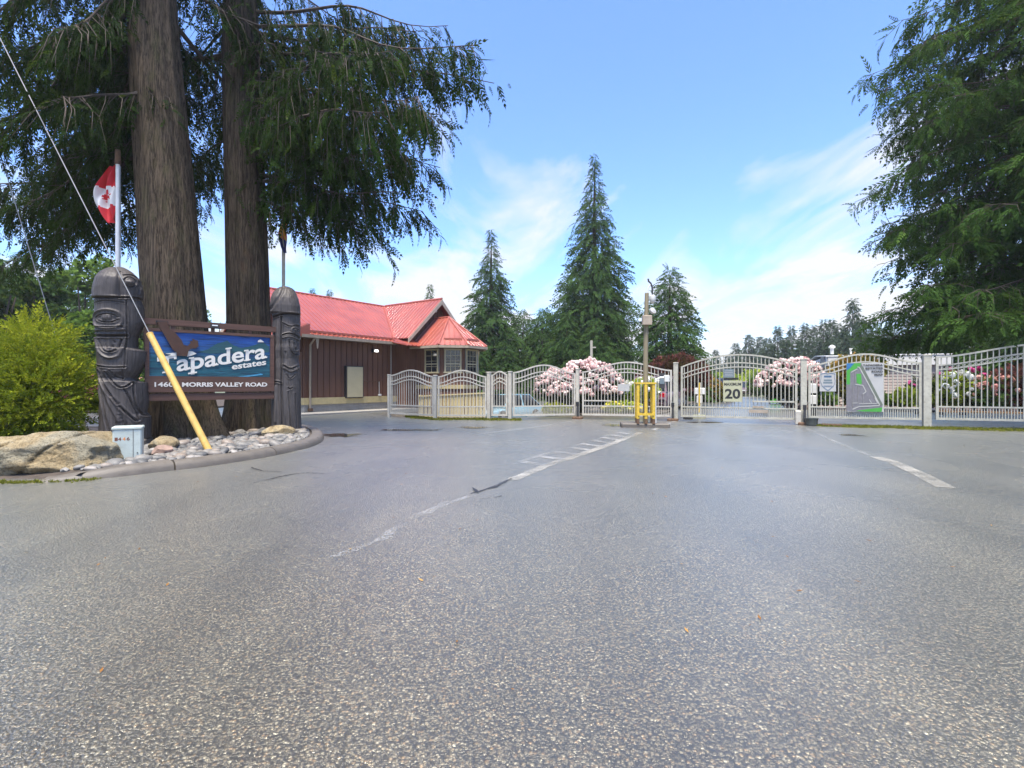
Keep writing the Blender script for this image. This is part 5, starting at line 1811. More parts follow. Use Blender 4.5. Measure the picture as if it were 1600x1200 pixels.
# sign lamp and brackets on the top beam
xl_, zl_ = sg(845, 140)
MB().box((xl_, -0.075, 2.385), (0.15, 0.05, 0.07)).build('lamp_housing', M['dark_metal'], sign)
MB().box((xl_, -0.103, 2.395), (0.10, 0.006, 0.022)).build('lamp_lens', M['lamp_lens'], sign)
MB().box((sg(215, 105)[0], -0.06, 2.40), (0.20, 0.02, 0.04)).build('bracket', M['black'], sign)
for x in (0.45, 1.15, 1.85):
    MB().box((x, 0, 2.306), (0.06, 0.05, 0.072)).build('hanger', M['sign_brown'], sign)
    MB().box((x, 0, 1.026), (0.06, 0.05, 0.03)).build('hanger', M['sign_brown'], sign)

# ------------------------------------------------------------------ pale green pedestal
bz = float(bed_z(*BOX_P)[0]) - 0.02
ped = empty('utility_pedestal', (BOX_P[0], BOX_P[1], bz), R(30), 'small pale green metal utility pedestal numbered 1446 beside the boulder', 'utility box')
MB().cbox((0, 0, 0.245), (0.34, 0.27, 0.49), 0.015).build('cabinet', M['pale_green'], ped, smooth=30)
MB().cbox((0, 0, 0.505), (0.36, 0.29, 0.035), 0.012).build('lid', M['pale_green'], ped, smooth=30)
MB().box((0.07, -0.1365, 0.25), (0.006, 0.004, 0.46)).build('door_seam', M['kerb'], ped)
for x, ch, mt in ((-0.125, '1', 'digit_brown'), (-0.085, '4', 'digit_brown'), (-0.035, '4', 'digit_orange'), (0.012, '6', 'digit_brown')):
    mb = MB()
    put_text(mb, ch, x - 0.018, x + 0.018, 0.325, 0.045, -0.1358, 0, 0.02, 0.001)
    mb.build('digit', M[mt], ped)
for z in (0.10, 0.14):
    MB().lathe([(0.0085, 0), (0.0085, 0.01)], 10).build('bolt', M['dark_metal'], ped, (0.12, -0.134, z), (R(90), 0, 0))

# ------------------------------------------------------------------ boulders
def rock(name, label, loc, size, seed, rz=0.0, mat='boulder', planes=9, group=None, cut=0.62):
    import bmesh
    rg = np.random.default_rng(seed)
    bm = bmesh.new()
    bmesh.ops.create_icosphere(bm, subdivisions=5, radius=1.0)
    nv = nrm(rg.normal(0, 1, (planes, 3)))
    off = rg.uniform(cut, 0.92, planes)
    ph = rg.uniform(0, 6.28, 9)
    for v in bm.verts:
        c = np.array(v.co)
        for nn, o in zip(nv, off):
            k = c @ nn
            if k > o:
                c = c - nn * (k - o) * 0.93
        n1 = math.sin(c[0] * 5 + ph[0]) * math.sin(c[1] * 6 + ph[1]) + 0.5 * math.sin(c[0] * 13 + c[2] * 9 + ph[2]) * math.sin(c[1] * 11 + ph[3])
        n2 = math.sin(c[0] * 27 + ph[4] + 3 * c[2]) * math.sin(c[2] * 31 + ph[5]) * math.sin(c[1] * 23 + ph[6])
        c = c * (1 + 0.022 * n1 + 0.012 * n2)
        v.co = c * np.array(size)
    me = bpy.data.meshes.new(name)
    bm.to_mesh(me)
    bm.free()
    me.materials.append(M[mat])
    me.polygons.foreach_set('use_smooth', [True] * len(me.polygons))
    try:
        me.set_sharp_from_angle(angle=R(28))
    except Exception:
        pass
    o = inst(name, me, None, loc, (0, 0, rz))
    return tag(o, label, 'boulder', group)


def boulder_front():
    """long angular boulder: split faces meeting in worn edges"""
    import bmesh
    bm = bmesh.new()
    bmesh.ops.create_icosphere(bm, subdivisions=6, radius=1.0)
    # faces of the block: outward normal, distance from its middle (metres)
    pl = [((0.0, -1.0, 0.10), 0.46), ((0.30, -0.92, 0.22), 0.50), ((-0.28, -0.93, -0.12), 0.56), ((0.10, -0.62, 0.78), 0.40), ((-0.22, -0.55, 0.80), 0.42), ((-0.08, 0.10, 1.0), 0.30), ((-0.30, 0.2, 0.93), 0.46),
          ((0.95, -0.28, 0.12), 0.98), ((0.80, 0.35, 0.45), 0.96), ((0.72, -0.62, -0.25), 0.92), ((0.55, -0.1, 0.83), 0.66), ((0, 1, 0.2), 0.5), ((0.4, 0.9, 0.1), 0.75), ((-1, 0, 0.1), 1.5), ((-0.7, -0.6, 0.3), 1.25), ((0, 0, -1), 0.34), ((0.1, -0.8, -0.6), 0.46), ((-0.6, -0.7, 0.35), 1.0)]
    N = nrm(np.array([p[0] for p in pl]))
    O = np.array([p[1] for p in pl])
    C = np.array([v.co[:] for v in bm.verts])
    C = nrm(C * np.array([1.6, 0.6, 0.45]))
    dd = C @ N.T
    with np.errstate(divide='ignore'):
        r = np.where(dd > 1e-3, O / np.maximum(dd, 1e-3), 1e6)
    rs = np.sort(r, axis=1)
    k = 0.014
    h_ = np.clip(0.5 + 0.5 * (rs[:, 1] - rs[:, 0]) / k, 0, 1)
    rr = rs[:, 1] * (1 - h_) + rs[:, 0] * h_ - k * h_ * (1 - h_)
    P = C * rr[:, None]
    x, y, z = P.T
    def fbm(q, s):
        o = np.zeros(len(q))
        a = 1.0
        for i in range(5):
            o += a * np.sin(q[:, 0] * s + 1.7 * i + 1.3 * np.sin(q[:, 1] * s * .7 + i)) * np.sin(q[:, 1] * s * 1.1 + 2.1 * i + np.sin(q[:, 2] * s * .8)) * np.sin(q[:, 2] * s * 1.3 + .9 * i + q[:, 0] * s * .5)
            a *= 0.55
            s *= 1.9
        return o
    disp = 0.05 * fbm(P, 3.1) + 0.016 * fbm(P + 3.3, 13.0)
    # strata steps and two diagonal splits
    st = np.sin((x * 0.55 + z * 1.0 + 0.06 * np.sin(x * 7)) * 19)
    disp += 0.012 * np.clip(st * 2.5, -1, 1)
    disp -= 0.06 * np.exp(-((x + 0.10 - 0.7 * z + 0.03 * np.sin(z * 17)) / 0.022) ** 2)
    disp -= 0.045 * np.exp(-((x - 0.42 - 0.9 * z + 0.03 * np.sin(z * 13)) / 0.02) ** 2)
    disp += 0.03 * (x + 0.10 - 0.7 * z > 0) * (y < 0)
    P = P + nrm(P) * disp[:, None]
    P[:, 2] *= 0.84
    for v, c in zip(bm.verts, P):
        v.co = c
    me = bpy.data.meshes.new('boulder')
    bm.to_mesh(me)
    bm.free()
    me.materials.append(M['boulder'])
    me.polygons.foreach_set('use_smooth', [True] * len(me.polygons))
    o = inst('boulder', me, None, (-6.62, 7.0, 0.24), (0, 0, R(4)))
    return tag(o, 'long split tan boulder lying at the end of the kerb', 'boulder')


boulder_front()
rock('boulder', 'flat pale boulder at the foot of the right totem', (-4.98, 10.95, 0.17), (0.34, 0.24, 0.15), 21, 0.5)
rock('boulder', 'pale grey block of stone behind the pale green pedestal', (-6.15, 9.05, 0.13), (0.24, 0.2, 0.16), 24, 0.2)
rock('boulder', 'small dark red stone beside the pale green pedestal', (-5.55, 8.15, 0.14), (0.17, 0.13, 0.10), 25, 0.9, 'mortar')

# ------------------------------------------------------------------ guy wires, guards and their pole
gp = empty('utility_pole', (-12.4, 10.0, 0.0), 0, 'tall wooden utility pole that the guy wires run up to', 'utility pole')
MB().tube([(0, 0, -0.1), (0, 0, 6), (0, 0, 14.2)], [0.17, 0.15, 0.11], 14).build('pole', M['util_pole'], gp, smooth=60)
MB().box((0, 0, 13.6), (0.11, 2.2, 0.12)).build('cross_arm', M['util_pole'], gp)
for y in (-0.95, -0.4, 0.4, 0.95):
    MB().lathe([(0.03, 0), (0.05, 0.03), (0.03, 0.06), (0.05, 0.09), (0.02, 0.14)], 10).build('insulator', M['lamp_white'], gp, (0, y, 13.66))


def guy(base, topz, guard_len, mat, label, rad):
    a, b = Vector(base), Vector((-12.28, 10.0, topz))
    d = (b - a).normalized()
    r = empty('guy_wire', base, 0, label, 'guy wire')
    MB().tube([(0, 0, 0), d * guard_len], [rad, rad * 0.92], 14).build('guard_tube', mat, r, smooth=60)
    MB().tube([d * (guard_len - 0.05), b - a], 0.009, 6).build('strand', M['cable'], r)
    MB().lathe([(rad * 1.0, 0), (rad * 1.0, 0.02)], 12).build('guard_cap', mat, r, tuple(d * guard_len), tuple(d.to_track_quat('Z', 'Y').to_euler()))
    MB().tube([d * -0.35, d * 0.02], 0.014, 6).build('anchor_rod', M['rust'], r)


guy((-5.03, 8.5, 0.09), 12.46, 2.28, M['guy_yellow'], 'yellow plastic guy wire guard slanting across the entrance sign', 0.055)
guy((-9.4, 11.3, 0.05), 13.2, 0.95, M['guy_green'], 'mossy green guy wire guard beside the cypress bush', 0.055)

# ------------------------------------------------------------------ flagpoles
def flag_mesh(kind, ztop, length, w):
    nu, nv = 48, 30
    V, F, mi = [], [], []
    for i in range(nu + 1):
        u = i / nu
        wd = w * (0.06 + 0.94 * math.sin(math.pi * min(1.0, 0.06 + u * 0.86)) ** 0.8)
        for j in range(nv + 1):
            v = j / nv
            x = -v * wd
            y = 0.07 * math.sin(v * 10 + u * 4) * (0.3 + v) + 0.03 * math.sin(v * 21 - u * 7)
            V.append((x, y, ztop - length * (u * (0.86 + 0.14 * v)) - 0.42 * v * wd * (1 - u) * 0.9 + 0.02 * math.sin(v * 9)))
    leaf = [(0, 1.0), (.14, .72), (.32, .82), (.26, .45), (.50, .62), (.56, .50), (.80, .52), (.68, .30), (.78, .22), (.44, -.02), (.48, -.15), (.06, -.10), (.06, -.45), (-.06, -.45), (-.06, -.10), (-.48, -.15), (-.44, -.02), (-.78, .22), (-.68, .30), (-.80, .52), (-.56, .50), (-.50, .62), (-.26, .45), (-.32, .82), (-.14, .72)]
    for i in range(nu):
        for j in range(nv):
            a = i * (nv + 1) + j
            F.append((a, a + 1, a + nv + 2, a + nv + 1))
            u, v = (i + .5) / nu, (j + .5) / nv
            if kind == 'canada':
                s = u + (v - 0.5) * 0.10
                m = 0 if (s < 0.36 or s > 0.72) else 1
                q = ((v - 0.36) / 0.42, (s - 0.50) / 0.17)
                if m == 1 and in_poly([(-(q[1]) * 1.0, q[0])], leaf)[0]:
                    m = 0
            else:
                s = u + 0.25 * v
                m = 2 if s > 0.72 else (3 if math.sin(v * 14 + u * 9) > -0.2 else 0)
            mi.append(m)
    mb = MB()
    mb.v, mb.f, mb.m = V, F, mi
    me = mb.mesh('cloth', [M['flag_red'], M['flag_white'], M['flag_blue'], M['flag_gold']], 60)
    return me


b = wpt(184, 600, 10.5)
fp = empty('flagpole', (b[0], b[1], 0.02), 0, 'white flagpole flying the limp Canadian flag', 'flagpole', 'flagpoles behind the sign')
MB().tube([(0, 0, -0.05), (0, 0, 5.72)], [0.05, 0.036], 12).build('pole', M['pole_white'], fp, smooth=60)
MB().tube([(0, 0, 5.68), (0, 0, 5.98)], [0.055, 0.045], 12).build('top_fitting', M['rust'], fp, smooth=60)
MB().tube([(0.07, 0, 1.2), (0.055, 0, 5.65)], 0.005, 4).build('halyard', M['cable'], fp)
fl = tag(inst('flag', flag_mesh('canada', 5.66, 1.24, 0.38), None, (b[0] - 0.05, b[1], 0.02)), 'limp red and white Canadian flag with maple leaf', 'flag')
b = wpt(443, 600, 13.2)
fp = empty('flagpole', (b[0], b[1], 0.0), 0, 'grey flagpole behind the domed totem with a furled orange and blue flag', 'flagpole', 'flagpoles behind the sign')
MB().tube([(0, 0, -0.05), (0, 0, 6.0)], [0.05, 0.036], 12).build('pole', M['pole_grey'], fp, smooth=60)
MB().lathe([(0.02, 0), (0.06, 0.03), (0.06, 0.07), (0.02, 0.1)], 12).build('finial', M['pole_grey'], fp, (0, 0, 6.0))
fl = tag(inst('flag', flag_mesh('bc', 5.42, 0.90, 0.17), None, (b[0] + 0.10, b[1] - 0.06, 0.0)), 'furled orange and dark blue flag on the grey flagpole', 'flag')


# ------------------------------------------------------------------ red-roofed building
BO = (-11.12, 22.0)
BANG = math.atan2(0.82, 0.57)
house = empty('gatehouse', (BO[0], BO[1], 0.0), BANG, 'brown board and batten gatehouse with red metal roof and corner bay window', 'building')


def L(t, s, z):
    return (t, -s, z)


def hb(c, s, name, mat, parent=None, rz=0.0):
    """box given in building coordinates: centre (t,s,z), size (dt,ds,dz)"""
    return MB().box((c[0], -c[1], c[2]), s, 0, rz).build(name, mat, parent or house)


RIDGE_Z, EAVE_Z, EAVE_S = 5.42, 3.18, 3.5
TEND = 10.2
WS = 3.1
# main block
w = MB()
w.add([L(.4, -WS, .62), L(TEND - .4, -WS, .62), L(TEND - .4, WS, .62), L(.4, WS, .62), L(.4, -WS, 3.12), L(TEND - .4, -WS, 3.12), L(TEND - .4, WS, 3.12), L(.4, WS, 3.12), L(.4, 0, 5.05), L(TEND - .4, 0, 5.05)],
      [(0, 1, 2, 3)[::-1], (3, 2, 6, 7)[::-1], (1, 0, 4, 5)[::-1], (0, 3, 7, 8, 4)[::-1], (2, 1, 5, 9, 6)[::-1]])
wall = w.build('wall', M['wall_brown'], house)
hb((TEND / 2, 0, -0.32), (TEND - 0.76, 2 * WS + 0.06, 1.36), 'foundation', M['concrete'])
hb((3.1, WS + 0.035, 0.50), (5.5, 0.07, 0.275), 'base_trim', M['cream'])
hb((0.37, 0, 0.50), (0.07, 2 * WS + 0.14, 0.275), 'base_trim', M['cream'])
bm_ = MB().box((0, 0, 0), (0.055, 0.03, 1)).mesh('batten', M['batten'])
for i in range(19):
    t = 0.46 + i * 0.285
    if 2.25 < t < 3.27:
        inst('batten', bm_, wall, L(t, WS + 0.017, 2.56), scale=(1, 1, 1.1))
        continue
    inst('batten', bm_, wall, L(t, WS + 0.017, 1.875), scale=(1, 1, 2.47))
for i in range(22):
    s = -3.0 + i * 0.285
    top = 3.1 + (1 - abs(s) / WS) * 1.85
    o = inst('batten', bm_, wall, L(0.383, s, (0.64 + top) / 2), rot=(0, 0, R(90)), scale=(1, 1, top - 0.64))
# concrete apron
hb((2.6, WS + 0.65, -0.02), (6.2, 1.15, 0.16), 'walkway_kerb', M['concrete'])


def roof_panel(name, poly, eave, parent=None, rib=0.235, th=0.04, mat='roof', ribh=0.03):
    """sheet-metal roof facet with raised ribs running up the slope. poly in (t,s,z); eave: two indices giving the eave edge"""
    P = [Vector(L(*p)) for p in poly]
    e = (P[eave[1]] - P[eave[0]]).normalized()
    nr_ = Vector((0, 0, 0))
    for i in range(len(P)):
        nr_ += P[i].cross(P[(i + 1) % len(P)])
    nr_.normalize()
    if nr_.z < 0:
        nr_ = -nr_
    up = nr_.cross(e)
    if up.z < 0:
        up = -up
    o = P[eave[0]]
    q = [((p - o).dot(e), (p - o).dot(up)) for p in P]
    mb = MB()
    mb.slab(P, -nr_ * th)
    a0, a1 = min(k[0] for k in q), max(k[0] for k in q)
    a = a0 + 0.06
    while a < a1 - 0.02:
        hits = []
        for i in range(len(q)):
            (x0, y0), (x1, y1) = q[i], q[(i + 1) % len(q)]
            if (x0 - a) * (x1 - a) < 0:
                hits.append(y0 + (y1 - y0) * (a - x0) / (x1 - x0))
        if len(hits) >= 2 and max(hits) - min(hits) > 0.06:
            b0, b1 = min(hits), max(hits)
            w0, w1 = 0.034, 0.016
            V = []
            for b in (b0, b1):
                c = o + e * a + up * b
                V += [c - e * w0 - nr_ * 0.004, c - e * w1 + nr_ * ribh, c + e * w1 + nr_ * ribh, c + e * w0 - nr_ * 0.004]
            mb.add(V, [(0, 1, 2, 3), (7, 6, 5, 4), (0, 4, 5, 1), (1, 5, 6, 2), (2, 6, 7, 3)])
        a += rib
    return mb.build(name, M[mat], parent or house)


roof = roof_panel('roof', [(0, EAVE_S, EAVE_Z), (TEND, EAVE_S, EAVE_Z), (TEND, 0, RIDGE_Z), (0, 0, RIDGE_Z)], (0, 1))
roof_panel('roof', [(0, -EAVE_S, EAVE_Z), (TEND, -EAVE_S, EAVE_Z), (TEND, 0, RIDGE_Z), (0, 0, RIDGE_Z)], (0, 1))
CG, CS, CE = 7.25, 4.25, 2.25
gzv = RIDGE_Z - 0.93 * CE
roof_panel('gable_roof', [(CG - CE, 3.27, gzv + .02), (CG - CE, CS, gzv + .02), (CG, CS, RIDGE_Z + .02), (CG, 0.05, RIDGE_Z + .02)], (0, 1))
roof_panel('gable_roof', [(CG + CE, 3.27, gzv + .02), (CG + CE, CS, gzv + .02), (CG, CS, RIDGE_Z + .02), (CG, 0.05, RIDGE_Z + .02)], (0, 1))
def cap(a, b, r=0.06, mat='roof_trim', name='ridge_cap'):
    return MB().tube([L(*a), L(*b)], r, 8).build(name, M[mat], house, smooth=60)
cap((-0.02, 0, RIDGE_Z + .01), (TEND, 0, RIDGE_Z + .01))
cap((CG, 0.1, RIDGE_Z + .03), (CG, CS, RIDGE_Z + .03))
cap((CG - 0.1, 0.15, RIDGE_Z - .06), (CG - CE, 3.27, gzv + .03), 0.05, name='valley_flashing')
cap((CG + 0.1, 0.15, RIDGE_Z - .06), (CG + CE, 3.27, gzv + .03), 0.05, name='valley_flashing')
# snow stop along the eave, gutter and soffit
MB().box(L(2.55, EAVE_S - 0.12, EAVE_Z + 0.135), (5.0, 0.05, 0.09)).build('snow_guard', M['roof_trim'], house)
hb((2.5, EAVE_S + 0.03, EAVE_Z - 0.075), (5.0, 0.10, 0.12), 'gutter', M['gutter'])
hb((2.5, (WS + EAVE_S) / 2 - .03, EAVE_Z - 0.125), (4.98, EAVE_S - WS - .02, 0.03), 'soffit', M['soffit'])
# near gable: bargeboards and pent roof
for sg_ in (-1, 1):
    P = [L(-0.06, 0, RIDGE_Z - .03), L(-0.06, sg_ * EAVE_S, EAVE_Z - .03), L(-0.06, sg_ * EAVE_S, EAVE_Z - .24), L(-0.06, 0, RIDGE_Z - .24)]
    MB().slab(P, (0.055, 0, 0)).build('bargeboard', M['barge'], house)
roof_panel('pent_roof', [(-0.75, -EAVE_S - .05, 3.10), (-0.75, EAVE_S + .05, 3.10), (0.36, EAVE_S - .05, 3.62), (0.36, -EAVE_S + .05, 3.62)], (0, 1))
MB().slab([L(-0.75, EAVE_S + .06, 3.09), L(0.36, EAVE_S + .06, 3.60), L(0.36, EAVE_S + .06, 3.08)], (0, 0.05, 0)).build('pent_end', M['roof_trim'], house)
hb((-0.78, 0, 3.03), (0.09, 2 * EAVE_S + .1, 0.12), 'gutter', M['gutter'])
for s_ in (-2.4, 2.9):
    MB().slab([L(-0.2, s_, 2.98), L(0.40, s_, 2.98), L(0.40, s_, 2.45)], (0, 0.10, 0)).build('bracket', M['wall_brown'], house)
# pendants at the eave corners
for (t, s) in ((0.75, EAVE_S - .02), (8.95, 5.2)):
    MB().lathe([(0.01, -0.42), (0.035, -0.38), (0.075, -0.02), (0.075, 0.0)], 4, L(t, s, EAVE_Z - 0.14 if t < 2 else 2.90)).build('eave_pendant', M['barge'], house)
# downpipe
mb = MB()
mb.tube([L(0.62, EAVE_S, EAVE_Z - .14), L(0.60, WS + 0.12, 2.78), L(0.60, WS + 0.10, 0.15)], 0.042, 8)
mb.build('downpipe', M['gutter'], house, smooth=60)
hb((0.60, WS + 0.13, 0.16), (0.14, 0.14, 0.12), 'downpipe_shoe', M['rust'])
# notice cabinet
cab = hb((2.76, WS + 0.08, 1.29), (0.90, 0.16, 1.40), 'notice_cabinet', M['dark_metal'])
MB().box(L(2.76, WS + 0.168, 1.29), (0.82, 0.018, 1.32)).build('cabinet_face', M['cream_pale'], cab)
# wall lamp (lit), conduit and tap
lamp = hb((3.86, WS + 0.10, 2.72), (0.16, 0.16, 0.16), 'wall_lamp', M['dark_metal'])
MB().cbox(L(3.90, WS + 0.22, 2.71), (0.15, 0.12, 0.09), 0.02).build('lamp_lens', M['lit'], lamp)
MB().tube([L(4.92, WS + 0.045, 0.66), L(4.92, WS + 0.045, 3.03)], 0.014, 6).build('conduit', M['lamp_white'], house)
MB().tube([L(3.35, WS + 0.05, 1.32), L(4.2, WS + 0.05, 1.32)], 0.016, 6).build('pipe', M['rust'], house)
MB().tube([L(4.2, WS + 0.05, 1.32), L(4.2, WS + 0.05, 0.75)], 0.014, 6).build('pipe', M['lamp_white'], house)
MB().cbox(L(4.2, WS + 0.09, 0.70), (0.16, 0.10, 0.08), 0.02).build('outside_tap', M['lamp_white'], house)
# gable wall over the bay
w = MB()
w.add([L(5.25, 3.05, -1.0), L(9.25, 3.05, -1.0), L(9.25, 3.85, -1.0), L(5.25, 3.85, -1.0), L(5.25, 3.05, 3.40), L(9.25, 3.05, 3.40), L(9.25, 3.85, 3.40), L(5.25, 3.85, 3.40), L(CG, 3.05, 5.30), L(CG, 3.85, 5.30)],
      [(3, 2, 1, 0)[::-1], (3, 7, 9, 6, 2), (0, 1, 5, 8, 4), (0, 4, 7, 3), (1, 2, 6, 5), (4, 8, 9, 7), (5, 6, 9, 8)])
gw = w.build('gable_wall', M['wall_brown'], house)
for i in range(14):
    t = 5.35 + i * 0.285
    top = 3.40 + (1 - abs(t - CG) / 2.0) * 1.86
    inst('batten', bm_, gw, L(t, 3.867, (top + 3.0) / 2), scale=(1, 1, max(0.2, top - 3.0)))
for sg_ in (-1, 1):
    P = [L(CG, CS + .02, RIDGE_Z - .01), L(CG + sg_ * (CE + .02), CS + .02, gzv - .02), L(CG + sg_ * (CE + .02), CS + .02, gzv - .22), L(CG, CS + .02, RIDGE_Z - .25)]
    MB().slab(P, (0, 0.05, 0)).build('bargeboard', M['barge'], house)
MB().lathe([(0.03, 0), (0.06, 0.04), (0.05, 0.10)], 10, L(CG - .1, 3.95, 4.78)).build('gable_lamp', M['lamp_white'], house)
# bay
OCT = [(5.9, 3.8), (5.9, 5.5), (6.6, 6.2), (7.6, 6.2), (8.3, 5.5), (8.3, 3.8)]
BZ = 2.98
bay = MB().prism([(t, -s) for t, s in OCT][::-1], -1.0, BZ - .03).build('bay', M['wall_brown'], house)
OE = [(5.45, 3.87), (5.45, 5.69), (6.41, 6.66), (7.79, 6.66), (8.75, 5.69), (8.75, 3.87)]
AP0, AP1 = (7.1, 3.87, 4.45), (7.1, 4.85, 4.45)
E3 = [(t, s, BZ) for t, s in OE]
roof_panel('bay_roof', [E3[0], E3[1], AP1, AP0], (0, 1))
roof_panel('bay_roof', [E3[1], E3[2], AP1], (0, 1))
roof_panel('bay_roof', [E3[2], E3[3], AP1], (0, 1))
roof_panel('bay_roof', [E3[3], E3[4], AP1], (0, 1))
roof_panel('bay_roof', [E3[4], E3[5], AP0, AP1], (0, 1))
for k in (1, 2, 3, 4):
    cap(tuple(np.array(E3[k]) + [0, 0, .02]), tuple(np.array(AP1) + [0, 0, .03]), 0.045, name='hip_cap')
cap(tuple(np.array(AP0) + [0, 0, .02]), tuple(np.array(AP1) + [0, 0, .03]), 0.045)
# skirt roof joining the bay to the long eave
roof_panel('skirt_roof', [(4.6, EAVE_S + .02, EAVE_Z - .01), (4.6, CS + .35, BZ - .02), (5.62, CS + .35, BZ - .02), (5.62, 3.8, 3.36), (5.2, EAVE_S, 3.34)], (1, 2))
for k in range(5):
    a, b2 = np.array(OE[k]), np.array(OE[k + 1])
    c = (a + b2) / 2
    ln = np.linalg.norm(b2 - a)
    ang = math.atan2(-(b2 - a)[1], (b2 - a)[0])
    ctr = np.array([7.1, 4.9])
    inw = nrm(ctr - c)
    MB().box((0, 0, 0), (ln, 0.09, 0.11)).build('gutter', M['gutter'], house, L(c[0], c[1], BZ - .07), (0, 0, ang))
    if 0 < k < 4:
        cc = c + inw * 0.30
        MB().box((0, 0, 0), (ln * 0.62, 0.05, 0.09)).build('snow_guard', M['roof_trim'], house, L(cc[0], cc[1], BZ + 0.30), (0, 0, ang))
MB().prism([(t, -s) for t, s in [(5.5, 3.9), (5.5, 5.66), (6.43, 6.6), (7.77, 6.6), (8.7, 5.66), (8.7, 3.9)]][::-1], BZ - .085, BZ - .05).build('soffit', M['soffit'], house)
# bay windows: frame, panes and glazing bars
def bay_window(a, b2, inset, z0, z1, cols, rows):
    a, b2 = np.array(a), np.array(b2)
    d = nrm(b2 - a)
    ln = np.linalg.norm(b2 - a)
    out = np.array([-d[1], d[0]])
    if out @ ((a + b2) / 2 - np.array([7.1, 4.9])) < 0:
        out = -out
    ang = math.atan2(-d[1], d[0])
    wdt = ln - 2 * inset
    c = (a + b2) / 2 + out * 0.03
    win = MB().box((0, 0, 0), (wdt, 0.06, z1 - z0)).build('window', M['curtain'], house, L(c[0], c[1], (z0 + z1) / 2), (0, 0, ang))
    f = 0.07
    sgn = -1 if (Matrix.Rotation(ang, 2) @ Vector((0, -1))).dot(Vector((out[0], -out[1]))) > 0 else 1
    H2 = (z1 - z0)
    y = sgn * 0.045
    for (cx, cz, sx, sz) in ((0, H2 / 2 - f / 2, wdt + .04, f), (0, -H2 / 2 + f / 2, wdt + .08, f), (-wdt / 2 + f / 2, 0, f, H2 - 2 * f), (wdt / 2 - f / 2, 0, f, H2 - 2 * f), (0, -H2 * 0.12, wdt - 2 * f, 0.05)):
        MB().box((cx, y, cz), (sx, 0.05, sz)).build('frame', M['cream_pale'], win)
    MB().box((0, sgn * 0.034, 0), (wdt - 2 * f, 0.006, H2 - 2 * f)).build('pane', M['glass'], win)
    for i in range(1, cols):
        MB().box((-wdt / 2 + f + (wdt - 2 * f) * i / cols, sgn * 0.042, 0), (0.018, 0.010, H2 - 2 * f)).build('glazing_bar', M['cream_pale'], win)
    for j in range(1, rows):
        MB().box((0, sgn * 0.0425, -H2 / 2 + f + (H2 - 2 * f) * j / rows), (wdt - 2 * f, 0.009, 0.018)).build('glazing_bar', M['cream_pale'], win)


bay_window((5.9, 4.35), (5.9, 5.45), 0.12, 1.70, 2.84, 2, 4)
bay_window((5.9, 5.5), (6.6, 6.2), 0.10, 1.70, 2.84, 3, 4)
bay_window((6.6, 6.2), (7.6, 6.2), 0.10, 1.70, 2.84, 3, 4)
bay_window((7.6, 6.2), (8.3, 5.5), 0.10, 1.70, 2.84, 3, 4)
# cream floor band round the bay
for k in range(5):
    a, b2 = np.array(OCT[k]), np.array(OCT[k + 1])
    c = (a + b2) / 2
    c = c + nrm(c - np.array([7.1, 4.9])) * 0.03
    MB().box((0, 0, 0), (np.linalg.norm(b2 - a) + .04, 0.06, 0.18)).build('floor_band', M['cream'], house, L(c[0], c[1], 1.07), (0, 0, math.atan2(-(b2 - a)[1], (b2 - a)[0])))
# deck with slatted railing beyond the bay
for i in range(12):
    hb((8.55 + i * 0.14, 6.1, 1.42), (0.05, 0.04, 0.72), 'deck_baluster', M['wall_brown'])
hb((9.3, 6.1, 1.80), (1.75, 0.09, 0.05), 'deck_handrail', M['barge'])
hb((9.3, 5.4, 0.98), (1.8, 1.6, 0.12), 'deck_floor', M['wall_brown'])
for t in (8.55, 10.1):
    hb((t, 6.05, 0.0), (0.10, 0.10, 1.85), 'deck_post', M['wall_brown'])

# ------------------------------------------------------------------ cream ramp railing in front of the bay
A = np.array([-3.75, 20.9])
B = np.array([-1.15, 21.3])
dA = nrm(B - A)
ramp = empty('ramp_railing', (A[0], A[1], gz(*A)), math.atan2(dA[1], dA[0]), 'cream boarded ramp railing below the bay window', 'railing')
ln = np.linalg.norm(B - A)
bd = MB().box((0, 0, 0), (0.125, 0.03, 1)).mesh('board', M['cream'])
nb = int(ln / 0.15)
for i in range(nb):
    x = 0.08 + i * 0.15
    top = 1.22 + 0.12 * x / ln
    wp = A + dA * x
    g0 = gz(*wp) - gz(*A)
    inst('board', bd, ramp, (x, 0, (top + g0 + 0.05) / 2), scale=(1, 1, top - g0 - 0.05))
for x in (0.0, ln / 2, ln):
    wp = A + dA * x
    g0 = gz(*wp) - gz(*A)
    MB().box((x, 0.06, (1.3 + g0) / 2), (0.10, 0.09, 1.3 - g0)).build('post', M['cream'], ramp)
MB().bar((-.05, 0.0, 1.25), (ln + .05, 0.0, 1.37), 0.11, 0.05).build('handrail', M['cream'], ramp)


# ------------------------------------------------------------------ fence and gates
FP = {'A': (-4.56, 19.0), 'B': (-2.61, 17.4), 'C': (-0.78, 17.4), 'D': (-0.06, 17.15), 'E': (2.27, 17.7), 'F': (5.36, 16.75), 'G': (8.60, 15.1), 'H': (11.42, 14.1), 'I': (16.2, 12.2)}
picket = MB().box((0, 0, 0.5), (0.020, 0.020, 1)).mesh('picket', M['fence'])
picket_g = MB().box((0, 0, 0.5), (0.022, 0.022, 1)).mesh('picket', M['fence_green'])
infill = MB().box((0, 0, 0.5), (0.016, 0.016, 1)).mesh('infill_bar', M['fence'])
infill_g = MB().box((0, 0, 0.5), (0.018, 0.018, 1)).mesh('infill_bar', M['fence_green'])


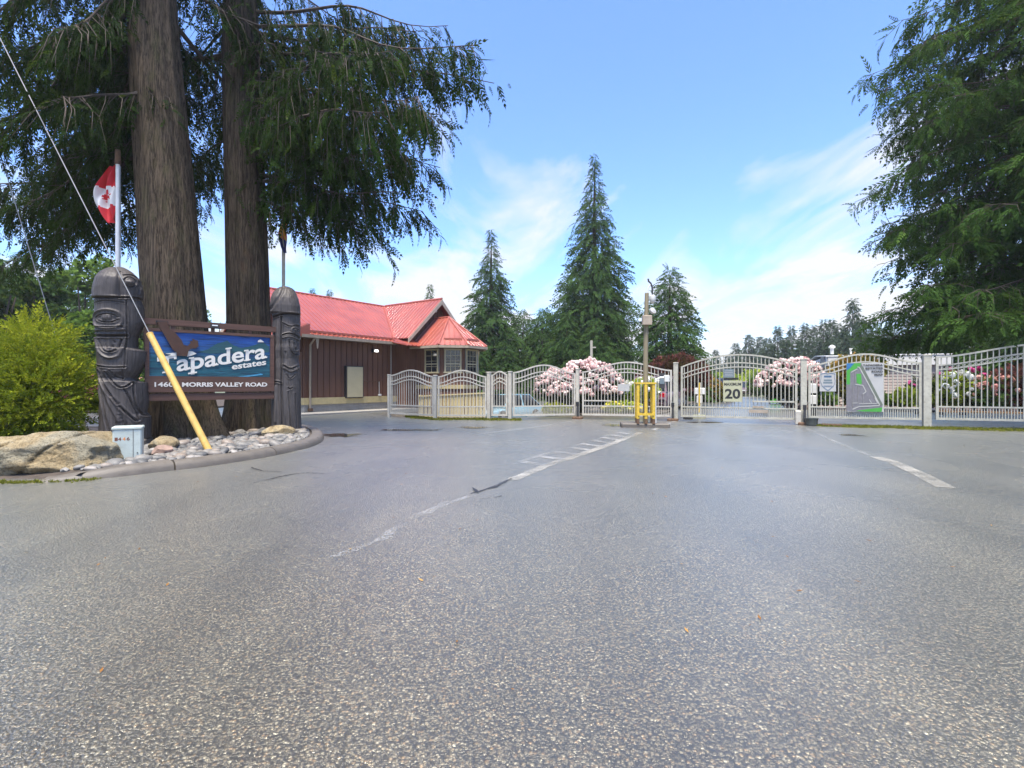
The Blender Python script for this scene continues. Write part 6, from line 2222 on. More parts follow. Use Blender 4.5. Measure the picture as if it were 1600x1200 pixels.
def ring_mesh(mat):
    mb = MB()
    n, m, r, t = 12, 5, 0.038, 0.008
    V, F = [], []
    for i in range(n):
        a = 2 * math.pi * i / n
        for j in range(m):
            b = 2 * math.pi * j / m
            V.append(((r + t * math.cos(b)) * math.cos(a), t * math.sin(b), (r + t * math.cos(b)) * math.sin(a)))
    for i in range(n):
        for j in range(m):
            F.append((i * m + j, i * m + (j + 1) % m, ((i + 1) % n) * m + (j + 1) % m, ((i + 1) % n) * m + j))
    return mb.add(V, F).mesh('ring', mat)


ring_f = ring_mesh(M['fence_green'])


def post(key, ztop, w, label, mat='fence', cap=True, group='pale fence posts'):
    x, y = FP[key]
    z0 = gz(x, y)
    p = empty('fence_post', (x, y, z0 - 0.0), math.atan2(W[1], W[0]), label, 'post', group)
    MB().cbox((0, 0, (ztop - z0 - 0.1) / 2), (w, w, ztop - z0 + 0.1), 0.008).build('shaft', M[mat], p)
    if cap:
        MB().cbox((0, 0, ztop - z0 + 0.012), (w + 0.02, w + 0.02, 0.03), 0.010).build('cap', M[mat], p)
    return p


def panel_fn(kind, hl, hr, hp):
    def f(s):
        lin = hl + (hr - hl) * s
        if kind == 'ogee':
            k = 0.5 - 0.5 * math.cos(2 * math.pi * s)
            k = k ** 0.85
        elif kind == 'half':
            k = 0.5 - 0.5 * math.cos(2 * math.pi * min(s, 1))
        else:
            k = math.sin(math.pi * s) ** 0.9
        mid = hp - (hl + hr) / 2
        return lin + mid * k
    return f


def fence_panel(name, a, b, kind, hl, hr, hp, zb, label, cat, gap=(0.09, 0.09), sp=0.108, low=0.33, d1=0.24, d2=0.36, mat='fence', rings=False, group=None, stile=0.06, sill=True):
    A, B = np.array(FP[a]), np.array(FP[b])
    d = nrm(B - A)
    A = A + d * gap[0]
    B = B - d * gap[1]
    ln = float(np.linalg.norm(B - A))
    z0 = gz(*A)
    r = empty(name, (A[0], A[1], z0), math.atan2(d[1], d[0]), label, cat, group)
    f = panel_fn(kind, hl, hr, hp)
    P = lambda s, off=0.0: (s * ln, 0, f(s) + off - z0)
    m = M[mat]
    zb0 = zb - z0
    for x in (stile / 2, ln - stile / 2):
        s = x / ln
        MB().box((x, 0, (f(s) - z0 + zb0) / 2), (stile, stile * 0.8, f(s) - z0 - zb0)).build('stile', m, r)
    n = 40

    def rail(off, w, h, nm):
        V, F = [], []
        for i in range(n + 1):
            s = i / n
            p = P(s, off)
            for (yy, zz) in ((-w / 2, -h / 2), (w / 2, -h / 2), (w / 2, h / 2), (-w / 2, h / 2)):
                V.append((p[0], yy, p[2] + zz))
        for i in range(n):
            for j in range(4):
                j2 = (j + 1) % 4
                F.append((i * 4 + j, i * 4 + j2, (i + 1) * 4 + j2, (i + 1) * 4 + j))
        F += [(3, 2, 1, 0), (n * 4, n * 4 + 1, n * 4 + 2, n * 4 + 3)]
        MB().add(V, F).build(nm, m, r)
    rail(-0.02, 0.052, 0.046, 'top_rail')
    rail(-d1, 0.040, 0.034, 'arched_rail')
    rail(-d2, 0.040, 0.034, 'arched_rail')
    MB().box((ln / 2, 0, zb0 + low), (ln - 0.10, 0.040, 0.040)).build('lower_rail', m, r)
    MB().box((ln / 2, 0, zb0 + 0.03), (ln - 0.004, 0.044, 0.060)).build('bottom_rail', m, r)
    k = max(3, int(round(ln / sp)))
    pk, fk = (picket, infill) if mat == 'fence' else (picket_g, infill_g)
    for i in range(1, k):
        s = i / k
        if s * ln < stile or (1 - s) * ln < stile:
            continue
        h = f(s) - 0.03 - zb - 0.05
        inst('picket', pk, r, (s * ln, 0, zb0 + 0.05), scale=(1, 1, h))
        if rings:
            inst('ring', ring_f, r, ((s + 0.5 / k) * ln, 0, f(s + 0.5 / k) - z0 - (d1 + d2) / 2), (0, 0, 0))
    for i in range(k):
        s = (i + 0.5) / k
        if s * ln < stile or (1 - s) * ln < stile:
            continue
        inst('infill_bar', fk, r, (s * ln, 0, zb0 + 0.05), scale=(1, 1, low - 0.06))
    r['_ln'] = ln
    return r, ln, f, z0


post('A', 1.53, 0.10, 'fence post against the corner of the gatehouse wall')
post('B', 1.48, 0.11, 'pale fence post between the two low panels')
post('C', 1.58, 0.12, 'pale post on the building side of the narrow walk gate')
post('D', 1.60, 0.11, 'pale post on the far side of the narrow walk gate')
post('E', 1.71, 0.11, 'pale gate latch post in front of the pink rhododendron')
post('F', 1.88, 0.14, 'pale post left of the wide exit gate', 'fence_green')
post('G', 1.92, 0.16, 'pale post right of the wide exit gate', 'fence_green')
post('H', 1.98, 0.18, 'stout grey post right of the road map sign', 'fence_green')
FG_ = 'arched pale metal fence panels and gates'
fence_panel('metal_fence', 'A', 'B', 'ogee', 1.53, 1.46, 1.71, 0.10, 'low arched fence panel joining the gatehouse corner', 'fence', group=FG_, sp=0.13)
fence_panel('metal_fence', 'B', 'C', 'ogee', 1.46, 1.46, 1.68, 0.10, 'low arched fence panel in front of the cream ramp railing', 'fence', group=FG_)
fence_panel('walk_gate', 'C', 'D', 'ogee', 1.50, 1.52, 1.64, 0.12, 'narrow arched walk gate in front of the light blue car', 'gate', group=FG_, sp=0.10)
gate1 = fence_panel('vehicle_gate', 'D', 'E', 'ogee', 1.60, 1.57, 1.86, 0.12, 'arched entry gate leaf next to the narrow walk gate', 'gate', group=FG_)
gate2 = fence_panel('vehicle_gate', 'E', 'F', 'ogee', 1.63, 1.66, 1.95, 0.12, 'arched entry gate leaf behind the yellow pole guard', 'gate', group=FG_, gap=(0.16, 0.12))
gate3 = fence_panel('vehicle_gate', 'F', 'G', 'arch', 1.76, 1.78, 2.13, 0.13, 'wide arched exit gate carrying the speed limit sign', 'gate', group=FG_, gap=(0.16, 0.16), mat='fence_green', d1=0.27, d2=0.40)
pan4 = fence_panel('metal_fence', 'G', 'H', 'ogee', 1.74, 1.80, 2.07, 0.20, 'arched fence panel carrying the road map sign', 'fence', group=FG_, gap=(0.12, 0.12), mat='fence_green', low=0.33)
pan5 = fence_panel('metal_fence', 'H', 'I', 'ogee', 1.95, 1.95, 2.27, 0.22, 'tall arched fence panel with rings in front of the flowering shrubs', 'fence', group=FG_, gap=(0.20, 0.12), mat='fence_green', low=0.36, sp=0.125, rings=True)
x, y = FP['I']
post('I', 2.0, 0.16, 'stout grey post at the far right end of the ringed panel', 'fence_green')


def on_gate(gt, px):
    """distance along a gate at which the photograph's column px falls"""
    r = gt[0]
    o = r.location
    a = r.rotation_euler[2]
    k = (px - 800) / 800.0
    # o.x + t cos a = k (o.y + t sin a)
    return (k * o.y - o.x) / (math.cos(a) - k * math.sin(a))


def z_at(gt, px, py):
    t = on_gate(gt, px)
    r = gt[0]
    Y = r.location.y + t * math.sin(r.rotation_euler[2])
    return CAM_H - (py - 600) * Y / 800.0


def sign_on(gt, name, px0, px1, py0, py1, mat, label, cat='sign', th=0.012, y=-0.05):
    """a flat sign hung on a gate or panel, a thing of its own"""
    t0, t1 = on_gate(gt, px0), on_gate(gt, px1)
    z1_, z0_ = z_at(gt, (px0 + px1) / 2, py0), z_at(gt, (px0 + px1) / 2, py1)
    r = gt[0]
    a = r.rotation_euler[2]
    c = Vector((r.location.x + t0 * math.cos(a), r.location.y + t0 * math.sin(a), z0_))
    o = empty(name, c, a, label, cat)
    wd, h = t1 - t0, z1_ - z0_
    MB().box((wd / 2, y, h / 2), (wd, th, h)).build('sheet', mat, o)
    # clips that fix it to the pickets
    for xx in (wd * 0.2, wd * 0.8):
        MB().box((xx, (y + 0.0) / 2, h * 0.85), (0.03, abs(y), 0.03)).build('clip', M['dark_metal'], o)
    return o, wd, h, y - th / 2


# speed limit sign
o, wd, h, yf = sign_on(gate3, 'speed_sign', 1130.3, 1159.6, 594.5, 627.5, M['sign_khaki'], 'khaki speed limit sign reading MAXIMUM 20 on the exit gate')
mb = MB()
put_text(mb, 'MAXIMUM', wd * .05, wd * .95, h * .76, h * .13, yf - .001, 0, 0.025, 0.002)
mb.build('lettering', M['sign_black'], o)
mb = MB()
put_text(mb, '20', wd * .09, wd * .91, h * .16, h * .42, yf - .001, 0, 0.03, 0.002)
mb.build('lettering', M['sign_black'], o)
o, wd, h, yf = sign_on(gate3, 'plaque', 1130.5, 1147, 577, 590, M['sign_slate'], 'small slate grey plaque above the speed limit sign')
for i in range(4):
    MB().box((wd / 2, yf - .002, h * (0.2 + 0.2 * i)), (wd * (0.8 - 0.1 * (i % 2)), 0.003, h * 0.05)).build('print_line', M['sign_grey'], o)
o, wd, h, yf = sign_on(gate3, 'plaque', 1131, 1154, 590.5, 593.5, M['sign_black'], 'narrow black strip between plaque and speed limit sign')
o, wd, h, yf = sign_on(gate3, 'reflector_plate', 1170, 1200, 640, 645, M['gutter'], 'long brown reflector plate low on the exit gate', 'plate')
o, wd, h, yf = sign_on(gate3, 'reflector_plate', 1176, 1194, 634.5, 637, M['gutter'], 'short brown plate above the long reflector plate', 'plate')
t = on_gate(gate3, 1175)
t1 = gate3[1] - 0.08
MB().box(((t + t1) / 2, -0.035, z_at(gate3, 1210, 627.5)), (t1 - t, 0.03, 0.045)).build('push_bar', M['fence_green'], gate3[0])
# gate 2 signs
o, wd, h, yf = sign_on(gate2, 'plaque', 966, 984, 600, 611, M['sign_grey'], 'plain light grey plate on the entry gate by the pole guard')
o, wd, h, yf = sign_on(gate2, 'notice_board', 1030, 1039, 583, 607, M['dark_metal'], 'small dark notice board on the entry gate near the big post')
MB().box((wd / 2, yf - .002, h * .55), (wd * .8, .003, h * .5)).build('print_block', M['sign_slate'], o)
t = on_gate(gate2, 955)
MB().box((t / 2 + 0.03, -0.035, z_at(gate2, 930, 626)), (t - 0.06, 0.03, 0.04)).build('push_bar', M['fence'], gate2[0])
# shield sign
o, wd, h, yf = sign_on(pan4, 'shield_sign', 1280, 1305.5, 582.5, 611.5, M['sign_grey'], 'grey plate with a dark blue shield outline beside the road map')
sh = [(0.06, .93), (.30, .97), (.50, .94), (.70, .97), (.94, .93), (.90, .80), (.95, .55), (.85, .30), (.66, .14), (.5, .05), (.34, .14), (.15, .30), (.05, .55), (.10, .80)]
mb = MB()
for (a, b) in zip(sh, sh[1:] + sh[:1]):
    mb.bar((a[0] * wd, yf - .003, a[1] * h), (b[0] * wd, yf - .003, b[1] * h), 0.004, 0.016)
mb.build('shield_outline', M['sign_blue'], o)
for (z, w_, hh, mt) in ((.80, .46, .10, 'sign_blue'), (.60, .50, .09, 'sign_slate'), (.47, .56, .09, 'sign_slate'), (.30, .5, .02, 'sign_blue'), (.25, .5, .02, 'sign_blue')):
    MB().box((wd / 2, yf - .002, z * h), (wd * w_, .003, h * hh)).build('print_block', M[mt], o)
# road map sign
o, wd, h, yf = sign_on(pan4, 'road_map_sign', 1321.7, 1379.5, 567.2, 643.2, M['sign_grey'], 'large grey road map sign with green map, on the fence panel')


def zmap(x, y):
    return ((x - 825) / (1580 - 825) * wd, (1105 - y) / (1105 - 98) * h)


def mprint(poly, mat, lv):
    pts = [zmap(*p) for p in poly]
    MB().slab([(p[0], yf - 0.0015 * lv, p[1]) for p in pts], (0, -0.001, 0)).build('map_print', M[mat], o)


mprint([(827, 100), (1130, 100), (1165, 180), (1560, 960), (1545, 1100), (1000, 1095), (827, 1090)], 'map_dark', 1)
mprint([(828, 101), (1125, 101), (1100, 175), (900, 280), (900, 540), (828, 540)], 'map_green', 2)
mprint([(829, 102), (985, 102), (900, 200), (829, 250)], 'map_teal', 3)
mprint([(1115, 130), (1170, 180), (1565, 955), (1480, 990), (1100, 200)], 'map_bound', 3)
mprint([(1030, 320), (1125, 320), (1140, 520), (1100, 550), (1035, 500)], 'map_green', 3)
mprint([(1010, 1090), (1250, 1050), (1555, 1010), (1540, 1102), (1200, 1100)], 'map_green', 3)
for pl, ww in (([(1050, 180), (1090, 185), (1500, 960)], 22), ([(920, 290), (1050, 220)], 20), ([(1000, 260), (1005, 540), (1160, 560), (1225, 690), (1165, 740), (1165, 930)], 20), ([(955, 560), (950, 1010)], 20), ([(1065, 580), (1055, 920)], 20), ([(940, 930), (1060, 925)], 16), ([(950, 1060), (1080, 1000), (1500, 975)], 24), ([(1080, 945), (1460, 930), (1400, 810)], 16), ([(1290, 850), (1340, 930)], 14)):
    mb = MB()
    for a, b in zip(pl[:-1], pl[1:]):
        pa, pb = zmap(*a), zmap(*b)
        mb.bar((pa[0], yf - .008, pa[1]), (pb[0], yf - .008, pb[1]), 0.003, ww / 755 * wd)
    mb.build('map_print', M['map_road'], o)
for i, (tx, xa) in enumerate((('TAPADERA', 1160), ('ESTATES', 1215), ('ROAD', 1338), ('MAP', 1395))):
    a, z = zmap(xa, 165 + i * 66)
    b, _ = zmap(1562, 0)
    mb = MB()
    put_text(mb, tx, a, b, z, h * 0.036, yf - .012, 0, 0.03, 0.002)
    mb.build('lettering', M['sign_black'], o)

# gate hardware
def latch(key, label, dx=0.0, dy=-0.08):
    x, y = FP[key]
    g = empty('gate_latch', (x + dx, y + dy, gz(x, y)), math.atan2(W[1], W[0]), label, 'latch')
    MB().box((0, 0, 0.28), (0.06, 0.08, 0.46)).build('drop_bolt', M['dark_metal'], g)
    MB().cbox((0.0, 0.0, 0.04), (0.34, 0.2, 0.08), 0.02).build('floor_stop', M['rust'], g)
    MB().box((0, -0.02, 0.52), (0.09, 0.06, 0.14)).build('lock_box', M['black'], g)


latch('E', 'dark drop bolt and floor stop where the entry gate leaves meet', -0.02, -0.14)
latch('G', 'dark drop bolt at the foot of the exit gate post', -0.06, -0.16)
latch('F', 'dark lock hardware beside the wide exit gate', -0.14, -0.13)
# low blocks by the gate
x, y = gpt(1075, 655)
tag(MB().cbox((0, 0, 0.05), (0.30, 0.2, 0.12), 0.02).build('wheel_block', M['dark_metal'], None, (x, y, 0.0), (0, 0, -.4)), 'small dark block on the ground under the exit gate', 'block')
x, y = FP['G']
b2 = MB().cbox((0, 0, 0.22), (0.16, 0.14, 0.40), 0.02).build('hinge_block', M['fence'], None, (x - 0.17, y - 0.02, 0.0), (0, 0, -.4))
tag(b2, 'pale block at the hinge foot of the exit gate', 'block')

# keypad and sensor posts behind the gates
gx, gy = wpt(1093, 600, 18.2)[:2]
sp_ = empty('sensor_post', (gx, gy, 0.0), R(-24), 'short yellow marked post with a white box behind the exit gate', 'post')
MB().tube([(0, 0, 0), (0, 0, 1.25)], 0.045, 10).build('shaft', M['white_trim'], sp_)
MB().box((0, -0.05, 0.72), (0.05, 0.012, 1.05)).build('marker_strip', M['yellow'], sp_)
MB().cbox((0, 0.0, 0.95), (0.36, 0.08, 0.22), 0.02).build('box', M['white_trim'], sp_)
MB().cbox((0, 0, 0.66), (0.2, 0.07, 0.26), 0.02).build('box', M['white_trim'], sp_)
MB().cbox((0, 0, 0.05), (0.42, 0.3, 0.12), 0.02).build('base', M['guy_green'], sp_)
gx, gy = wpt(1269, 600, 16.6)[:2]
op_ = empty('gate_operator', (gx, gy, 0.0), R(-24), 'black gate operator column with grey control boxes behind the exit gate post', 'gate operator')
MB().cbox((0, 0, 0.30), (0.24, 0.24, 0.62), 0.03).build('column', M['black'], op_)
MB().tube([(-0.06, -0.16, 0.0), (-0.06, -0.16, 1.25)], 0.03, 8).build('mast', M['cable'], op_)
MB().cbox((0.02, -0.17, 0.70), (0.20, 0.12, 0.28), 0.015).build('control_box', M['lamp_white'], op_)
MB().cbox((0.02, -0.17, 1.06), (0.20, 0.10, 0.30), 0.015).build('control_box', M['lamp_white'], op_)
gx, gy = wpt(1268, 600, 14.75)[:2]
tag(MB().lathe([(0.11, 0.0), (0.15, 0.02), (0.17, 0.20), (0.18, 0.22), (0.15, 0.21), (0.14, 0.17)], 18).build('plant_pot', M['hose'], None, (gx, gy, 0.0), smooth=40), 'dark plastic pot at the foot of the exit gate post', 'pot')
tag(MB().box((0, 0, 0.03), (0.5, 0.2, 0.06)).build('timber_block', M['rust'], None, (gx + 0.45, gy - 0.2, 0.0), (0, 0, -.4)), 'flat dark board on the ground beside the plastic pot', 'board')

# ------------------------------------------------------------------ yellow pole guard and lamp pole
cx, cy = wpt(1008, 600, 14.2)[:2]
isl = MB().cbox((0, 0, 0.045), (1.30, 0.80, 0.13), 0.02).build('traffic_island', M['kerb'], None, (cx + 0.03, cy + 0.22, 0.0), (0, 0, math.atan2(W[1], W[0]) * 0.35))
tag(isl, 'low dark edged concrete pad under the yellow pole guard', 'concrete pad')
T0 = 0.108
cage = empty('pole_guard', (cx, cy, T0), R(-8), 'yellow painted steel guard frame round the lamp pole', 'guard')
for (x, y) in ((-0.21, -0.16), (0.21, -0.16), (-0.21, 0.26), (0.21, 0.26), (0.0, -0.17)):
    MB().cbox((x, y, 0.62), (0.08, 0.08, 0.96), 0.01).build('post', M['yellow'], cage)
    MB().box((x, y, 0.07), (0.07, 0.07, 0.14)).build('foot', M['rust'], cage)
for (c, s) in (((0, -0.16, 1.115), (0.55, 0.11, 0.045)), ((0, 0.26, 1.115), (0.55, 0.11, 0.045)), ((-0.21, 0.05, 1.113), (0.10, 0.31, 0.04)), ((0.21, 0.05, 1.113), (0.10, 0.31, 0.04))):
    MB().box(c, s).build('top_rail', M['yellow'], cage)
for (c, s) in (((0, -0.205, 0.26), (0.44, 0.03, 0.06)), ((0, 0.26, 0.26), (0.44, 0.05, 0.06))):
    MB().box(c, s).build('lower_rail', M['yellow'], cage)
lp = empty('lamp_pole', (cx, cy + 0.05, T0), 0, 'pale timber lamp pole with control box and camera, standing in the yellow guard', 'lamp pole')
MB().tube([(0.02, 0, 0), (0.03, 0, 2.1), (0.06, 0, 3.62)], [0.072, 0.066, 0.055], 10).build('pole', M['pole_wood'], lp, smooth=60)
MB().cbox((0.04, -0.09, 2.86), (0.26, 0.14, 0.26), 0.012).build('control_box', M['gutter'], lp)
MB().tube([(0.06, 0, 3.5), (0.11, 0, 3.78), (0.16, 0, 3.86)], 0.02, 8).build('arm', M['lamp_white'], lp)
MB().tube([(0.10, 0, 4.02), (0.11, 0, 3.95), (0.17, 0, 3.90), (0.21, 0, 3.78), (0.22, 0, 3.55)], 0.025, 8).build('camera_arm', M['dark_metal'], lp)
MB().lathe([(0.03, 0.15), (0.085, 0.12), (0.09, 0.03), (0.075, -0.03), (0.04, -0.075), (0.01, -0.085)], 14, (0.22, 0, 3.42)).build('camera_dome', M['lamp_white'], lp, smooth=40)
MB().lathe([(0.02, 0.0), (0.09, 0.03), (0.10, 0.09), (0.03, 0.11)], 12, (0, 0, 0)).build('flood_lamp', M['sign_grey'], lp, (0.17, -0.05, 3.08), (R(60), 0, R(30)))
kx, ky = cx + 0.33, cy + 0.15
kp_ = empty('keypad_stand', (kx, ky, T0), 0, 'white gooseneck keypad stand beside the yellow guard', 'keypad')
MB().tube([(0.0, 0, 0), (0.0, 0, 1.10), (0.03, -0.02, 1.22), (0.12, -0.04, 1.27), (0.22, -0.06, 1.27)], 0.028, 10).build('gooseneck', M['white_trim'], kp_, smooth=60)
MB().cbox((0.29, -0.07, 1.25), (0.14, 0.12, 0.18), 0.015).build('keypad_box', M['lamp_white'], kp_)

# low white sign post in the garden
gx, gy = wpt(924, 600, 24.5)[:2]
gp_ = empty('garden_post', (gx, gy, 0.05), 0, 'weathered grey post standing above the pink rhododendron', 'post')
MB().cbox((0, 0, 1.6), (0.11, 0.11, 3.25), 0.01).build('shaft', M['pole_grey'], gp_)
MB().box((0.10, -.02, 2.9), (0.22, 0.06, 0.06)).build('cross_bar', M['pole_grey'], gp_)


# ------------------------------------------------------------------ cars
def make_car(label, loc, rz, paint, kind='car', ln=4.3, wd=1.76, ht=1.45, group=None, sc=1.0):
    """nose towards +X in local space"""
    r = empty('parked_car', loc, rz, label, 'car', group)
    suv = kind == 'suv'
    belt = 0.86 if suv else 0.80
    # lower body: sections along the length
    secs = []
    for x, zt, zb, hw in ((-ln / 2, 0.62, 0.36, 0.70), (-ln / 2 + .08, belt + .02, 0.26, 0.80), (-ln / 2 + .5, belt + .04, 0.20, 0.86), (-0.6, belt + .02, 0.18, 0.88), (0.55, belt, 0.18, 0.88), (ln / 2 - 1.1, belt - .04, 0.18, 0.87), (ln / 2 - .45, belt - .14, 0.20, 0.83), (ln / 2 - .10, 0.62, 0.25, 0.74), (ln / 2, 0.50, 0.32, 0.62)):
        k = hw / 0.88 * wd / 2
        secs.append([(x, -k * .92, zb), (x, -k, zb + .18), (x, -k, zt - .22), (x, -k * .95, zt - .06), (x, -k * .82, zt), (x, k * .82, zt), (x, k * .95, zt - .06), (x, k, zt - .22), (x, k, zb + .18), (x, k * .92, zb)])
    mb = MB()
    n = len(secs[0])
    V = [p for s in secs for p in s]
    F = []
    for i in range(len(secs) - 1):
        for j in range(n):
            j2 = (j + 1) % n
            F.append((i * n + j, (i + 1) * n + j, (i + 1) * n + j2, i * n + j2))
    F.append(tuple(range(n)))
    F.append(tuple(reversed(range((len(secs) - 1) * n, len(secs) * n))))
    mb.add(V, F)
    body = mb.build('body', paint, r, smooth=35)
    # cabin
    ck = wd / 2
    rear0, rear1 = (-ln / 2 + .12, -ln / 2 + .35) if suv else (-ln / 2 + .25, -ln / 2 + 1.0)
    cab = [((rear0, belt), (rear1, ht), (0.35, ht), (1.05, belt - .02))]
    (x0, z0), (x1, z1), (x2, z2), (x3, z3) = cab[0]
    V = []
    for sgn in (-1, 1):
        V += [(x0, sgn * ck * .90, z0), (x1, sgn * ck * .70, z1), (x2, sgn * ck * .70, z2), (x3, sgn * ck * .88, z3), ((x1 + x2) / 2, sgn * ck * .72, ht + .025)]
    mb = MB()
    mb.add(V, [(0, 3, 2, 4, 1), (5, 6, 9, 7, 8), (0, 1, 6, 5), (1, 4, 9, 6), (4, 2, 7, 9), (2, 3, 8, 7)])
    mb.build('cabin', paint, r, smooth=25)
    def pane(pts, off, nm='window'):
        mb2 = MB()
        mb2.slab(pts, off)
        mb2.build(nm, M['glass'], r)
    lerp = lambda a, b, t: tuple(a[i] + (b[i] - a[i]) * t for i in range(3))
    def inset(q, k):
        c = tuple(sum(p[i] for p in q) / len(q) for i in range(3))
        return [lerp(p, c, k) for p in q]
    pane(inset([V[2], V[3], V[8], V[7]], 0.10), (0.02, 0, 0.012), 'windscreen')
    pane(inset([V[0], V[1], V[6], V[5]], 0.12), (-0.02, 0, 0.01), 'rear_window')
    for sgn, o in ((-1, 0), (1, 5)):
        a, b, c, d = V[o], V[o + 1], V[o + 2], V[o + 3]
        m0, m1 = lerp(a, d, .5), lerp(b, c, .5)
        pane(inset([a, m0, m1, b] if sgn < 0 else [b, m1, m0, a], .11), (0, sgn * 0.015, 0.004))
        pane(inset([m0, d, c, m1] if sgn < 0 else [m1, c, d, m0], .11), (0, sgn * 0.015, 0.004))
    for sgn in (-1, 1):
        for x in (-ln / 2 + .80, ln / 2 - .82):
            w = MB().lathe([(0.20, -0.1), (0.31, -0.105), (0.325, -0.06), (0.325, 0.06), (0.31, 0.105), (0.20, 0.1)], 20).build('wheel', M['tyre'], r, (x, sgn * (ck - .10), 0.325), (R(90), 0, 0), smooth=40)
            MB().lathe([(0.19, -0.012), (0.16, 0.0), (0.05, 0.006), (0.02, 0.012)], 14).build('rim', M['rim'], w, (0, 0, 0.098 * -sgn), (0, R(180) if sgn > 0 else 0, 0))
        MB().cbox((ln / 2 - .16, sgn * ck * .62, 0.60), (0.16, 0.32, 0.13), 0.02).build('headlight', M['lamp_lens'], r, rot=(0, 0, -sgn * .10))
        MB().cbox((-ln / 2 + .06, sgn * ck * .72, 0.72), (0.10, 0.24, 0.18), 0.02).build('tail_light', M['tail_lens'], r)
        MB().cbox((0.78, sgn * (ck + .05), belt + .06), (0.12, 0.18, 0.12), 0.03).build('mirror', paint, r)
    MB().box((ln / 2 - .01, 0, 0.45), (0.06, 0.9, 0.12)).build('grille', M['black'], r)
    MB().box((-ln / 2 - .005, 0, 0.55), (0.02, 0.5, 0.12)).build('number_plate', M['white_trim'], r)
    return r


p = wpt(800, 600, 25.2)[:2]
make_car('light blue hatchback parked behind the narrow walk gate', (-0.25, 26.4, gz(-0.25, 26.4)), R(228), M['car_blue'], ln=4.1, ht=1.42)
make_car('dark maroon car parked behind the keypad stand', (7.0, 24.2, 0.0), R(60), M['car_grey'], 'suv', 4.4, 1.8, 1.55)
make_car('dark car parked beside the inner road behind the speed limit sign', (15.0, 37.0, 0.0), R(66), M['car_dark'], 'suv', 4.5, 1.8, 1.6)
for (px, Y, rz, pt, lab) in ((1171, 62, 70, 'car_white', 'white car parked far along the inner road'), (1184, 70, 64, 'car_white', 'white car parked behind another at the far end of the inner road'), (1160, 54, 66, 'car_grey', 'maroon car parked along the inner road in front of the white cars')):
    make_car(lab, ((px - 800) * Y / 800, Y, 0.0), R(rz), M[pt])

# ------------------------------------------------------------------ green bin
bx, by = wpt(1212, 600, 30.5)[:2]
bn = empty('wheeled_bin', (bx, by, 0.0), R(-28), 'bright green wheeled garbage bin by the inner road', 'bin')
V = []
for (z, w, d_) in ((0.08, 0.26, 0.28), (0.92, 0.35, 0.37)):
    V += [(-w, -d_, z), (w, -d_, z), (w, d_, z), (-w, d_, z)]
MB().add(V, [(3, 2, 1, 0), (4, 5, 6, 7), (0, 1, 5, 4), (1, 2, 6, 5), (2, 3, 7, 6), (3, 0, 4, 7)]).build('tub', M['bin_green'], bn)
MB().cbox((0, 0.0, 0.97), (0.76, 0.80, 0.09), 0.03).build('lid', M['bin_green'], bn)
MB().box((0, -0.40, 0.88), (0.74, 0.05, 0.06)).build('rim', M['bin_green'], bn)
MB().tube([(-0.34, 0.45, 0.98), (0.34, 0.45, 0.98)], 0.02, 8).build('handle', M['black'], bn)
for x in (-0.32, 0.32):
    MB().lathe([(0.05, -0.03), (0.12, -0.03), (0.12, 0.03), (0.05, 0.03)], 14).build('wheel', M['tyre'], bn, (x, 0.28, 0.12), (0, R(90), 0), smooth=40)

# ------------------------------------------------------------------ mobile home
C0 = np.array([17.0, 27.2])
mh = empty('mobile_home', (C0[0], C0[1], 0.08), math.atan2(W[1], W[0]), 'low pale mobile home with pinkish lap siding and white fascia', 'building')
ML, MD = 4.7, 9.0
MB().box((ML / 2, MD / 2, 1.05), (ML, MD, 2.1)).build('wall', M['siding'], mh)
lap = MB().add([(0, 0, 0), (1, 0, 0), (1, -0.028, -0.0), (0, -0.028, 0), (0, 0, 0.145), (1, 0, 0.145)], [(0, 1, 2, 3)[::-1], (3, 2, 5, 4), (0, 3, 4), (1, 5, 2)]).mesh('siding_board', M['siding'])
for i in range(14):
    inst('siding_board', lap, mh, (0, -0.003, 0.06 + i * 0.146), scale=(ML, 1, 1))
for i in range(14):
    inst('siding_board', lap, mh, (-0.003, MD, 0.06 + i * 0.146), rot=(0, 0, R(-90)), scale=(MD, 1, 1))
MB().box((ML / 2, -0.17, 2.33), (ML + .5, 0.05, 0.50)).build('fascia', M['white_trim'], mh)
MB().box((-0.22, MD / 2, 2.33), (0.05, MD + .39, 0.50)).build('fascia', M['white_trim'], mh)
MB().box((ML / 2, MD / 2, 2.35), (ML + .36, MD + .24, 0.40)).build('roof_deck', M['white_trim'], mh)
MB().slab([(-.3, -.22, 2.56), (ML + .3, -.22, 2.56), (ML + .3, MD / 2, 2.80), (-.3, MD / 2, 2.80)], (0, 0, .05)).build('roof', M['white_trim'], mh)
MB().slab([(-.3, MD / 2, 2.80), (ML + .3, MD / 2, 2.80), (ML + .3, MD + .3, 2.56), (-.3, MD + .3, 2.56)], (0, 0, .05)).build('roof', M['white_trim'], mh)
MB().lathe([(0.09, 0), (0.09, 0.32), (0.17, 0.36), (0.17, 0.44), (0.03, 0.52)], 12).build('roof_vent', M['lamp_white'], mh, (0.25, 1.9, 2.8), smooth=40)
MB().lathe([(0.05, 0), (0.05, 0.25), (0.08, 0.27), (0.08, 0.33)], 10).build('roof_vent', M['lamp_white'], mh, (1.1, 1.6, 2.76), smooth=40)
MB().slab([(-.26, .3, 2.0), (-.26, 2.3, 2.0), (-.26, 2.0, 2.62), (-.26, .6, 2.62)], (-.04, 0, 0)).build('awning', M['grey_roof'], mh)
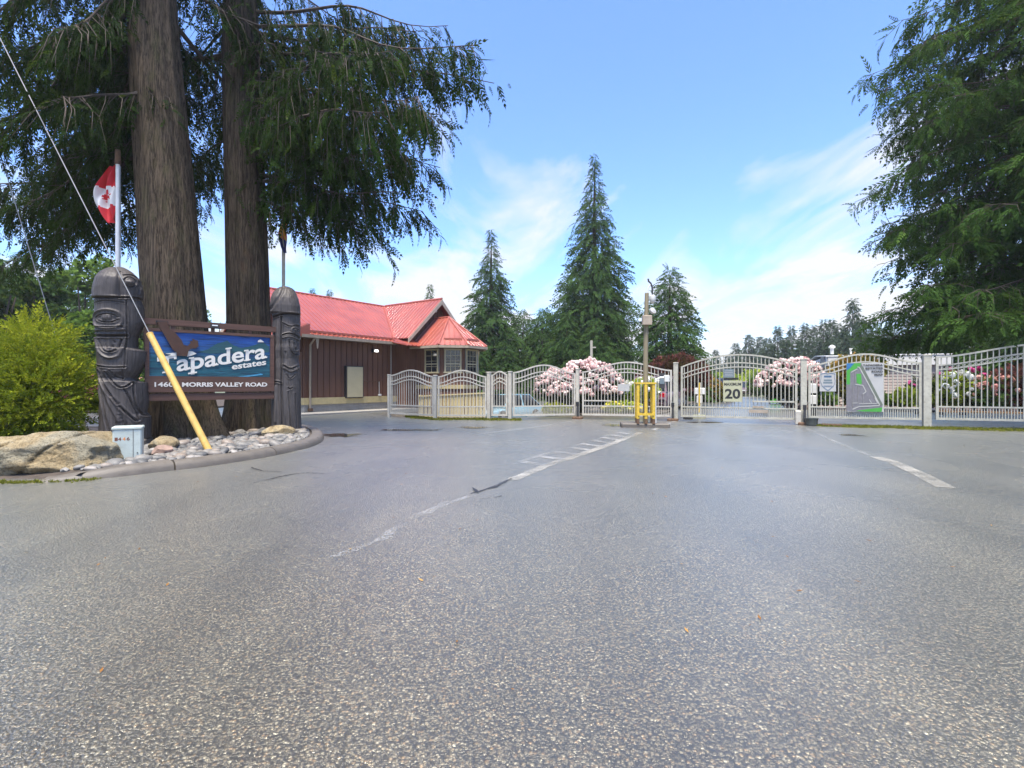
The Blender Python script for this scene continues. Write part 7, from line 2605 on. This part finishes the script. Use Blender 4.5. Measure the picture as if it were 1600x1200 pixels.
for (x, z, w_, h_) in ((3.95, 1.35, 0.42, 0.55),):
    wn_ = MB().box((x, -0.02, z), (w_, 0.05, h_)).build('window', M['white_trim'], mh)
    MB().box((x, -0.05, z), (w_ - .08, 0.02, h_ - .08)).build('pane', M['glass'], wn_)
    MB().box((x, -0.065, z), (0.03, 0.02, h_ - .08)).build('glazing_bar', M['white_trim'], wn_)
MB().cbox((3.95, -0.08, 1.9), (0.24, 0.12, 0.30), 0.02).build('meter_box', M['dark_metal'], mh)

# garden edging stones in front of the mobile home and beside the road
rg = np.random.default_rng(31)
edg = [pebble_mesh(60 + s, 2) for s in range(4)]
for m_ in edg:
    m_.materials.clear()
    m_.materials.append(M['mortar'])
for i in range(24):
    k = -0.2 + i * 0.36
    x, y = along(k, -0.05 + rg.uniform(-.06, .06))
    r = rg.uniform(0.15, 0.21)
    o = inst('edging_stone', edg[i % 4], None, (x, y, 0.09), (rg.normal(0, .1), rg.normal(0, .1), rg.uniform(0, 6.28)), (r, r, r * 1.25))
    tag(o, 'reddish brown edging stone in the row along the mobile home bed', 'stone', 'edging stones along the mobile home bed')
for i in range(9):
    k = 3.4 + i * 0.24
    x, y = along(k, -0.75 + rg.uniform(-.15, .15))
    o = inst('garden_rock', peb[i % 7], None, (x, y, 0.08), (0, 0, rg.uniform(0, 6.28)), (rg.uniform(.14, .26),) * 3)
    tag(o, 'grey rounded garden rock on the pavement edge below the pale siding', 'stone', 'grey rocks below the pale siding')
# low lights along the lateral drive
for i in range(3):
    x, y = along(4.3 + i * 0.7, -2.6)
    o = MB().cbox((0, 0, 0.05), (0.26, 0.16, 0.10), 0.02).build('parking_block', M['black'], None, (x, y, 0.0), (0, 0, -.42))
    tag(o, 'small black block on the pavement behind the road map panel', 'block', 'black blocks behind the road map panel')


# ------------------------------------------------------------------ damp air
hz_mat = bpy.data.materials.new('damp_air')
hz_mat.use_nodes = True
hn = hz_mat.node_tree.nodes
hn.clear()
ho = hn.new('ShaderNodeOutputMaterial')
hv = hn.new('ShaderNodeVolumePrincipled')
hv.inputs['Color'].default_value = (0.88, 0.92, 0.96, 1)
hv.inputs['Density'].default_value = 0.0006
hv.inputs['Anisotropy'].default_value = 0.2
hz_mat.node_tree.links.new(hv.outputs[0], ho.inputs['Volume'])
hz = MB().box((0, 590, 13.2), (1960, 1950, 30.4)).build('haze', hz_mat)
tag(hz, 'thin damp haze that pales the distant trees', 'haze', kind='stuff')
